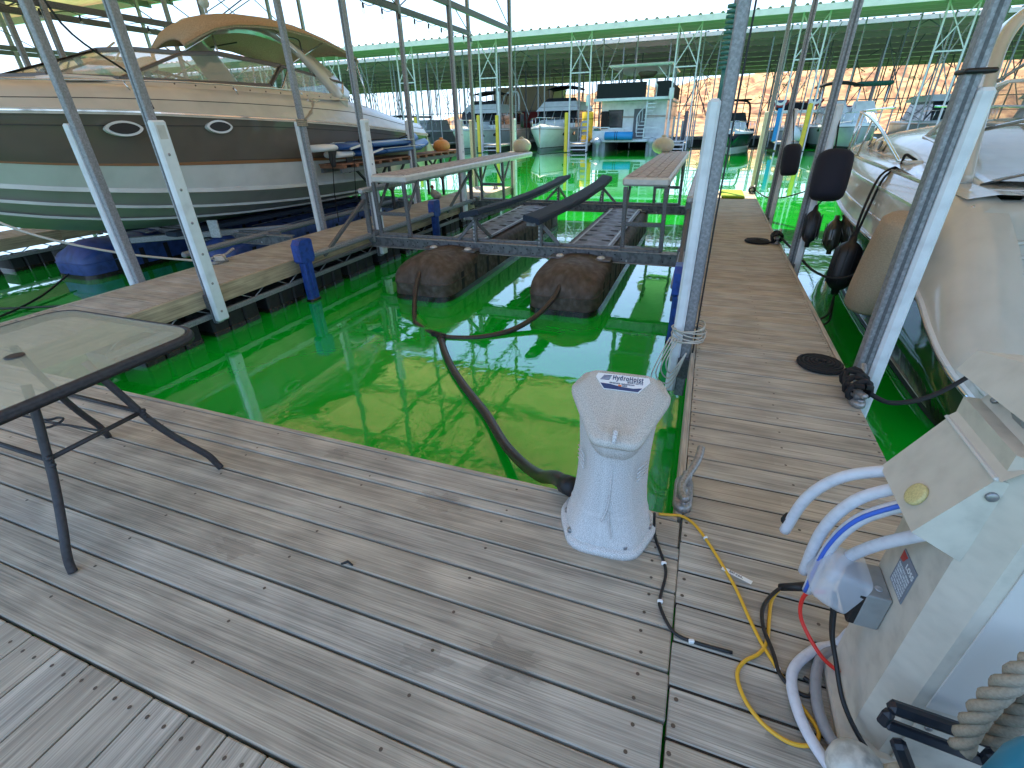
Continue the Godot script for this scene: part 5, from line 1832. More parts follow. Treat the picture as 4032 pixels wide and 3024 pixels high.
	tube(s, [Vector3(cx - 1.0, 0.99, -6.2), Vector3(cx + 1.0, 0.99, -6.2)], 0.02, 8)
	for x in [-0.6, 0.5]: tube(s, [Vector3(cx + x, 0.99, -6.2), Vector3(cx + x - 0.03, 0.85, -6.3)], 0.013, 7)
	part("grab_rail", s, M.steel, o)
	s = S()
	box(s, Vector3(cx + 1.27, 1.18, -5.9), Vector3(0.03, 0.26, 1.4))
	part("side_window", s, M.clear_glass, o)
	s = S()
	box(s, Vector3(cx - 1.44, 1.015, -6.5), Vector3(0.16, 0.04, 0.30), 0.015)
	part("side_step", s, M.gel_white, o)

func fender(label: String, cat_mat: Material, top: Vector3, bottom: Vector3, r: float, cover := false):
	var o := thing("boat_fender", label, "fender")
	var ax := (top - bottom)
	var L := ax.length()
	var b := frame_of(ax)
	var xf := Transform3D(Basis(b.y, b.x, -b.z), bottom)
	var s := S(true)
	if cover:
		lathe(s, [[0.01, 0.0], [r * 0.78, 0.01], [r * 0.93, 0.04], [r, L * 0.25], [r * 1.02, L * 0.5], [r, L * 0.8], [r * 0.96, L - 0.05], [r * 0.75, L - 0.015], [0.01, L]], 20, xf)
	else:
		lathe(s, [[0.01, 0.0], [r * 0.28, 0.0], [r * 0.30, 0.05], [r * 0.62, 0.075], [r * 0.9, 0.12], [r, 0.18], [r, L - 0.18], [r * 0.9, L - 0.12], [r * 0.62, L - 0.075], [r * 0.30, L - 0.05], [r * 0.28, L], [0.01, L]], 20, xf)
	part("body", s, cat_mat, o)
	if not cover:
		s = S()
		for k in 10:
			var a := TAU * k / 10
			bar(s, xf * Vector3(cos(a) * r, L * 0.2, sin(a) * r), xf * Vector3(cos(a) * r, L * 0.8, sin(a) * r), 0.006, 0.006)
		part("ribs", s, cat_mat, o)
	return o

func build_fenders():
	fender("dark blue covered fender hung on the third post by the glossy cruiser", M.fender_navy, Vector3(1.17, 1.09, -8.95), Vector3(1.19, 0.66, -8.85), 0.125, true)
	fender("big dark covered fender hung on the second post by the glossy cruiser", M.fender_navy, Vector3(1.22, 1.14, -6.18), Vector3(1.20, 0.69, -6.02), 0.165, true)
	fender("slim black fender dangling just below the big dark covered one", M.fender_black, Vector3(1.18, 0.60, -6.25), Vector3(1.17, 0.18, -6.12), 0.085)
	fender("black ribbed fender on a double line against the glossy cruiser's hull", M.fender_black, Vector3(1.50, 0.38, -5.80), Vector3(1.46, -0.20, -5.70), 0.125)
	fender("large tan covered fender between the nearest right post and the cruiser", M.fender_tan, Vector3(1.45, 0.80, -4.42), Vector3(1.42, 0.02, -4.62), 0.165, true)
	fender("grey-green fender low against the cruiser's dark hull, mostly in shade", M.olive_hull, Vector3(1.62, 0.36, -7.2), Vector3(1.62, -0.1, -7.1), 0.10)
	var s := S(true)
	tube(s, spl([Vector3(1.50, 0.36, -5.80), Vector3(1.56, 0.62, -6.0), Vector3(1.70, 0.90, -6.32), Vector3(1.88, 0.985, -6.44)], 6), 0.012, 6)
	tube(s, spl([Vector3(1.51, 0.36, -5.79), Vector3(1.60, 0.62, -6.0), Vector3(1.73, 0.88, -6.30), Vector3(1.89, 0.97, -6.47)], 6), 0.012, 6)
	tube(s, spl([Vector3(1.88, 0.985, -6.44), Vector3(1.90, 1.08, -6.48), Vector3(1.94, 1.06, -6.42), Vector3(2.0, 1.03, -6.45)], 6), 0.013, 6)
	solo("fender_line", s, M.black_rope, "double black line from the ribbed fender up to the cruiser's bow rail foot", "rope")
	var hang := [[Vector3(1.20, 1.13, -6.17), Vector3(1.17, 1.53, -6.28), "thin line holding the big dark covered fender"], [Vector3(1.20, 0.70, -6.05), Vector3(1.18, 0.60, -6.22), "short line between the big dark covered fender and the slim black one"], [Vector3(1.17, 1.08, -8.95), Vector3(1.12, 1.55, -9.35), "thin line holding the dark blue covered fender on the third post"]]
	for q in hang:
		s = S(true)
		tube(s, [q[0], q[1]], 0.008, 5)
		solo("fender_line", s, M.black_rope, q[2], "rope")
# ------------------------------------------------------------------ across the water
func hexa(s: SurfaceTool, b: Array, yb: float, t: Array, yt: float):
	# b, t: [x0, x1, z0 (near), z1 (far)]
	var p := [Vector3(b[0], yb, b[2]), Vector3(b[1], yb, b[2]), Vector3(b[1], yb, b[3]), Vector3(b[0], yb, b[3]), Vector3(t[0], yt, t[2]), Vector3(t[1], yt, t[2]), Vector3(t[1], yt, t[3]), Vector3(t[0], yt, t[3])]
	quad(s, p[0], p[4], p[5], p[1])
	quad(s, p[1], p[5], p[6], p[2])
	quad(s, p[2], p[6], p[7], p[3])
	quad(s, p[3], p[7], p[4], p[0])
	quad(s, p[4], p[7], p[6], p[5])
	quad(s, p[0], p[1], p[2], p[3])

func build_far_sheds():
	var o := thing("far_boathouse", "near half of the long corrugated boathouse across the water, with braced steel frames", "boathouse")
	var s := S(false)
	corrugated(s, -95, 34, -36.8, 6.80, -41.8, 6.72, 0.62, 0.10)
	part("roof_sheet", s, M.far_roof, o)
	s = S(); bar(s, Vector3(-95, 6.66, -36.85), Vector3(34, 6.66, -36.85), 0.30, 0.08)
	part("fascia", s, M.fascia, o)
	for z in [-38.2, -39.5, -40.8]:
		s = S(); bar(s, Vector3(-95, 6.62, z), Vector3(34, 6.62, z), 0.16, 0.10)
		part("purlin", s, M.far_purlin, o)
	var x := -16.6 - 6.85 * 10
	while x < 30:
		for dx in [0.0, 1.36]:
			s = S(); bar(s, Vector3(x + dx, -0.45, -38), Vector3(x + dx, 6.70, -38), 0.085, 0.085, 0.0, Vector3.RIGHT)
			part("post", s, M.white_steel, o)
		s = S()
		for q in [[4.42, 6.60], [6.60, 4.42]]: bar(s, Vector3(x, q[0], -38), Vector3(x + 1.36, q[1], -38.01), 0.055, 0.03)
		bar(s, Vector3(x, 4.38, -38), Vector3(x + 1.36, 4.38, -38), 0.07, 0.04)
		part("cross_brace", s, M.white_steel, o)
		if x > -60:
			s = S()
			for q in [[2.0, 6.5], [6.5, 2.0]]: bar(s, Vector3(x + 0.7, q[0], -41.5), Vector3(x + 2.6, q[1], -41.5), 0.05, 0.03)
			part("cross_brace", s, M.galv, o)
		for dz in [-41.5]:
			for dx in [-0.15, 1.5, 3.9]:
				s = S(); bar(s, Vector3(x + dx, -0.45, dz), Vector3(x + dx, 6.65, dz), 0.075, 0.075, 0.0, Vector3.RIGHT)
				part("post", s, M.galv, o)
		x += 6.85
	o = thing("far_boathouse", "farther half of the boathouse, its sloping ribbed ceiling seen below the near eave", "boathouse")
	s = S(false)
	corrugated(s, -125, 44, -43.5, 6.74, -63, 5.62, 0.62, 0.10)
	part("roof_sheet", s, M.far_roof, o)
	s = S(); bar(s, Vector3(-125, 6.66, -43.55), Vector3(44, 6.66, -43.55), 0.24, 0.08)
	part("fascia", s, M.fascia, o)
	s = S(); bar(s, Vector3(-125, 5.52, -63.05), Vector3(44, 5.52, -63.05), 0.26, 0.08)
	part("fascia", s, M.fascia, o)
	for k in 8:
		var z := -45.0 - k * 2.5
		var y: float = lerpf(6.74, 5.62, (-43.5 - z) / 19.5) - 0.17
		s = S(); bar(s, Vector3(-125, y, z), Vector3(44, y, z), 0.30, 0.12)
		part("purlin", s, M.far_purlin, o)
	var zi := 0
	for z in [-44.2, -48.5, -53.0, -57.5, -62.3]:
		var y: float = lerpf(6.74, 5.62, (-43.5 - z) / 19.5) - 0.1
		x = -86.0 + zi * 0.9
		while x < 38:
			if x > -62 or zi == 0:
				s = S(); bar(s, Vector3(x, -0.45, z), Vector3(x, y, z), 0.085, 0.085, 0.0, Vector3.RIGHT)
				part("post", s, M.galv if zi % 2 == 0 else M.galv_dark, o)
				if rng.randf() < 0.45 and x > -50:
					s = S(); bar(s, Vector3(x + 0.9, 1.6 + rng.randf(), z), Vector3(x + 0.9, y, z), 0.06, 0.06, 0.0, Vector3.RIGHT)
					part("hanger", s, M.galv_dark, o)
			x += 3.425 if zi < 3 else 2.3
		x = -16.6 - 6.85 * 6
		while x < 30:
			if zi % 2 == 1:
				s = S()
				for q in [[1.6, y], [y, 1.6]]: bar(s, Vector3(x, q[0], z), Vector3(x + 2.2, q[1], z - 0.02), 0.06, 0.03)
				part("cross_brace", s, M.galv_dark, o)
			else:
				s = S()
				bar(s, Vector3(x, y - 0.6, z), Vector3(x + 1.0, y, z), 0.06, 0.03); bar(s, Vector3(x + 1.0, y, z), Vector3(x + 2.0, y - 0.6, z), 0.06, 0.03)
				part("cross_brace", s, M.galv_dark, o)
			x += 6.85
		if zi > 0:
			for yy in [1.4, 2.3]:
				s = S(); bar(s, Vector3(-80, yy + 0.1 * zi, z), Vector3(40, yy + 0.1 * zi, z), 0.04, 0.03)
				part("tie_rail", s, M.galv_dark, o)
		zi += 1
	# the far walkway and its fingers
	var d := thing("far_walkway", "low dock along the far boathouse behind the moored boats", "dock")
	s = S()
	box(s, Vector3(-25, -0.10, -51.5), Vector3(140, 0.20, 2.4), 0.02)
	part("deck", s, M.composite, d)
	s = S()
	box(s, Vector3(-25, -0.38, -51.4), Vector3(139, 0.42, 2.1))
	part("floats", s, M.black_float, d)
	x = -16.6 - 6.85 * 4
	while x < 26:
		s = S()
		box(s, Vector3(x + 0.68, -0.07, -44.2), Vector3(1.25, 0.14, 12.4), 0.02)
		var f := part("finger_deck", s, M.composite, d)
		s = S()
		box(s, Vector3(x + 0.68, -0.36, -44.4), Vector3(1.05, 0.42, 11.8))
		part("floats", s, M.black_float, f)
		x += 6.85

func far_hull(o: Node3D, cx: float, z0: float, B: float, L: float, bow_y: float, aft_y: float, mat: Material, boot: Material):
	var st := []
	for q in [[0.0, 0.02, 0.0], [0.03, 0.24, 0.02], [0.08, 0.46, 0.14], [0.16, 0.68, 0.36], [0.28, 0.87, 0.62], [0.45, 0.98, 0.84], [0.7, 1.0, 0.92], [1.0, 0.97, 0.92]]:
		var y := lerpf(bow_y, aft_y, pow(q[0], 0.6))
		st.append([z0 - q[0] * L, [Vector2(B * q[2] * 0.9, -0.9), Vector2(B * q[2], -0.50), Vector2(B * lerpf(q[2], q[1], 0.12), -0.30), Vector2(B * lerpf(q[2], q[1], 0.55), lerpf(-0.5, y, 0.5)), Vector2(B * q[1], y - 0.14), Vector2(B * q[1] + 0.02, y), Vector2(maxf(B * q[1] - 0.12, 0), y + 0.05)]])
	# stem rakes forward
	for k in 3:
		var rake: float = [0.55, 0.35, 0.15][k]
		st[k][0] = st[k][0]
	for q in st: q[1][0].x = 0.0
	var s := S(true); band(s, st, cx, 0, 2)
	var h := part("hull", s, boot, o)
	band_parts("topsides", st, cx, 2, 4, mat, h)
	band_parts("gunwale", st, cx, 4, 6, M.far_white, h)
	strips("hull_line", st, cx, [[2, 0.05, 0.01, 0.0], [4, 0.03, 0.02, 0.0]], M.dark_line, h)
	s = S(true)
	var dr := []
	for q in st:
		var p: Vector2 = q[1][6]
		dr.append([Vector3(cx + p.x, p.y - 0.02, q[0]), Vector3(cx, p.y + 0.16, q[0]), Vector3(cx - p.x, p.y - 0.02, q[0])])
	loft(s, dr, false, false, false)
	part("foredeck", s, M.far_white, h)
	# rails
	s = S(true)
	for sd in [-1.0, 1.0]:
		var top := []
		for q in st.slice(0, 6):
			var p: Vector2 = q[1][5]
			top.append(Vector3(cx + sd * maxf(p.x - 0.08, 0.0), p.y + 0.62, q[0] + 0.1))
			tube(s, [Vector3(cx + sd * maxf(p.x - 0.05, 0), p.y, q[0]), top[-1]], 0.018, 5)
		tube(s, top, 0.02, 5)
	part("bow_rail", s, M.steel, o)
	# oval ports
	for k in 2:
		for sd in [-1.0, 1.0]:
			var q: Array = st[3 + k][1]
			var nb := Basis(Vector3(0, 0, -sd), Vector3.UP, Vector3(sd, 0, 0))
			var poly := PackedVector2Array()
			for j in 14: poly.append(Vector2(cos(TAU * j / 14) * 0.26, sin(TAU * j / 14) * 0.13))
			s = S(); prism(s, poly, 0.30, arr(nb, Vector3(cx + sd * lerpf(q[3].x, q[4].x, 0.3) , 0.62, st[3 + k][0] - 0.3)))
			part("porthole", s, M.far_glass, h)
	return st

func flybridge(label: String, cx: float, z0: float, bim_y: float, with_bimini_front: bool) -> Node3D:
	var o := thing("flybridge_cruiser", label, "boat", Vector3.ZERO, 0.0, "white flybridge cruisers across the water")
	far_hull(o, cx, z0, 2.05, 12.5, 1.16, 0.95, M.far_white, M.far_grey)
	var s := S(true)
	# trunk cabin ahead of the glass
	hexa(s, [cx - 1.3, cx + 1.3, z0 - 2.6, z0 - 5.5], 1.15, [cx - 1.0, cx + 1.0, z0 - 3.6, z0 - 5.5], 1.62)
	part("cabin_trunk", s, M.far_white, o)
	s = S()
	hexa(s, [cx - 1.75, cx + 1.75, z0 - 3.9, z0 - 10.5], 1.10, [cx - 1.6, cx + 1.6, z0 - 5.2, z0 - 10.5], 2.28)
	var g := part("dark_glass", s, M.far_glass, o)
	s = S()
	for x in [-1.0, -0.34, 0.34, 1.0]: bar(s, Vector3(cx + x * 1.05, 1.2, z0 - 3.98), Vector3(cx + x, 2.26, z0 - 5.15), 0.05, 0.05)
	part("mullions", s, M.far_grey, g)
	s = S()
	hexa(s, [cx - 1.82, cx + 1.82, z0 - 3.7, z0 - 10.6], 1.02, [cx - 1.80, cx + 1.80, z0 - 3.85, z0 - 10.6], 1.36)
	part("cabin_side", s, M.far_white, o)
	s = S()
	hexa(s, [cx - 1.78, cx + 1.78, z0 - 4.6, z0 - 11.0], 2.27, [cx - 1.42, cx + 1.42, z0 - 5.6, z0 - 10.4], 2.96)
	part("flybridge", s, M.far_white, o)
	s = S()
	bar(s, Vector3(cx - 1.72, 2.56, z0 - 4.98), Vector3(cx + 1.72, 2.56, z0 - 4.98), 0.03, 0.02)
	part("moulding", s, M.far_grey, o)
	s = S()
	hexa(s, [cx - 1.38, cx + 1.38, z0 - 5.65, z0 - 6.2], 2.94, [cx - 1.2, cx + 1.2, z0 - 5.95, z0 - 6.2], 3.22)
	part("flybridge_screen", s, M.far_glass, o)
	# bimini
	s = S(true)
	var up := []
	var zc := z0 - 7.4
	var rings := []
	for i in 5:
		var ring := []
		for j in 9:
			var u := lerpf(-1, 1, j / 8.0)
			var y: float = bim_y + 0.24 * (1 - u * u) - 0.1 * pow(absf(i - 2) / 2.0, 2)
			ring.append(Vector3(cx + u * 1.45, y, zc + 1.1 - i * 0.55))
		var under := []
		for j in 9: under.append(ring[8 - j] - Vector3(0, 0.05, 0))
		ring.append_array(under)
		rings.append(ring)
	loft(s, rings, true, true, true)
	var b := part("bimini", s, M.canvas_black, o)
	for q in [[-1.3, 0.9, -1.35, 0.2], [1.3, 0.9, 1.35, 0.2], [-1.3, -0.9, -1.35, -0.1], [1.3, -0.9, 1.35, -0.1]]:
		s = S(true); tube(s, [Vector3(cx + q[0], bim_y, zc + q[1]), Vector3(cx + q[2], 2.9, zc + q[3])], 0.028, 5)
		part("support_tube", s, M.canvas_black, b)
	return o

func build_far_boats():
	var fa := flybridge("white flybridge cruiser with black seat covers, left of the two facing us", -19.4, -39.3, 3.82, true)
	var s := S()
	for x in [-0.8, 0.55]: box(s, Vector3(-19.4 + x, 3.10, -45.6), Vector3(0.9, 0.34, 0.7), 0.12)
	part("seat_covers", s, M.canvas_black, fa)
	s = S(true)
	for k in 2: lathe(s, [[0.05, 0.0], [0.22, 0.1], [0.26, 0.4], [0.2, 0.8], [0.03, 0.95]], 10, arr(Basis(), Vector3(-20.1 + k * 0.5, 1.45, -42.3)))
	part("rolled_covers", s, M.navy_black, fa)
	s = S(true)
	tube(s, spl([Vector3(-18.4, 2.95, -47), Vector3(-18.2, 3.7, -47.2), Vector3(-17.5, 3.95, -47.3), Vector3(-16.9, 3.7, -47.2), Vector3(-16.8, 2.4, -47)], 5), 0.09, 7)
	part("radar_arch", s, M.far_white, fa)
	flybridge("white flybridge cruiser with black bimini, beside the houseboat", -12.35, -39.2, 3.95, true)
	# houseboat
	var o := thing("houseboat", "white two-storey houseboat with spiral stair, black canvas rail and blue rolled mat", "houseboat")
	for x in [-7.85, -3.9]:
		s = S()
		box(s, Vector3(x, -0.35, -46), Vector3(0.95, 0.95, 13.0), 0.12)
		part("pontoon", s, M.far_grey, o)
	s = S()
	box(s, Vector3(-5.85, 0.13, -46.2), Vector3(5.2, 0.16, 13.6), 0.02)
	part("deck", s, M.far_white, o)
	s = S()
	box(s, Vector3(-5.7, 1.45, -46.8), Vector3(4.75, 2.48, 11.4), 0.03)
	var w := part("cabin", s, M.far_white, o)
	s = S(); box(s, Vector3(-6.98, 1.55, -41.095), Vector3(0.98, 1.05, 0.03), 0.1)
	var win := part("window", s, M.far_glass, w)
	s = S(); box(s, Vector3(-6.98, 1.55, -41.10), Vector3(1.12, 1.19, 0.02), 0.1)
	part("window_frame", s, M.dark_line, win)
	s = S(); box(s, Vector3(-7.78, 1.50, -41.0), Vector3(0.55, 1.15, 0.08), 0.02)
	part("folded_cover", s, M.canvas_black, w)
	s = S(); box(s, Vector3(-5.2, 1.22, -41.09), Vector3(0.85, 1.95, 0.03))
	var dr := part("door", s, M.galv_dark, w)
	s = S(); box(s, Vector3(-4.72, 1.22, -41.08), Vector3(0.05, 1.95, 0.04)); box(s, Vector3(-5.2, 2.2, -41.08), Vector3(0.95, 0.06, 0.04))
	part("door_frame", s, M.far_white, dr)
	s = S()
	for y in [1.62, 1.70]: bar(s, Vector3(-8.05, y, -41.09), Vector3(-3.35, y, -41.09), 0.035, 0.012)
	part("trim_stripe", s, M.copper, w)
	s = S(); box(s, Vector3(-5.75, 2.77, -46.3), Vector3(5.35, 0.17, 13.3), 0.02)
	var rf := part("upper_deck", s, M.far_white, o)
	for q in [[-8.25, -4.75, -39.85], [-4.05, -3.15, -39.85]]:
		s = S(); bx(s, arr(Basis(), Vector3((q[0] + q[1]) / 2, 3.32, q[2])), Vector3(q[1] - q[0], 0.92, 0.06), 0.02)
		part("canvas_rail", s, M.canvas_black, rf)
	for x in [-8.25, -3.15]:
		s = S(); box(s, Vector3(x, 3.30, -45), Vector3(0.06, 0.90, 10.0), 0.02)
		part("canvas_rail", s, M.canvas_black, rf)
	s = S(); bx(s, arr(Basis(), Vector3(-5.35, 4.83, -44.2)), Vector3(4.4, 0.14, 8.0), 0.06)
	var cn := part("canopy", s, M.far_white, o)
	s = S(); box(s, Vector3(-5.35, 4.74, -44.2), Vector3(4.2, 0.03, 7.8))
	part("canopy_lining", s, M.galv_light, cn)
	for q in [[-7.35, -40.6], [-7.0, -41.6], [-3.4, -40.6], [-7.35, -47.5], [-3.4, -47.5]]:
		s = S(true); tube(s, [Vector3(q[0], 2.85, q[1]), Vector3(q[0], 4.75, q[1])], 0.04, 6)
		part("canopy_post", s, M.far_white, cn)
	for q in [[-7.35, 3.9, -6.6], [-3.4, 3.9, -4.2]]:
		s = S(); bar(s, Vector3(q[0], q[1], -40.6), Vector3(q[2], 4.75, -40.7), 0.05, 0.05)
		part("canopy_post", s, M.far_white, cn)
	s = S(true); lathe(s, [[0.02, 3.98], [0.45, 4.08], [0.68, 4.28], [0.62, 4.40], [0.02, 4.46]], 14, arr(Basis(), Vector3(-4.9, 0.04, -41.0)))
	part("hanging_planter", s, M.dark_timber, cn)
	# rails of the fore deck
	for q in [[-8.3, -7.1, 0.22, 1.02, true], [-7.0, -6.2, 0.22, 0.95, false], [-6.1, -5.5, 0.22, 0.95, false], [-4.62, -3.35, 0.22, 0.95, false]]:
		s = S()
		for y in [q[2] + 0.1, q[3]]: bar(s, Vector3(q[0], y, -39.45), Vector3(q[1], y, -39.45), 0.06, 0.05)
		bar(s, Vector3(q[0], q[3] - 0.28, -39.45), Vector3(q[1], q[3] - 0.28, -39.45), 0.04, 0.04)
		for x in [q[0], q[1]]: bar(s, Vector3(x, q[2], -39.45), Vector3(x, q[3], -39.45), 0.06, 0.05, 0, Vector3.RIGHT)
		if q[4]: box(s, Vector3((q[0] + q[1]) / 2, 0.5, -39.46), Vector3(q[1] - q[0], 0.6, 0.03))
		part("deck_rail", s, M.far_white, o)
	s = S(true)
	tube(s, [Vector3(-7.35, 0.47, -39.25), Vector3(-5.35, 0.45, -39.25)], 0.27, 14)
	var rm := thing("rolled_mat", "bright blue rolled foam mat tied on the houseboat's front rail", "mat")
	part("roll", s, M.sky_blue_mat, rm)
	s = S(true)
	for x in [-6.6, -6.45]:
		var lp := []
		for j in 13: lp.append(Vector3(x, 0.46 + cos(TAU * j / 12) * 0.285, -39.25 + sin(TAU * j / 12) * 0.285))
		tube(s, lp, 0.018, 5, false)
	part("tie_cord", s, M.navy_black, rm)
	# spiral stair
	s = S(true); tube(s, [Vector3(-4.62, 0.2, -39.95), Vector3(-4.62, 3.9, -39.95)], 0.06, 8)
	var sp := part("spiral_stair", s, M.far_white, o)
	for k in 11:
		var a := 2.6 + k * 0.40
		var y := 0.42 + k * 0.225
		s = S()
		bar(s, Vector3(-4.62, y, -39.95), Vector3(-4.62 + cos(a) * 0.62, y, -39.95 + sin(a) * 0.45), 0.05, 0.20)
		bar(s, Vector3(-4.62 + cos(a) * 0.62, y, -39.95 + sin(a) * 0.45), Vector3(-4.62 + cos(a) * 0.62, y + 0.85, -39.95 + sin(a) * 0.45), 0.035, 0.035, 0, Vector3.RIGHT)
		part("tread", s, M.far_white, sp)
	s = S(true)
	var hr := []
	for k in 22:
		var a := 2.6 + k * 0.20
		hr.append(Vector3(-4.62 + cos(a) * 0.62, 1.27 + k * 0.1125, -39.95 + sin(a) * 0.45))
	tube(s, hr, 0.035, 6)
	part("handrail", s, M.far_white, sp)
	for x in [-7.85, -3.95]:
		s = S(true)
		lathe(s, [[0.10, -0.7], [0.13, -0.45], [0.15, -0.1], [0.28, 0.0], [0.30, 0.22], [0.22, 0.36], [0.02, 0.42]], 10, arr(Basis(), Vector3(x, -0.05, -39.1)))
		part("outboard_motor", s, M.galv_light, o)
	s = S(true)
	for q in [[-8.75, 2.72], [-3.0, 2.95]]: lathe(s, [[0.05, 0.4], [0.16, 0.36], [0.17, 0.1], [0.17, -0.25], [0.05, -0.32]], 10, arr(Basis(), Vector3(q[0], q[1], -39.4)))
	part("white_fenders", s, M.board_white, o)
	# dark-hulled cruiser
	var dk := thing("sport_cruiser", "white-decked cruiser with navy hull and dark canvas, right of the houseboat", "boat")
	far_hull(dk, 1.35, -38.4, 1.55, 9.5, 0.62, 0.5, M.navy_hull, M.far_white)
	s = S(); hexa(s, [0.35, 2.35, -41.0, -44.5], 0.55, [0.6, 2.1, -42.2, -44.5], 1.15)
	part("cabin_trunk", s, M.far_white, dk)
	s = S(); hexa(s, [0.35, 2.35, -42.8, -46], 0.9, [0.6, 2.1, -43.8, -46], 1.75)
	part("windshield", s, M.far_glass, dk)
	s = S(true); tube(s, spl([Vector3(0.2, 0.6, -45.5), Vector3(0.25, 2.1, -45.7), Vector3(0.7, 2.55, -45.8), Vector3(2.0, 2.55, -45.8), Vector3(2.45, 2.1, -45.7), Vector3(2.5, 0.6, -45.5)], 4), 0.08, 6)
	part("radar_arch", s, M.canvas_black, dk)
	s = S(); box(s, Vector3(1.35, 2.62, -46.4), Vector3(2.3, 0.08, 2.0), 0.03)
	part("hardtop", s, M.canvas_black, dk)
	s = S(); box(s, Vector3(1.35, 1.3, -47.2), Vector3(1.9, 0.7, 0.6), 0.1)
	part("seat_back", s, M.canvas_black, dk)
	# group on the right
	var r1 := thing("open_cruiser", "pale grey-green cruiser with windshields behind the yellow pole on the right", "boat")
	far_hull(r1, 8.2, -37.2, 1.9, 11.0, 0.95, 0.8, M.far_grey, M.navy_hull)
	s = S(); hexa(s, [6.7, 9.7, -39.8, -44], 0.95, [6.9, 9.5, -40.8, -44], 1.55)
	part("cabin_trunk", s, M.far_white, r1)
	s = S(); hexa(s, [6.75, 8.1, -40.9, -41.6], 1.5, [6.9, 7.9, -41.5, -41.6], 2.25)
	hexa(s, [8.3, 9.7, -40.9, -41.6], 1.5, [8.4, 9.5, -41.5, -41.6], 2.2)
	part("helm_screen", s, M.far_white, r1)
	s = S(); box(s, Vector3(8.2, 1.75, -44.5), Vector3(2.6, 0.5, 0.8), 0.1)
	part("bench_seat", s, M.board_white, r1)
	s = S(); bar(s, Vector3(7.0, 1.95, -44.05), Vector3(9.4, 1.95, -44.05), 0.06, 0.03)
	part("red_trim", s, M.maroon, r1)
	s = S(true)
	var rings := []
	for i in 7:
		var x := lerpf(6.0, 8.5, i / 6.0)
		rings.append([Vector3(x, 3.05 + 0.22 * sin(PI * i / 6.0), -40.5), Vector3(x, 3.15 + 0.25 * sin(PI * i / 6.0), -41.5), Vector3(x, 3.05 + 0.22 * sin(PI * i / 6.0), -42.6), Vector3(x, 2.98 + 0.18 * sin(PI * i / 6.0), -41.5)])
	loft(s, rings, true, true, false)
	var bm := part("bimini", s, M.canvas_black, r1)
	s = S(); bx(s, arr(Basis(), Vector3(9.4, 3.18, -42.6)), Vector3(2.0, 0.24, 1.6), 0.1)
	part("bimini", s, M.canvas_green, r1)
	for q in [[6.3, -40.8], [8.4, -40.8], [8.6, -42], [10.2, -42]]:
		s = S(true); tube(s, [Vector3(q[0], 3.1, q[1]), Vector3(q[0] + 0.1, 1.2, q[1] - 0.5)], 0.03, 5)
		part("support_tube", s, M.steel, bm)
	var r2 := thing("pontoon_boat", "white-railed boat with red, white and blue bunting behind the second right post", "boat")
	far_hull(r2, 5.3, -41.0, 1.3, 8.0, 0.7, 0.6, M.far_white, M.far_grey)
	s = S(); box(s, Vector3(5.3, 1.7, -44), Vector3(2.9, 0.18, 4.0), 0.03)
	part("hardtop", s, M.far_white, r2)
	s = S(); box(s, Vector3(5.3, 2.05, -44.5), Vector3(2.2, 0.45, 2.6), 0.1)
	part("covered_seats", s, M.canvas_black, r2)
	for q in [[4.0, -42.4], [6.6, -42.4], [4.0, -45.8], [6.6, -45.8]]:
		s = S(); bar(s, Vector3(q[0], 0.6, q[1]), Vector3(q[0], 1.7, q[1]), 0.07, 0.07, 0, Vector3.RIGHT)
		part("post", s, M.far_white, r2)
	for k in 3:
		s = S()
		var poly := PackedVector2Array()
		var rr: float = [0.52, 0.38, 0.2][k]
		for j in 13: poly.append(Vector2(cos(PI + PI * j / 12) * rr, sin(PI + PI * j / 12) * rr * 0.85))
		for c in [4.1, 6.2]:
			prism(s, poly, 0.012 + k * 0.008, arr(Basis(), Vector3(c, 2.42, -41.9)))
		part("bunting", s, [M.maroon, M.board_white, M.label_blue][k], r2)
	# beige boat behind the dark red houseboat, far left
	var mr := thing("red_houseboat", "dark red houseboat with tan awning behind the white flybridge cruisers", "houseboat")
	s = S(); box(s, Vector3(-18.9, 1.6, -56.5), Vector3(6.5, 1.7, 5.0), 0.05)
	part("cabin", s, M.maroon, mr)
	s = S(); box(s, Vector3(-18.9, 3.6, -56.5), Vector3(6.6, 2.2, 5.0), 0.05)
	part("awning", s, M.canvas_tan, mr)
	s = S(); box(s, Vector3(-18.9, 0.3, -56.5), Vector3(6.6, 1.1, 5.2), 0.05)
	part("hull", s, M.far_grey, mr)
	var gy := thing("grey_cruiser", "grey cruiser partly hidden behind the cream cruiser's stern across the water", "boat")
	far_hull(gy, -26.2, -41.0, 1.7, 10.0, 1.1, 0.9, M.far_grey, M.navy_hull)
	s = S(); hexa(s, [-27.5, -24.9, -44, -49], 1.0, [-27.2, -25.2, -45, -49], 1.9)
	part("cabin", s, M.far_grey, gy)
	s = S(true); tube(s, [Vector3(-28.5, 2.25, -43.5), Vector3(-24.0, 2.1, -43.5)], 0.10, 6)
	part("furled_boom", s, M.canvas_black, gy)
	for k in 5:
		var xx: float = [-34.0, -40.5, -47.5, 14.8, 21.5][k]
		var e := thing("moored_boat", ["white boat behind the cream cruiser's windshield across the water", "white boat farther left across the water, behind the cream cruiser", "leftmost white boat across the water, beyond the cream cruiser's bow", "white cruiser across the water seen beyond the glossy cruiser's windshield", "white cruiser across the water at the right edge of the view"][k], "boat")
		far_hull(e, xx, -39.5 - (k % 3), 1.8, 11.0, 1.0, 0.85, M.far_white, M.far_grey)
		s = S(); hexa(s, [xx - 1.5, xx + 1.5, -43, -49], 0.95, [xx - 1.2, xx + 1.2, -44.5, -49], 2.1)
		part("dark_glass", s, M.far_glass, e)
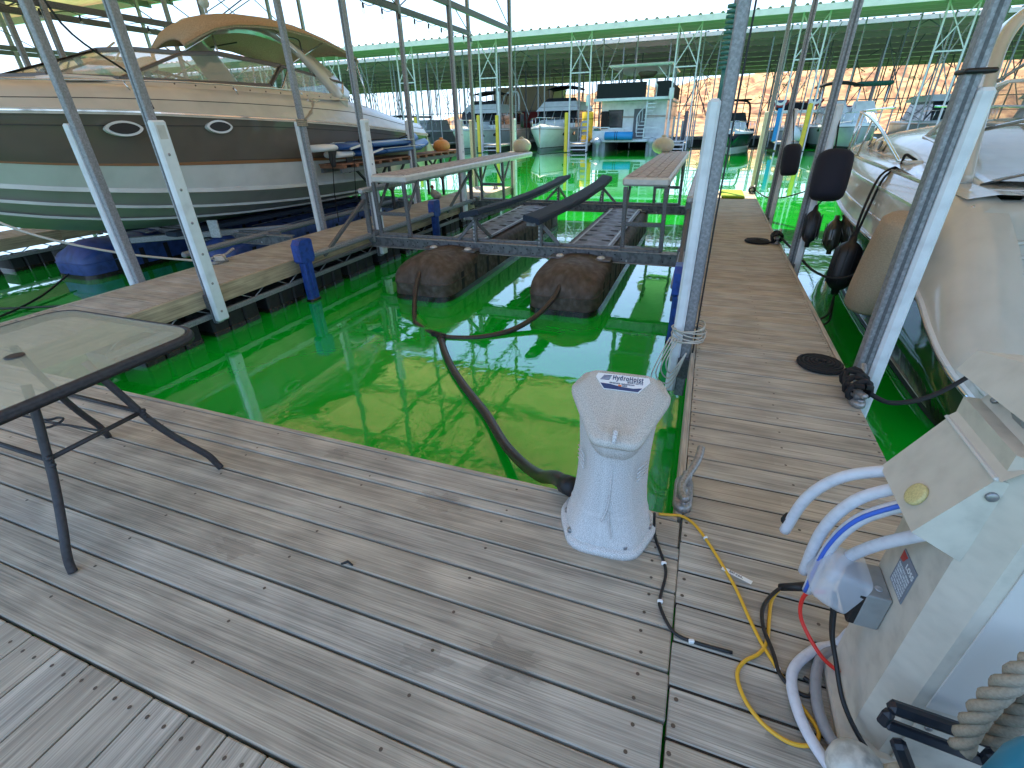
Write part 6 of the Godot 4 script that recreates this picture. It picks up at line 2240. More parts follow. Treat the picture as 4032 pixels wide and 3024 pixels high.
		s = S(); hexa(s, [xx - 1.5, xx + 1.5, -44.2, -49.4], 2.1, [xx - 1.2, xx + 1.2, -44.8, -49.4], 2.5)
		part("cabin_top", s, M.far_white, e)

func build_far_dock_things():
	var s := S()
	var i := 0
	for q in [[-22.15, 2.05, "leftmost yellow pole, behind the cream cruiser's stern"], [-16.72, 2.04, "yellow pole at the left of the two braced posts by the left flybridge cruiser"], [-15.2, 2.0, "yellow pole at the right of the left flybridge cruiser's bow"], [-9.86, 2.03, "yellow pole between the bimini cruiser and the houseboat"], [5.35, 2.1, "yellow pole leaning into view by the bunting boat on the right"], [12.9, 2.3, "yellow pole seen behind the glossy cruiser's windshield"]]:
		s = S(); bx(s, arr(Basis(), Vector3(q[0], (q[1] - 0.5) / 2, -37.6)), Vector3(0.24, q[1] + 0.5, 0.20), 0.04)
		var p := thing("yellow_pole", q[2], "bumper pole", Vector3.ZERO, 0.0, "yellow bumper poles across the water")
		part("pole", s, M.yellow_pole, p)
		s = S(); bx(s, arr(Basis(), Vector3(q[0] + 0.19, 1.5, -37.62)), Vector3(0.08, 4.0, 0.10))
		part("backing_post", s, M.white_steel, p)
		i += 1
	var o := thing("yellow_roll", "fat yellow column behind the stacked chairs beside the houseboat", "float")
	s = S(true); tube(s, [Vector3(-8.9, 0.1, -40.2), Vector3(-8.9, 2.05, -40.2)], 0.42, 14)
	part("roll", s, M.yellow_pole, o)
	s = S(true)
	var lp := []
	for j in 13: lp.append(Vector3(-8.9 + cos(TAU * j / 12) * 0.43, 1.6, -40.2 + sin(TAU * j / 12) * 0.43))
	tube(s, lp, 0.02, 5, false)
	part("band", s, M.dark_line, o)
	o = thing("stacked_chairs", "grey plastic chairs stacked on the far dock between cruiser and houseboat", "chairs")
	for k in 3:
		var y := 0.10 + k * 0.36
		s = S()
		for x in [-0.28, 0.28]:
			bar(s, Vector3(-8.85 + x, y - 0.05, -38.9), Vector3(-8.85 + x * 0.8, y + 0.62, -39.2), 0.06, 0.06)
			bar(s, Vector3(-8.85 + x, y + 0.3, -38.85), Vector3(-8.85 + x, y + 0.32, -39.2), 0.05, 0.06)
		bar(s, Vector3(-9.07, y + 0.6, -39.2), Vector3(-8.63, y + 0.6, -39.2), 0.14, 0.05)
		box(s, Vector3(-8.85, y + 0.12, -39.0), Vector3(0.5, 0.05, 0.4), 0.01)
		part("chair", s, M.chair_grey, o)
	o = thing("teal_box", "teal storage box on the far dock by the houseboat's corner", "box")
	s = S(); box(s, Vector3(-7.95, 0.45, -43.0), Vector3(0.6, 0.9, 0.6), 0.1)
	o.position.x = -0.75
	part("box", s, M.teal_box, o)
	for q in [[-16.0, "small white ladder step at the far dock end between yellow poles"], [-9.0, "small white ladder step at the far dock end beside the houseboat"], [-2.3, "white ladder step at the far dock end right of the houseboat"]]:
		o = thing("dock_ladder", q[1], "ladder")
		s = S()
		for y in [-0.35, -0.1, 0.12]: bar(s, Vector3(q[0] - 0.6, y, -37.8), Vector3(q[0] + 0.6, y, -37.8), 0.06, 0.08)
		part("step", s, M.white_steel, o)
		s = S()
		for x in [-0.6, 0.6]: bar(s, Vector3(q[0] + x, -0.5, -37.8), Vector3(q[0] + x, 0.2, -37.8), 0.06, 0.06, 0, Vector3.RIGHT)
		part("rail", s, M.white_steel, o)
	o = thing("orange_buoy", "orange float on the bow of the grey cruiser", "buoy")
	s = S(true); tube(s, [Vector3(-23.6, 0.05, -39.6), Vector3(-22.5, 0.05, -39.7)], 0.26, 10)
	part("float", s, M.buoy_orange, o)
	# lines of gear right of the houseboat
	for k in 7:
		o = thing("mooring_pole", "pale pole number-less in the row beside the houseboat", "pole", Vector3.ZERO, 0.0, "pale poles beside the houseboat")
		s = S(); bar(s, Vector3(-2.9 + k * 0.26, -0.5, -39.2 - k * 0.75), Vector3(-2.9 + k * 0.26, 1.35 + 0.25 * (k % 3), -39.2 - k * 0.75), 0.12, 0.12, 0.02, Vector3.RIGHT)
		part("pole", s, M.white_steel if k % 2 == 0 else M.far_grey, o)
		o.set_meta("label", "pale bumper pole right of the houseboat, %s of the receding row" % ["nearest", "second nearest", "third nearest", "middle one", "third farthest", "second farthest", "farthest"][k])
	o = thing("navy_pole", "tall dark blue pole right of the houseboat's poles", "pole")
	s = S(); bar(s, Vector3(-1.85, -0.5, -38.2), Vector3(-1.75, 1.9, -38.2), 0.22, 0.2, 0.03, Vector3.RIGHT)
	part("pole", s, M.navy_hull, o)
	o = thing("blue_board", "bright blue board standing behind the third right post", "board")
	s = S(); bx(s, arr(Basis(), Vector3(3.85, 0.95, -38.6)), Vector3(0.26, 1.9, 0.10), 0.05)
	part("board", s, M.sky_blue_mat, o)
	o = thing("white_sack", "white tarp bundle on the far dock by the yellow pole on the right", "bundle")
	s = S(true)
	lathe(s, [[0.5, -0.2], [0.55, 0.1], [0.4, 0.4], [0.15, 0.6], [0.01, 0.62]], 9, arr(Basis(), Vector3(4.85, 0.25, -38.7)))
	part("bundle", s, M.board_white, o)
	o = thing("fender_pair", "dark fender standing at the bimini cruiser's left bow", "fender")
	s = S(true); tube(s, [Vector3(-14.05, 1.15, -40.0), Vector3(-14.05, 2.1, -40.0)], 0.16, 8)
	part("body", s, M.matt_black, o)
# ------------------------------------------------------------------ things on the walkway
func build_table():
	var o := thing("patio_table", "square glass-topped patio table with dark metal frame at the walkway's edge", "table", Vector3(-2.44, 0, -0.89))
	# rounded square outline
	var out := []
	var hw := 0.475; var hd := 0.445; var r := 0.11
	for c in 4:
		var sx: float = [1, 1, -1, -1][c]; var sz: float = [1, -1, -1, 1][c]
		for k in 7:
			var a := (PI / 2) * k / 6.0
			var ca := cos(a); var sa := sin(a)
			var px: float; var pz: float
			if c == 0: px = sa; pz = ca
			elif c == 1: px = ca; pz = -sa
			elif c == 2: px = -sa; pz = -ca
			else: px = -ca; pz = sa
			out.append(Vector2(sx * (hw - r) + px * r, sz * (hd - r) + pz * r))
	var s := S(true)
	var rings := []
	for q in [[0.0, 0.666], [0.004, 0.662], [0.004, 0.690], [-0.002, 0.700], [-0.012, 0.702], [-0.015, 0.697], [-0.015, 0.666], [0.0, 0.666]]:
		var ring := []
		for p in out:
			var d: Vector2 = p.normalized()
			ring.append(Vector3(p.x + d.x * q[0], q[1], p.y + d.y * q[0]))
		rings.append(ring)
	loft(s, rings, true, false, false)
	part("rim", s, M.frame_dark, o)
	s = S(true)
	rings = []
	for q in [[0.006, 0.684], [0.008, 0.678], [0.006, 0.672]]:
		var ring := []
		for p in out:
			var d: Vector2 = p.normalized()
			ring.append(Vector3(p.x + d.x * q[0], q[1], p.y + d.y * q[0]))
		rings.append(ring)
	loft(s, rings, true, false, false)
	part("rim_bead", s, M.frame_dark, o)
	s = S()
	var poly := PackedVector2Array()
	for p in out: poly.append(p * 0.962)
	prism(s, poly, 0.005, arr(Basis(Vector3.RIGHT, Vector3.BACK, Vector3.DOWN), Vector3(0, 0.698, 0)))
	part("glass_top", s, M.table_glass, o)
	s = S(true)
	disc(s, Vector3(0, 0.702, 0), Vector3.UP, 0.032, 0.006, 20)
	part("umbrella_hole_cap", s, M.frame_dark, o)
	var leg_path := [Vector3(0.235, 0.665, 0.10), Vector3(0.262, 0.55, 0.13), Vector3(0.28, 0.45, 0.16), Vector3(0.30, 0.35, 0.19), Vector3(0.335, 0.24, 0.235), Vector3(0.375, 0.15, 0.28), Vector3(0.398, 0.09, 0.31), Vector3(0.405, 0.04, 0.325), Vector3(0.415, 0.004, 0.333)]
	for sx in [-1.0, 1.0]:
		for sz in [-1.0, 1.0]:
			var pts := []
			for p in leg_path: pts.append(Vector3(p.x * sx, p.y, p.z * sz * 0.99))
			s = S(true)
			tube(s, spl(pts, 4), 0.0155, 10)
			var lg := part("leg", s, M.frame_dark, o)
			s = S(true)
			for yy in [0.405, 0.375]: disc(s, Vector3(0.293 * sx + 0.016 * sx, yy, 0.178 * sz), Vector3(sx, 0, sz * 0.3), 0.010, 0.014, 8)
			part("bolt", s, M.frame_dark, lg)
	s = S(true)
	for q in [[-1, -1, 1, -1], [1, -1, 1, 1], [1, 1, -1, 1], [-1, 1, -1, -1]]:
		tube(s, [Vector3(0.292 * q[0], 0.395, 0.176 * q[1]), Vector3(0.292 * q[2], 0.395, 0.176 * q[3])], 0.010, 8)
	part("stretcher_ring", s, M.frame_dark, o)
	s = S(true)
	tube(s, spl([Vector3(-0.29, 0.395, 0.02), Vector3(-0.06, 0.392, 0.0), Vector3(-0.02, 0.392, -0.03), Vector3(0.015, 0.392, -0.03), Vector3(0.03, 0.392, 0.0), Vector3(-0.03, 0.392, 0.01), Vector3(-0.04, 0.392, 0.04), Vector3(0.0, 0.392, 0.05), Vector3(0.03, 0.392, 0.03), Vector3(0.06, 0.392, 0.0), Vector3(0.29, 0.395, -0.02)], 5), 0.005, 6)
	part("umbrella_wire", s, M.frame_dark, o)

func chaikin(pts: Array, times: int) -> Array:
	for t in times:
		var o := []
		for i in pts.size():
			var a: Vector3 = pts[i]; var b: Vector3 = pts[(i + 1) % pts.size()]
			o.append(a.lerp(b, 0.25)); o.append(a.lerp(b, 0.75))
		pts = o
	return pts

# six-cornered outline: back pair, side pair, front pair; y may tilt towards the front
func hexring(wb: float, zb: float, wm: float, zm: float, wf: float, zf: float, yb: float, yf: float, off := 0.0, times := 2) -> Array:
	var pts := [Vector3(-wb, yb, zb), Vector3(wb, yb, zb), Vector3(wm, lerpf(yb, yf, (zm - zb) / (zf - zb)), zm), Vector3(wf + off, yf, zf), Vector3(-wf + off, yf, zf), Vector3(-wm, lerpf(yb, yf, (zm - zb) / (zf - zb)), zm)]
	pts.reverse()
	return rounded(pts, 0.16 if times == 1 else 0.30)

func rounded(pts: Array, f: float) -> Array:
	var o := []
	for i in pts.size():
		var p: Vector3 = pts[i]
		var a: Vector3 = p.lerp(pts[(i + pts.size() - 1) % pts.size()], f)
		var b: Vector3 = p.lerp(pts[(i + 1) % pts.size()], f)
		for k in 5:
			var t := k / 4.0
			o.append(a.lerp(p, t).lerp(p.lerp(b, t), t))
	return o

func build_hoist_pump():
	var o := thing("hoist_pump", "speckled white plastic boat hoist pump housing bolted to the walkway edge", "pump", Vector3(-0.165, 0, -1.445), 0.05)
	var s := S(true)
	loft(s, [hexring(0.168, -0.150, 0.200, -0.03, 0.125, 0.150, 0.0, 0.0), hexring(0.168, -0.150, 0.200, -0.03, 0.125, 0.150, 0.022, 0.020), hexring(0.160, -0.142, 0.190, -0.03, 0.117, 0.140, 0.032, 0.028), hexring(0.150, -0.13, 0.170, -0.03, 0.105, 0.120, 0.036, 0.032)], true, true, false)
	var fl := part("base_flange", s, M.speckled, o)
	s = S(true)
	for q in [[-0.132, 0.085], [0.085, 0.112], [0.165, -0.02], [-0.165, -0.02]]:
		disc(s, Vector3(q[0], 0.040, q[1]), Vector3.UP, 0.011, 0.016, 10)
	part("mounting_bolt", s, M.bolt, fl)
	s = S(true)
	var rings := []
	for q in [[0.028, 1.0, 0.0], [0.06, 0.985, 0.0], [0.064, 0.955, 0.0], [0.085, 0.945, 0.0], [0.089, 0.915, 0.0], [0.115, 0.905, 0.0], [0.119, 0.88, 0.0], [0.16, 0.84, 0.0], [0.22, 0.80, 0.0], [0.30, 0.775, 0.004], [0.38, 0.775, 0.010], [0.46, 0.80, 0.018], [0.52, 0.83, 0.026], [0.555, 0.845, 0.03]]:
		var k: float = q[1]
		var t: float = q[0] / 0.55
		var fr := lerpf(0.118, 0.070, smoothstep(0.0, 0.75, t))
		var y: float = q[0]
		rings.append(hexring(0.150 * k, -0.135 * k, 0.176 * k, -0.03, fr * lerpf(k, 1.0, 0.3), 0.126 * lerpf(k, 1.0, 0.45) + q[2] * 0.4, y + 0.06 * t * t, y - 0.035 * t * t))
	loft(s, rings, true, false, false)
	var body := part("body", s, M.speckled, o)
	# moulded seams on the front
	s = S(true)
	tube(s, spl([Vector3(-0.012, 0.155, 0.125), Vector3(0.006, 0.22, 0.117), Vector3(0.010, 0.33, 0.114), Vector3(0.012, 0.455, 0.117)], 4), 0.0035, 6)
	tube(s, spl([Vector3(0.010, 0.20, 0.118), Vector3(0.020, 0.13, 0.124), Vector3(0.03, 0.085, 0.13)], 4), 0.003, 6)
	part("moulded_seam", s, M.speckled, body)
	for q in [["A", 0.13, 0.33, 0.058], ["B", -0.115, 0.35, 0.058]]:
		# raised waves on the flanks
		s = S(true)
		for k in 4:
			var sx := signf(q[1])
			tube(s, [Vector3(sx * 0.095, q[2] + k * 0.018, 0.077), Vector3(sx * 0.125, q[2] + 0.012 + k * 0.018, 0.028)], 0.0022, 5)
		part("raised_emblem", s, M.speckled, body)
	# skirt below the lid and the lid itself, both sloping to the front
	s = S(true)
	loft(s, [hexring(0.118, -0.098, 0.150, -0.02, 0.052, 0.150, 0.600, 0.475, 0.012), hexring(0.124, -0.104, 0.158, -0.025, 0.060, 0.162, 0.604, 0.480, 0.012), hexring(0.128, -0.108, 0.164, -0.03, 0.066, 0.172, 0.612, 0.520, 0.012), hexring(0.130, -0.110, 0.168, -0.032, 0.070, 0.178, 0.622, 0.535, 0.012)], true, false, false)
	part("lid_skirt", s, M.speckled, body)
	s = S(true)
	var lid := []
	for q in [[0.134, -0.114, 0.173, -0.034, 0.072, 0.182, 0.622, 0.533], [0.137, -0.117, 0.176, -0.034, 0.075, 0.185, 0.630, 0.542], [0.137, -0.117, 0.176, -0.034, 0.075, 0.185, 0.642, 0.556], [0.131, -0.112, 0.169, -0.033, 0.070, 0.178, 0.650, 0.564], [0.120, -0.103, 0.156, -0.030, 0.062, 0.166, 0.653, 0.567],
		[0.117, -0.100, 0.152, -0.029, 0.060, 0.162, 0.660, 0.570], [0.104, -0.088, 0.134, -0.024, 0.050, 0.146, 0.672, 0.577], [0.098, -0.084, 0.126, -0.022, 0.047, 0.140, 0.673, 0.577]]:
		lid.append(hexring(q[0], q[1], q[2], q[3], q[4], q[5], q[6], q[7], 0.012, 1))
	loft(s, lid, true, true, false)
	var ld := part("lid", s, M.speckled_lid, o)
	s = S(true)
	tube(s, [Vector3(0.010, 0.560, 0.190), Vector3(0.012, 0.595, 0.165)], [0.007, 0.009], 8)
	part("latch", s, M.speckled, ld)
	# printed badge
	var n := Vector3(0, 1, 0.43).normalized()
	var up := Vector3(0, 0.43, -1).normalized()
	var bx0 := Vector3(0.004, 0.6585, -0.044)
	var lb := Basis(Vector3.RIGHT, up, n)
	s = S()
	prism(s, PackedVector2Array([Vector2(-0.088, 0.030), Vector2(0.088, 0.030), Vector2(0.094, 0.012), Vector2(0.060, -0.038), Vector2(-0.060, -0.038), Vector2(-0.094, 0.012)]), 0.003, arr(lb, bx0))
	var bd := part("badge", s, M.label_white, ld)
	s = S()
	prism(s, PackedVector2Array([Vector2(-0.074, -0.014), Vector2(-0.040, -0.015), Vector2(0.0, -0.022), Vector2(0.040, -0.024), Vector2(0.070, -0.018), Vector2(0.057, -0.0365), Vector2(-0.058, -0.0365)]), 0.004, arr(lb, bx0))
	part("badge_wave", s, M.label_blue, bd)
	var m: Material = M.ink
	var top := bx0 + n * 0.0022
	words("lettering", "HydroHoist", top + Vector3(0.018, 0, 0) + up * 0.015, Vector3.RIGHT, up, 0.020, m, bd, true, 0.104)
	words("lettering", "BOAT LIFTS", top + Vector3(0.044, 0, 0) + up * 0.000, Vector3.RIGHT, up, 0.0085, m, bd, true, 0.052)
	words("lettering", "800-825-3379   hydrohoist.com", top + Vector3(0.0, 0, 0) + up * -0.0095, Vector3.RIGHT, up, 0.006, m, bd, true, 0.085)
	words("lettering", "USA", top + Vector3(0.010, 0, 0) + up * -0.0175, Vector3.RIGHT, up, 0.007, m, bd, true, 0.016)
	s = S()
	prism(s, PackedVector2Array([Vector2(-0.012, -0.014), Vector2(0.000, -0.014), Vector2(0.000, -0.021), Vector2(-0.012, -0.021)]), 0.0045, arr(lb, bx0))
	part("flag", s, M.orange, bd)
	s = S()
	for k in 4:
		prism(s, PackedVector2Array([Vector2(-0.066 - k * 0.003, 0.022 - k * 0.006), Vector2(-0.038 - k * 0.002, 0.024 - k * 0.006), Vector2(-0.040 - k * 0.002, 0.0205 - k * 0.006), Vector2(-0.068 - k * 0.003, 0.0185 - k * 0.006)]), 0.0045, arr(lb, bx0))
	part("wave_emblem", s, M.ink, bd)
	# big black hose from the housing to the tee in the water
	var hs := thing("air_hose", "thick black hose curving from the hoist pump across the green water", "hose")
	s = S(true)
	tube(s, spl([Vector3(-0.34, 0.10, -1.53), Vector3(-0.44, 0.02, -1.66), Vector3(-0.58, -0.18, -1.88), Vector3(-0.78, -0.36, -2.16), Vector3(-1.02, -0.46, -2.45), Vector3(-1.30, -0.50, -2.80), Vector3(-1.62, -0.505, -3.12), Vector3(-1.90, -0.505, -3.42), Vector3(-2.12, -0.51, -3.70), Vector3(-2.28, -0.515, -3.93), Vector3(-2.36, -0.53, -4.06), Vector3(-2.42, -0.56, -4.13)], 6), 0.034, 12)
	part("hose", s, M.hose_brown, hs)
	s = S(true)
	tube(s, [Vector3(-0.325, 0.115, -1.515), Vector3(-0.37, 0.075, -1.57)], 0.043, 12)
	part("hose_clamp", s, M.matt_black, hs)
	s = S(true)
	for q in [[Vector3(-2.40, -0.525, -4.10), Vector3(-2.32, -0.52, -4.00)], [Vector3(-2.50, -0.528, -4.15), Vector3(-2.34, -0.522, -4.10)]]: tube(s, q, 0.040, 10)
	part("pipe_tee", s, M.matt_black, hs)

func build_power_pedestal():
	var o := thing("power_pedestal", "cream metal shore power pedestal with sloping hood beside the walkway", "power pedestal")
	# column: plan outline, extruded upwards
	var plan := PackedVector2Array([Vector2(0.590, 1.155), Vector2(0.590, 0.938), Vector2(0.640, 0.892), Vector2(0.98, 0.892), Vector2(1.02, 0.93), Vector2(1.02, 1.155)])
	var B := Basis(Vector3.RIGHT, Vector3.FORWARD, Vector3.UP)
	var s := S()
	prism(s, plan, 0.92, arr(B, Vector3(0, 0.465, 0)))
	var c := part("column", s, M.ped_cream, o)
	s = S()
	bx(s, arr(Basis(), Vector3(0.815, 0.56, -0.8905)), Vector3(0.30, 0.62, 0.004), 0.001)
	part("front_panel", s, M.ped_white, c)
	s = S()
	bx(s, arr(Basis(), Vector3(0.815, 0.115, -0.8885)), Vector3(0.30, 0.19, 0.006), 0.002)
	var lp := part("lower_panel", s, M.ped_cream, c)
	s = S(true)
	for q in [[0.69, 0.185], [0.81, 0.185], [0.93, 0.185], [0.69, 0.05]]: disc(s, Vector3(q[0], q[1], -0.884), Vector3(0, 0, 1), 0.008, 0.006, 10)
	part("panel_screw", s, M.bolt, lp)
	s = S()
	bx(s, arr(Basis(), Vector3(0.80, 0.012, -1.02)), Vector3(0.50, 0.024, 0.30), 0.006)
	part("base_plate", s, M.ped_cream, o)
	# hinged hood over the sockets on the left face
	s = S()
	var r0 := Vector3(0.578, 0.872, -1.150); var r1 := Vector3(0.578, 0.872, -0.930)
	var l0 := Vector3(0.500, 0.715, -1.150); var l1 := Vector3(0.500, 0.715, -0.930)
	var f0 := Vector3(0.597, 0.665, -1.150); var f1 := Vector3(0.597, 0.665, -0.930)
	var k0 := Vector3(0.61, 0.868, -1.150); var k1 := Vector3(0.61, 0.868, -0.930)
	quad(s, r0, r1, l1, l0); quad(s, l1, r1, k1, f1); quad(s, l0, f0, k0, r0); quad(s, l0, l1, f1, f0); quad(s, r0, k0, k1, r1)
	var hd := part("socket_hood", s, M.ped_cream, o)
	s = S()
	bar(s, r0 + Vector3(0.0, 0.002, -0.004), r1 + Vector3(0, 0.002, 0.004), 0.008, 0.012, 0.003)
	part("hinge_fold", s, M.ped_white, hd)
	s = S(true)
	var hn := (r1 - r0).cross(l0 - r0).normalized()
	if hn.x > 0: hn = -hn
	disc(s, Vector3(0.519, 0.755, -1.005) + hn * 0.004, hn, 0.025, 0.008, 24)
	part("yellow_knob", s, M.yellow_dot, hd)
	s = S(true)
	disc(s, Vector3(0.585, 0.835, -0.927), Vector3(0, 0, 1), 0.010, 0.006, 12)
	disc(s, Vector3(0.62, 0.945, -1.115), Vector3(-0.6, 0.5, 0), 0.008, 0.006, 10)
	disc(s, Vector3(0.62, 0.945, -0.96), Vector3(-0.6, 0.5, 0), 0.008, 0.006, 10)
	part("hood_screw", s, M.bolt, hd)
	# flashing strip between hood and head, lens
	s = S()
	quad(s, Vector3(0.578, 0.876, -1.152), Vector3(0.578, 0.876, -0.918), Vector3(0.612, 0.915, -0.918), Vector3(0.612, 0.915, -1.152))
	quad(s, Vector3(0.612, 0.915, -1.152), Vector3(0.612, 0.915, -0.918), Vector3(0.64, 0.965, -0.918), Vector3(0.64, 0.965, -1.152))
	bx(s, arr(Basis(), Vector3(0.80, 0.93, -1.03)), Vector3(0.34, 0.10, 0.235), 0.0)
	part("flashing", s, M.ped_cream, o)
	s = S()
	bx(s, arr(Basis.from_euler(Vector3(0, 0, 0.55)), Vector3(0.629, 0.945, -1.035)), Vector3(0.012, 0.030, 0.045), 0.004)
	part("status_lens", s, M.box_grey, o)
	# head with a sloping roof
	s = S()
	var h := [Vector3(0.575, 0.968, -1.195), Vector3(0.63, 0.962, -0.86), Vector3(1.04, 0.962, -0.86), Vector3(1.04, 0.968, -1.195), Vector3(0.60, 1.012, -1.205), Vector3(0.66, 1.060, -0.99), Vector3(1.04, 1.060, -0.99), Vector3(1.04, 1.012, -1.205)]
	quad(s, h[0], h[4], h[5], h[1]); quad(s, h[1], h[5], h[6], h[2]); quad(s, h[3], h[7], h[4], h[0]); quad(s, h[4], h[7], h[6], h[5]); quad(s, h[0], h[1], h[2], h[3]); quad(s, h[2], h[6], h[7], h[3])
	part("head", s, M.ped_cream, o)
	# outlet box with its clear bubble cover
	s = S()
	bx(s, arr(Basis(), Vector3(0.562, 0.353, -1.0875)), Vector3(0.054, 0.114, 0.115), 0.003)
	var ob := part("outlet_box", s, M.box_grey, o)
	s = S(true); disc(s, Vector3(0.566, 0.4105, -1.062), Vector3.UP, 0.009, 0.002, 14)
	part("knockout", s, M.galv_light, ob)
	s = S()
	bx(s, arr(Basis(), Vector3(0.529, 0.351, -1.0875)), Vector3(0.020, 0.112, 0.112), 0.004)
	part("outlet_face", s, M.matt_black, ob)
	s = S()
	for k in 2: bx(s, arr(Basis(), Vector3(0.5185, 0.375 - k * 0.05, -1.0875)), Vector3(0.003, 0.032, 0.034), 0.001)
	part("socket", s, M.slot_dark, ob)
	s = S(true)
	var cb := Basis.from_euler(Vector3(0.0, 0.0, -0.30))
	var cov := []
	for q in [[0.0, 1.0], [-0.012, 1.0], [-0.05, 0.95], [-0.078, 0.86], [-0.088, 0.72], [-0.090, 0.3], [-0.090, 0.01]]:
		var ring := []
		for k in 20:
			var a := TAU * k / 20
			var e := 0.32
			ring.append(Vector3(0.525, 0.372, -1.095) + cb * Vector3(q[0], signf(sin(a)) * pow(absf(sin(a)), e) * 0.066 * q[1], signf(cos(a)) * pow(absf(cos(a)), e) * 0.064 * q[1]))
		cov.append(ring)
	loft(s, cov, true, false, false)
	part("clear_cover", s, M.clear_cover, ob)
	# instruction label on the column
	s = S()
	bx(s, arr(Basis(), Vector3(0.5885, 0.4865, -1.044)), Vector3(0.003, 0.104, 0.082), 0.001)
	var lab := part("instruction_label", s, M.label_grey, o)
	s = S()
	prism(s, PackedVector2Array([Vector2(-0.038, 0.048), Vector2(-0.012, 0.048), Vector2(-0.022, 0.026), Vector2(-0.038, 0.022)]), 0.0012, arr(Basis(Vector3(0, 0, 1), Vector3.UP, Vector3(-1, 0, 0)), Vector3(0.5866, 0.4865, -1.044)))
	part("red_panel", s, M.label_red, lab)
	words("lettering", "LOSS", Vector3(0.5862, 0.518, -1.026), Vector3(0, 0, 1), Vector3.UP, 0.014, M.label_white, lab, true)
	for k in 7:
		words("lettering", ["PUSH TO RESET BREAKER", "DISCONNECT CORD BEFORE", "TURN POWER OFF FIRST", "LOCK PLUG IN PLACE", "CLOSE COVER AFTER USE", "DO NOT OVERLOAD", "SEE DOCK OFFICE"][k], Vector3(0.5862, 0.500 - k * 0.0095, -1.044), Vector3(0, 0, 1), Vector3.UP, 0.006, M.label_white, lab, false, 0.066)
	# hoses that hang from the hood
	for q in [[Vector3(0.53, 0.72, -1.14), Vector3(0.44, 0.66, -1.16), Vector3(0.39, 0.55, -1.19), Vector3(0.375, 0.392, -1.22), 0], [Vector3(0.53, 0.71, -1.09), Vector3(0.46, 0.64, -1.10), Vector3(0.43, 0.50, -1.13), Vector3(0.44, 0.30, -1.17), 1], [Vector3(0.54, 0.70, -1.05), Vector3(0.475, 0.60, -1.08), Vector3(0.455, 0.45, -1.12), Vector3(0.46, 0.25, -1.15), 2], [Vector3(0.56, 0.66, -1.0), Vector3(0.52, 0.55, -1.06), Vector3(0.505, 0.42, -1.13), Vector3(0.51, 0.30, -1.17), 3]]:
		s = S(true)
		var pts := [q[0], q[1], q[2], q[3]]
		tube(s, spl(pts, 6), 0.0145, 10)
		var hh := thing("water_hose", ["white hose with a dark open end hanging from the pedestal hood", "white hose behind the clear outlet cover, second from the left", "white hose with a blue stripe by the clear outlet cover", "pale hose close to the pedestal column behind the outlet box"][q[4]], "hose", Vector3.ZERO, 0.0, "white hoses hanging from the pedestal")
		part("hose", s, M.white_hose, hh)
		if q[4] == 0:
			s = S(true); tube(s, [Vector3(0.376, 0.447, -1.218), Vector3(0.373, 0.424, -1.225)], 0.0162, 10)
			part("end_clamp", s, M.matt_black, hh)
		if q[4] == 2:
			s = S(true)
			var off := []
			for p in spl(pts, 6): off.append(p + Vector3(-0.010, 0.004, 0.010))
			tube(s, off, 0.0055, 6)
			part("blue_stripe", s, M.blue_stripe, hh)

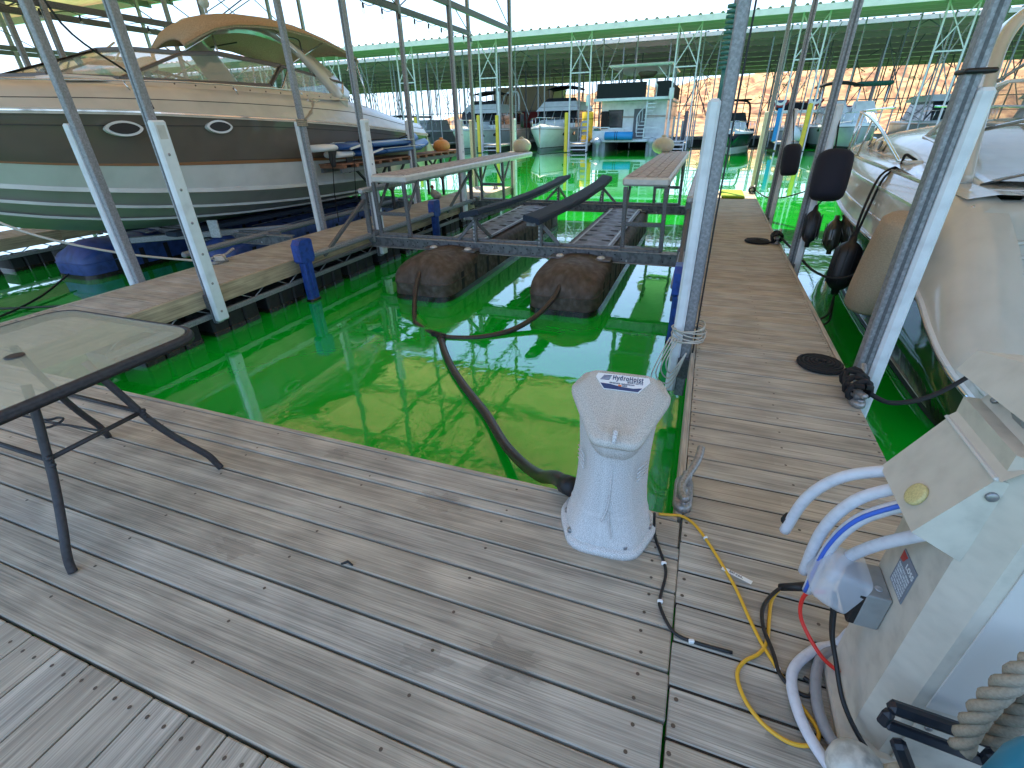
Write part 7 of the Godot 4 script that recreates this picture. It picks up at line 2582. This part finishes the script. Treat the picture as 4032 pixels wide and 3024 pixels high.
func build_cleats_ropes_cords():
	# bent-horn dock cleat: oval foot, two bolts, twisted horn
	var o := thing("dock_cleat", "bare galvanized cleat with twisted horn at the finger dock's inner corner", "cleat", Vector3(0.118, 0.002, -1.745), 0.0, "galvanized cleats on the docks")
	var s := S(true)
	var rings := []
	for q in [[0.0, 1.0], [0.022, 1.0], [0.032, 0.86]]:
		var ring := []
		for k in 24:
			var a := -TAU * k / 24
			ring.append(Vector3(cos(a) * 0.040 * q[1], q[0], sin(a) * 0.055 * q[1] + signf(sin(a)) * 0.06))
		rings.append(ring)
	loft(s, rings, true, true, false)
	part("foot", s, M.cleat, o)
	s = S(true)
	for z in [-0.075, 0.075]: disc(s, Vector3(0.006, 0.034, z), Vector3.UP, 0.018, 0.014, 12)
	part("bolt", s, M.bolt, o)
	s = S(true)
	var hp := [Vector3(0.052, 0.135, -0.20), Vector3(0.046, 0.118, -0.15), Vector3(0.028, 0.09, -0.10), Vector3(0.004, 0.078, -0.04), Vector3(-0.012, 0.076, 0.02), Vector3(-0.010, 0.078, 0.07), Vector3(0.008, 0.080, 0.12)]
	tube(s, spl(hp, 5), 0.017, 10)
	tube(s, [Vector3(0.006, 0.02, -0.05), Vector3(0.006, 0.085, -0.055)], 0.022, 10)
	tube(s, [Vector3(-0.006, 0.02, 0.045), Vector3(-0.008, 0.080, 0.045)], 0.022, 10)
	part("horn", s, M.cleat, o)
	var spots := [[1.01, -2.92, "galvanized cleat wrapped in black line beside the nearest right post", 0.0], [1.0, -7.15, "galvanized cleat wrapped in black line halfway along the right finger dock", 0.0], [1.0, -12.15, "galvanized cleat wrapped in line at the right finger dock's outer end", 0.0], [-4.86, -6.7, "galvanized cleat on the left finger dock under the lift catwalk", PI], [-5.56, -4.3, "galvanized cleat on the left finger dock with white line", 0.0], [-4.95, -12.0, "galvanized cleat with tan line at the left finger dock's sunlit end", PI]]
	for q in spots:
		var c := copy(o, q[2])
		c.position = Vector3(q[0], 0.002, q[1])
		c.rotation.y = q[3]
	# flat coils and wraps of black line, mooring lines to the cruiser
	for q in [[0.905, -3.345, 0.145, 5, "flat black rope coil beside the nearest right post"], [0.78, -7.15, 0.16, 5, "flat black rope coil farther along the right finger dock"]]:
		s = S(true)
		var pts := []
		var n: int = q[3] * 18
		for k in n:
			var t := float(k) / n
			var a: float = -t * q[3] * TAU
			var rr: float = lerpf(0.018, q[2], t)
			pts.append(Vector3(q[0] + cos(a) * rr, 0.017 + 0.012 * (1.0 - t), q[1] + sin(a) * rr))
		pts.append(Vector3(q[0] + q[2] + 0.03, 0.03, q[1] + 0.10)); pts.append(Vector3(q[0] + q[2] + 0.05, 0.05, q[1] + 0.25 if q[1] > -5 else q[1] + 0.05))
		tube(s, pts, 0.0135, 7)
		solo("rope_coil", s, M.black_rope, q[4], "rope coil", "flat rope coils on the finger dock")
	for q in [[1.01, -2.95, "black line wound over the cleat beside the nearest right post"], [1.0, -7.15, "black line wound over the cleat halfway along the right finger dock"], [1.0, -12.15, "dark line wound over the outermost cleat of the right finger dock"]]:
		s = S(true)
		for k in 4:
			var lp := []
			for j in 13:
				var a := TAU * j / 12
				lp.append(Vector3(q[0] + cos(a) * (0.055 + 0.012 * (k % 2)) , 0.075 + sin(a) * 0.055, q[1] - 0.06 + k * 0.038 + cos(a) * 0.05 * (1 if k % 2 == 0 else -1)))
			tube(s, lp, 0.0145, 7, false)
		var l2 := []
		for j in 17:
			var a := TAU * j / 16
			l2.append(Vector3(q[0] + sin(a) * 0.06, 0.11 + 0.02 * cos(2 * a), q[1] + cos(a) * 0.12))
		tube(s, l2, 0.0145, 7, false)
		solo("cleat_wrap", s, M.black_rope, q[2], "rope")
	var lines := [
		[[Vector3(1.05, 0.08, -2.86), Vector3(1.18, 0.03, -2.88), Vector3(1.42, 0.02, -3.06), Vector3(1.75, 0.06, -3.42), Vector3(2.12, 0.16, -3.86), Vector3(2.40, 0.28, -4.08)], 0.014, "black mooring line from the nearest right cleat up to the cruiser's transom cleat"],
		[[Vector3(1.04, 0.08, -7.10), Vector3(1.15, 0.03, -6.5), Vector3(1.26, -0.02, -5.9), Vector3(1.40, 0.05, -5.4), Vector3(1.55, 0.30, -5.1), Vector3(1.88, 0.84, -4.75)], 0.013, "black mooring line from the halfway cleat behind the fenders to the side deck cleat"],
		[[Vector3(1.05, 0.08, -12.1), Vector3(1.3, -0.02, -11.7), Vector3(1.7, 0.04, -11.6), Vector3(2.3, 0.35, -11.5), Vector3(2.6, 0.85, -11.4)], 0.013, "dark mooring line from the outermost right cleat to the cruiser's bow"],
		[[Vector3(1.05, -0.05, -4.3), Vector3(1.2, -0.22, -4.9), Vector3(1.36, -0.28, -5.3), Vector3(1.45, -0.20, -5.65)], 0.011, "pair of black lines from under the dock edge to the ribbed fender"]]
	for q in lines:
		s = S(true)
		tube(s, spl(q[0], 7), q[1], 8)
		if q[1] == 0.011:
			var off := []
			for p in q[0]: off.append(p + Vector3(0.02, -0.05, 0.03))
			off[-1] = q[0][-1]
			tube(s, spl(off, 7), q[1], 8)
		solo("mooring_line", s, M.black_rope, q[2], "rope")
	s = S(true)
	for k in 3:
		var lp := []
		for j in 13:
			var a := TAU * j / 12
			lp.append(Vector3(2.41 + cos(a) * 0.05, 0.245 + k * 0.03, -4.10 + sin(a) * 0.045))
		tube(s, lp, 0.014, 7, false)
	for k in 3:
		var lp := []
		for j in 13:
			var a := TAU * j / 12
			lp.append(Vector3(1.88 + cos(a) * 0.05, 0.845, -4.72 + (k - 1) * 0.035 + sin(a) * 0.03))
		tube(s, lp, 0.013, 7, false)
	solo("cleat_wrap", s, M.black_rope, "black line wound round the glossy cruiser's chrome cleats", "rope")
	# cords on the deck
	var yc := []
	for q in [[0.03, -1.59], [0.076, -1.60], [0.126, -1.607], [0.192, -1.551], [0.304, -1.34], [0.355, -1.199], [0.387, -1.118], [0.417, -1.061], [0.462, -0.976], [0.503, -0.915], [0.507, -0.884], [0.482, -0.855], [0.433, -0.845], [0.38, -0.864], [0.339, -0.904], [0.316, -0.954], [0.313, -0.999], [0.335, -1.04], [0.377, -1.08], [0.404, -1.133], [0.416, -1.211], [0.432, -1.297]]:
		yc.append(Vector3(q[0], 0.008, q[1]))
	yc.append(Vector3(0.46, 0.04, -1.335)); yc.append(Vector3(0.49, 0.07, -1.32))
	var yo := thing("extension_cord", "yellow extension cord looping over the walkway planks", "cord")
	s = S(true); tube(s, spl(yc, 5), 0.0058, 8)
	part("cord", s, M.yellow_cord, yo)
	s = S(true)
	tube(s, [Vector3(0.455, 0.035, -1.338), Vector3(0.52, 0.10, -1.31)], [0.012, 0.016], 8)
	part("plug", s, M.matt_black, yo)
	s = S()
	for q in [Vector3(0.215, 0.010, -1.515), Vector3(0.425, 0.010, -1.045)]: bx(s, arr(Basis.from_euler(Vector3(0, 0.6, 0)), q), Vector3(0.016, 0.014, 0.010), 0.003)
	part("cable_clip", s, M.board_white, yo)
	var bo := thing("pump_cord", "black cord from the hoist pump clipped along the plank joint", "cord")
	var bc := [Vector3(0.012, 0.09, -1.50)]
	for q in [[0.022, -1.49], [0.036, -1.435], [0.069, -1.349], [0.083, -1.287], [0.073, -1.183], [0.077, -1.142], [0.114, -1.077], [0.163, -1.053], [0.30, -1.055]]: bc.append(Vector3(q[0], 0.008, q[1]))
	s = S(true); tube(s, spl(bc, 6), 0.0056, 8)
	part("cord", s, M.rubber, bo)
	s = S()
	for q in [Vector3(0.072, 0.009, -1.335), Vector3(0.074, 0.009, -1.165), Vector3(0.18, 0.010, -1.05)]: bx(s, arr(Basis.from_euler(Vector3(0, 0.3, 0)), q), Vector3(0.018, 0.014, 0.012), 0.003)
	part("cable_clip", s, M.board_white, bo)
	s = S(true)
	var b2 := [Vector3(0.50, 0.08, -1.32), Vector3(0.455, 0.04, -1.33)]
	for q in [[0.403, -1.26], [0.393, -1.178], [0.415, -1.088], [0.426, -1.027], [0.455, -0.992], [0.492, -0.983], [0.508, -1.003], [0.508, -1.026], [0.49, -1.038]]: b2.append(Vector3(q[0], 0.018, q[1]))
	tube(s, spl(b2, 6), 0.0062, 8)
	solo("loose_cord", s, M.rubber, "black looped cord crossing the yellow one by the pedestal foot", "cord")
	s = S(true)
	tube(s, spl([Vector3(0.505, 0.25, -1.16), Vector3(0.47, 0.20, -1.18), Vector3(0.475, 0.12, -1.16), Vector3(0.53, 0.06, -1.10), Vector3(0.585, 0.03, -1.08)], 6), 0.0058, 8)
	solo("red_lead", s, M.red_cord, "red cord dropping from the outlet cover to the pedestal foot", "cord")
	for k in 2:
		s = S(true)
		tube(s, spl([Vector3(0.50, 0.32, -1.10 + k * 0.02), Vector3(0.512, 0.22, -1.06 + k * 0.015), Vector3(0.53, 0.16, -1.01), Vector3(0.55, 0.10, -0.95), Vector3(0.585, 0.055, -0.90), Vector3(0.63, 0.02, -0.86)], 6), 0.006, 8)
		solo("outlet_lead", s, M.rubber, ["black lead from the left socket down the pedestal", "black lead from the right socket down the pedestal"][k], "cord")
	for q in [[[[0.60, -1.18], [0.536, -1.141], [0.474, -1.068], [0.454, -1.008], [0.461, -0.928], [0.484, -0.862], [0.53, -0.79]], "white_hose", "dirty white hose curving round the pedestal foot"], [[[0.605, -1.175], [0.554, -1.128], [0.522, -1.049], [0.513, -0.963], [0.525, -0.896], [0.556, -0.851], [0.60, -0.80]], "grey_hose", "grey hose curving close to the pedestal foot, inside the white one"]]:
		s = S(true)
		var pts := [Vector3(0.61, 0.10, -1.17)]
		for p in q[0]: pts.append(Vector3(p[0], 0.022, p[1]))
		tube(s, spl(pts, 6), 0.0150, 10)
		solo("water_hose", s, M[q[1]], q[2], "hose")
	# a paper tag on the yellow cord
	s = S()
	bx(s, arr(Basis.from_euler(Vector3(0.05, -0.40, 0.06)), Vector3(0.322, 0.014, -1.362)), Vector3(0.105, 0.0012, 0.016), 0.0)
	var tg := solo("paper_tag", s, M.board_white, "white paper tag lying across the yellow cord", "tag")
	words("lettering", "EXT CORD", Vector3(0.322, 0.0155, -1.362), Vector3(cos(0.40), 0, sin(0.40)), Vector3(sin(0.40), 0, -cos(0.40)), 0.008, M.ink_dark, tg, true)

func build_small_things():
	# blue guide posts of the lift
	for q in [[-4.60, -4.72, "blue plastic lift guide standing between dock and front beam on the left"], [-4.60, -8.14, "blue plastic lift guide farther along the left finger dock"], [-0.075, -4.72, "blue plastic lift guide by the nearest post of the right finger dock"], [-0.075, -8.14, "blue plastic lift guide farther along the right finger dock"]]:
		var o := thing("lift_guide", q[2], "lift guide", Vector3(q[0], 0, q[1]), 0.0, "blue lift guides")
		var s := S()
		prism(s, PackedVector2Array([Vector2(-0.12, 0.0), Vector2(-0.12, 0.20), Vector2(-0.07, 0.255), Vector2(0.09, 0.255), Vector2(0.12, 0.23), Vector2(0.12, 0.02), Vector2(0.09, -0.03), Vector2(-0.09, -0.03)]), 0.12, arr(Basis(Vector3(0, 0, -1), Vector3.UP, Vector3.RIGHT), Vector3.ZERO))
		part("head", s, M.blue_plastic, o)
		s = S()
		bx(s, arr(Basis(), Vector3(0, -0.27, 0.0)), Vector3(0.09, 0.50, 0.17), 0.02)
		bx(s, arr(Basis(), Vector3(0.048, -0.16, 0.0)), Vector3(0.02, 0.60, 0.03), 0.006)
		bx(s, arr(Basis(), Vector3(0.048, -0.16, 0.065)), Vector3(0.02, 0.60, 0.03), 0.006)
		part("shaft", s, M.blue_plastic, o)
		s = S()
		bx(s, arr(Basis(), Vector3(0, -0.54, 0.0)), Vector3(0.11, 0.10, 0.19), 0.02)
		part("dark_foot", s, M.wet_band, o)
	# green mat
	var s := S()
	bx(s, arr(Basis(), Vector3(0.60, 0.028, -11.78)), Vector3(0.44, 0.045, 1.10), 0.015)
	solo("green_mat", s, M.mat_green, "bright green mat at the sunlit end of the right finger dock", "mat")
	ribbed_lantern("pale ribbed lantern at the outer end of the left lift catwalk", Vector3(-4.20, 0.975, -11.9), M.lantern, 0.225)
	ribbed_lantern("pale ribbed lantern at the outer end of the right lift catwalk", Vector3(-0.92, 0.975, -11.5), M.lantern, 0.225)
	ribbed_lantern("ribbed lantern with sunlight painted in as orange at the end of the pallet shelf", Vector3(-6.02, 1.02, -11.3), M.lantern_sunlit, 0.20)
	# duck
	var d := thing("duck", "brown-headed duck resting on the left finger dock near its outer end", "duck", Vector3(-5.62, 0.0, -10.1), 2.5)
	s = S(true)
	var rings := []
	for q in [[-0.24, 0.10, 0.012, 0.012], [-0.18, 0.085, 0.05, 0.035], [-0.08, 0.075, 0.095, 0.075], [0.04, 0.08, 0.105, 0.085], [0.13, 0.10, 0.085, 0.08], [0.175, 0.135, 0.05, 0.055], [0.185, 0.175, 0.032, 0.034], [0.185, 0.205, 0.026, 0.028]]:
		var ring := []
		for k in 12:
			var a := TAU * k / 12
			ring.append(Vector3(q[0], q[1] + sin(a) * q[3] if q[1] < 0.16 else q[1], cos(a) * q[2]) + (Vector3(sin(a) * -q[3], 0, 0) if q[1] >= 0.16 else Vector3.ZERO))
		rings.append(ring)
	loft(s, rings, true, true, false)
	part("body", s, M.duck_body, d)
	s = S(true)
	rings = []
	for q in [[0.150, 0.205, 0.012], [0.165, 0.225, 0.034], [0.195, 0.238, 0.040], [0.225, 0.235, 0.030], [0.240, 0.228, 0.014], [0.285, 0.218, 0.008], [0.30, 0.216, 0.004]]:
		var ring := []
		for k in 10:
			var a := TAU * k / 10
			ring.append(Vector3(q[0], q[1] + sin(a) * q[2], cos(a) * q[2]))
		rings.append(ring)
	loft(s, rings, true, true, false)
	part("head", s, M.duck_head, d)
	# bundle of pale line round the nearest left post of the right finger dock
	s = S(true)
	for k in 9:
		var lp := []
		for j in 15:
			var a := TAU * j / 14
			lp.append(Vector3(0.055 + cos(a) * (0.105 + 0.012 * sin(k * 2.3)), 0.10 + k * 0.012 + sin(a + k) * 0.022, -3.31 + sin(a) * (0.125 + 0.01 * cos(k))))
		tube(s, lp, 0.005, 5, false)
	for k in 4:
		tube(s, spl([Vector3(0.0 - k * 0.02, 0.14, -3.2), Vector3(-0.06 - k * 0.03, -0.02 - k * 0.05, -3.15), Vector3(-0.02, -0.12 - k * 0.04, -3.18), Vector3(0.06, 0.05, -3.17)], 5), 0.005, 5)
	solo("line_bundle", s, M.white_rope, "thin pale line bundled round the nearest lift-side post of the right dock", "rope")
	# green scrub brush and cable on the same post
	var b := thing("scrub_brush", "dark teal ribbed brush strapped high on the nearest lift-side post of the right dock", "brush", Vector3(0.015, 0, -6.32))
	s = S(true)
	for k in 13: tube(s, [Vector3(0, 1.90 + k * 0.042, 0.06), Vector3(0, 1.925 + k * 0.042, 0.06)], 0.06 if k % 1 == 0 else 0.05, 10)
	part("ribbed_body", s, M.teal_box, b)
	s = S(true); tube(s, [Vector3(0, 1.62, 0.06), Vector3(0, 1.92, 0.06)], 0.02, 8)
	part("handle", s, M.teal_box, b)
	s = S(true)
	tube(s, spl([Vector3(0.105, 4.9, -3.33), Vector3(0.10, 3.0, -3.29), Vector3(0.11, 2.0, -3.30), Vector3(0.10, 1.0, -3.285), Vector3(0.105, 0.2, -3.30), Vector3(0.10, -0.2, -3.29)], 6), 0.006, 6)
	solo("post_cable", s, M.rubber, "black cable running down the nearest lift-side post of the right dock", "cable")
	# black strap on the nearest right post
	s = S()
	bx(s, arr(Basis(), Vector3(1.10, 1.62, -3.20)), Vector3(0.125, 0.022, 0.135), 0.008)
	solo("black_strap", s, M.rubber, "black strap round the nearest right post above its bumper cover", "strap")
	# pale lamp shade by the nearest lift-side post
	s = S(true)
	lathe(s, [[0.02, 0.10], [0.10, 0.07], [0.16, 0.0], [0.15, 0.0], [0.09, 0.06], [0.01, 0.09]], 18, arr(Basis.from_euler(Vector3(0.25, 0, -0.35)), Vector3(0.24, 2.49, -3.35)))
	solo("lamp_shade", s, M.lantern, "tan lamp shade fixed high beside the nearest lift-side post", "lamp shade")
	# small bits on the planks
	s = S(true)
	tube(s, [Vector3(-1.075, 0.008, -0.93), Vector3(-1.055, 0.012, -0.945), Vector3(-1.03, 0.008, -0.94)], [0.004, 0.006, 0.004], 6)
	solo("dead_leaf", s, M.matt_black, "tiny dark curled leaf on the middle planks", "leaf")
	for q in [[-0.88, -1.36, 0.10, "dark irregular stain on the planks left of the pump", 1], [-1.53, -0.86, 0.085, "brown stain on the planks right of the patio table", 2], [-0.60, -0.72, 0.07, "rusty stain low on the planks by the pump", 3], [-1.55, -1.50, 0.06, "greyish stain on the front planks", 4], [-0.35, -0.80, 0.09, "faint reddish stain on the planks before the pump", 5], [0.42, -0.90, 0.10, "dark damp stain by the hoses at the pedestal foot", 6]]:
		var n := FastNoiseLite.new(); n.seed = 100 + q[4]; n.frequency = 0.6
		var c := Vector3(q[0], 0.0024, q[1])
		s = S()
		var ring := []
		for k in 32:
			var a := TAU * k / 32
			var rr: float = q[2] * (0.55 + 0.9 * absf(n.get_noise_2d(cos(a) * 2.2, sin(a) * 2.2)) + 0.15 * sin(a * 5 + q[4]))
			ring.append(c + Vector3(cos(a) * rr * 1.5, 0, sin(a) * rr * 0.8))
		for k in 32: tri(s, c, ring[(k + 1) % 32], ring[k])
		solo("plank_stain", s, M.stain, q[3], "stain")
	# clamp, rope, ball and teal tank at the lower right corner
	var cl := thing("bar_clamp", "dark blue-black spring clamp handle by the foot of the pedestal", "clamp", Vector3(0.655, 0.270, -0.815), 0.0)
	s = S()
	bx(s, arr(Basis.from_euler(Vector3(0.2, 0, -0.10)), Vector3(0, 0.03, -0.01)), Vector3(0.20, 0.03, 0.030), 0.010)
	bx(s, arr(Basis.from_euler(Vector3(0.2, 0, -0.16)), Vector3(0.0, -0.022, 0.0)), Vector3(0.20, 0.024, 0.026), 0.010)
	bx(s, arr(Basis(), Vector3(-0.095, 0.006, 0)), Vector3(0.024, 0.055, 0.026), 0.010)
	bx(s, arr(Basis(), Vector3(0.098, -0.02, 0)), Vector3(0.026, 0.05, 0.03), 0.010)
	part("handle", s, M.navy_black, cl)
	s = S()
	bx(s, arr(Basis.from_euler(Vector3(0, 0, 0.5)), Vector3(-0.03, -0.10, 0.02)), Vector3(0.030, 0.15, 0.026), 0.008)
	part("bar", s, M.navy_black, cl)
	var ball := thing("float_ball", "small white float ball with a tan neighbour at the picture's lower edge", "float", Vector3(0.55, 0.085, -0.79))
	s = S(true)
	lathe(s, [[0.004, -0.062], [0.04, -0.05], [0.062, -0.01], [0.060, 0.02], [0.04, 0.05], [0.004, 0.062]], 18, Transform3D())
	part("ball", s, M.ball_white, ball)
	s = S(true)
	lathe(s, [[0.004, -0.05], [0.035, -0.04], [0.048, 0.0], [0.035, 0.04], [0.004, 0.05]], 16, arr(Basis(), Vector3(0.085, 0.008, 0.01)))
	part("second_ball", s, M.lantern, ball)
	s = S(true)
	for k in 3:
		var pts := []
		for j in 22:
			var t := j / 21.0
			var a := t * 14.0 + k * TAU / 3.0
			pts.append(Vector3(0.690 + cos(a) * 0.012 - 0.03 * sin(t * 2.2), 0.58 - t * 0.26, -0.80 + sin(a) * 0.012 + 0.03 * t))
		tube(s, pts, 0.011, 7)
	for k in 3:
		var pts := []
		for j in 22:
			var t := j / 21.0
			var a := t * 14.0 + k * TAU / 3.0
			pts.append(Vector3(0.725 + cos(a) * 0.012, 0.58 - t * 0.26, -0.80 + sin(a) * 0.012))
		tube(s, pts, 0.011, 7)
	solo("hanging_rope", s, M.tan_rope, "thick frayed tan rope hanging at the right edge by the pedestal", "rope")
	var tk := thing("blue_tank", "rounded teal-blue container cut off by the lower right corner", "container", Vector3(0.712, 0.0, -0.60))
	s = S(true)
	lathe(s, [[0.01, 0.0], [0.10, 0.0], [0.115, 0.03], [0.115, 0.50], [0.10, 0.555], [0.05, 0.58], [0.045, 0.60], [0.01, 0.602]], 24, Transform3D())
	part("body", s, M.teal_paint, tk)
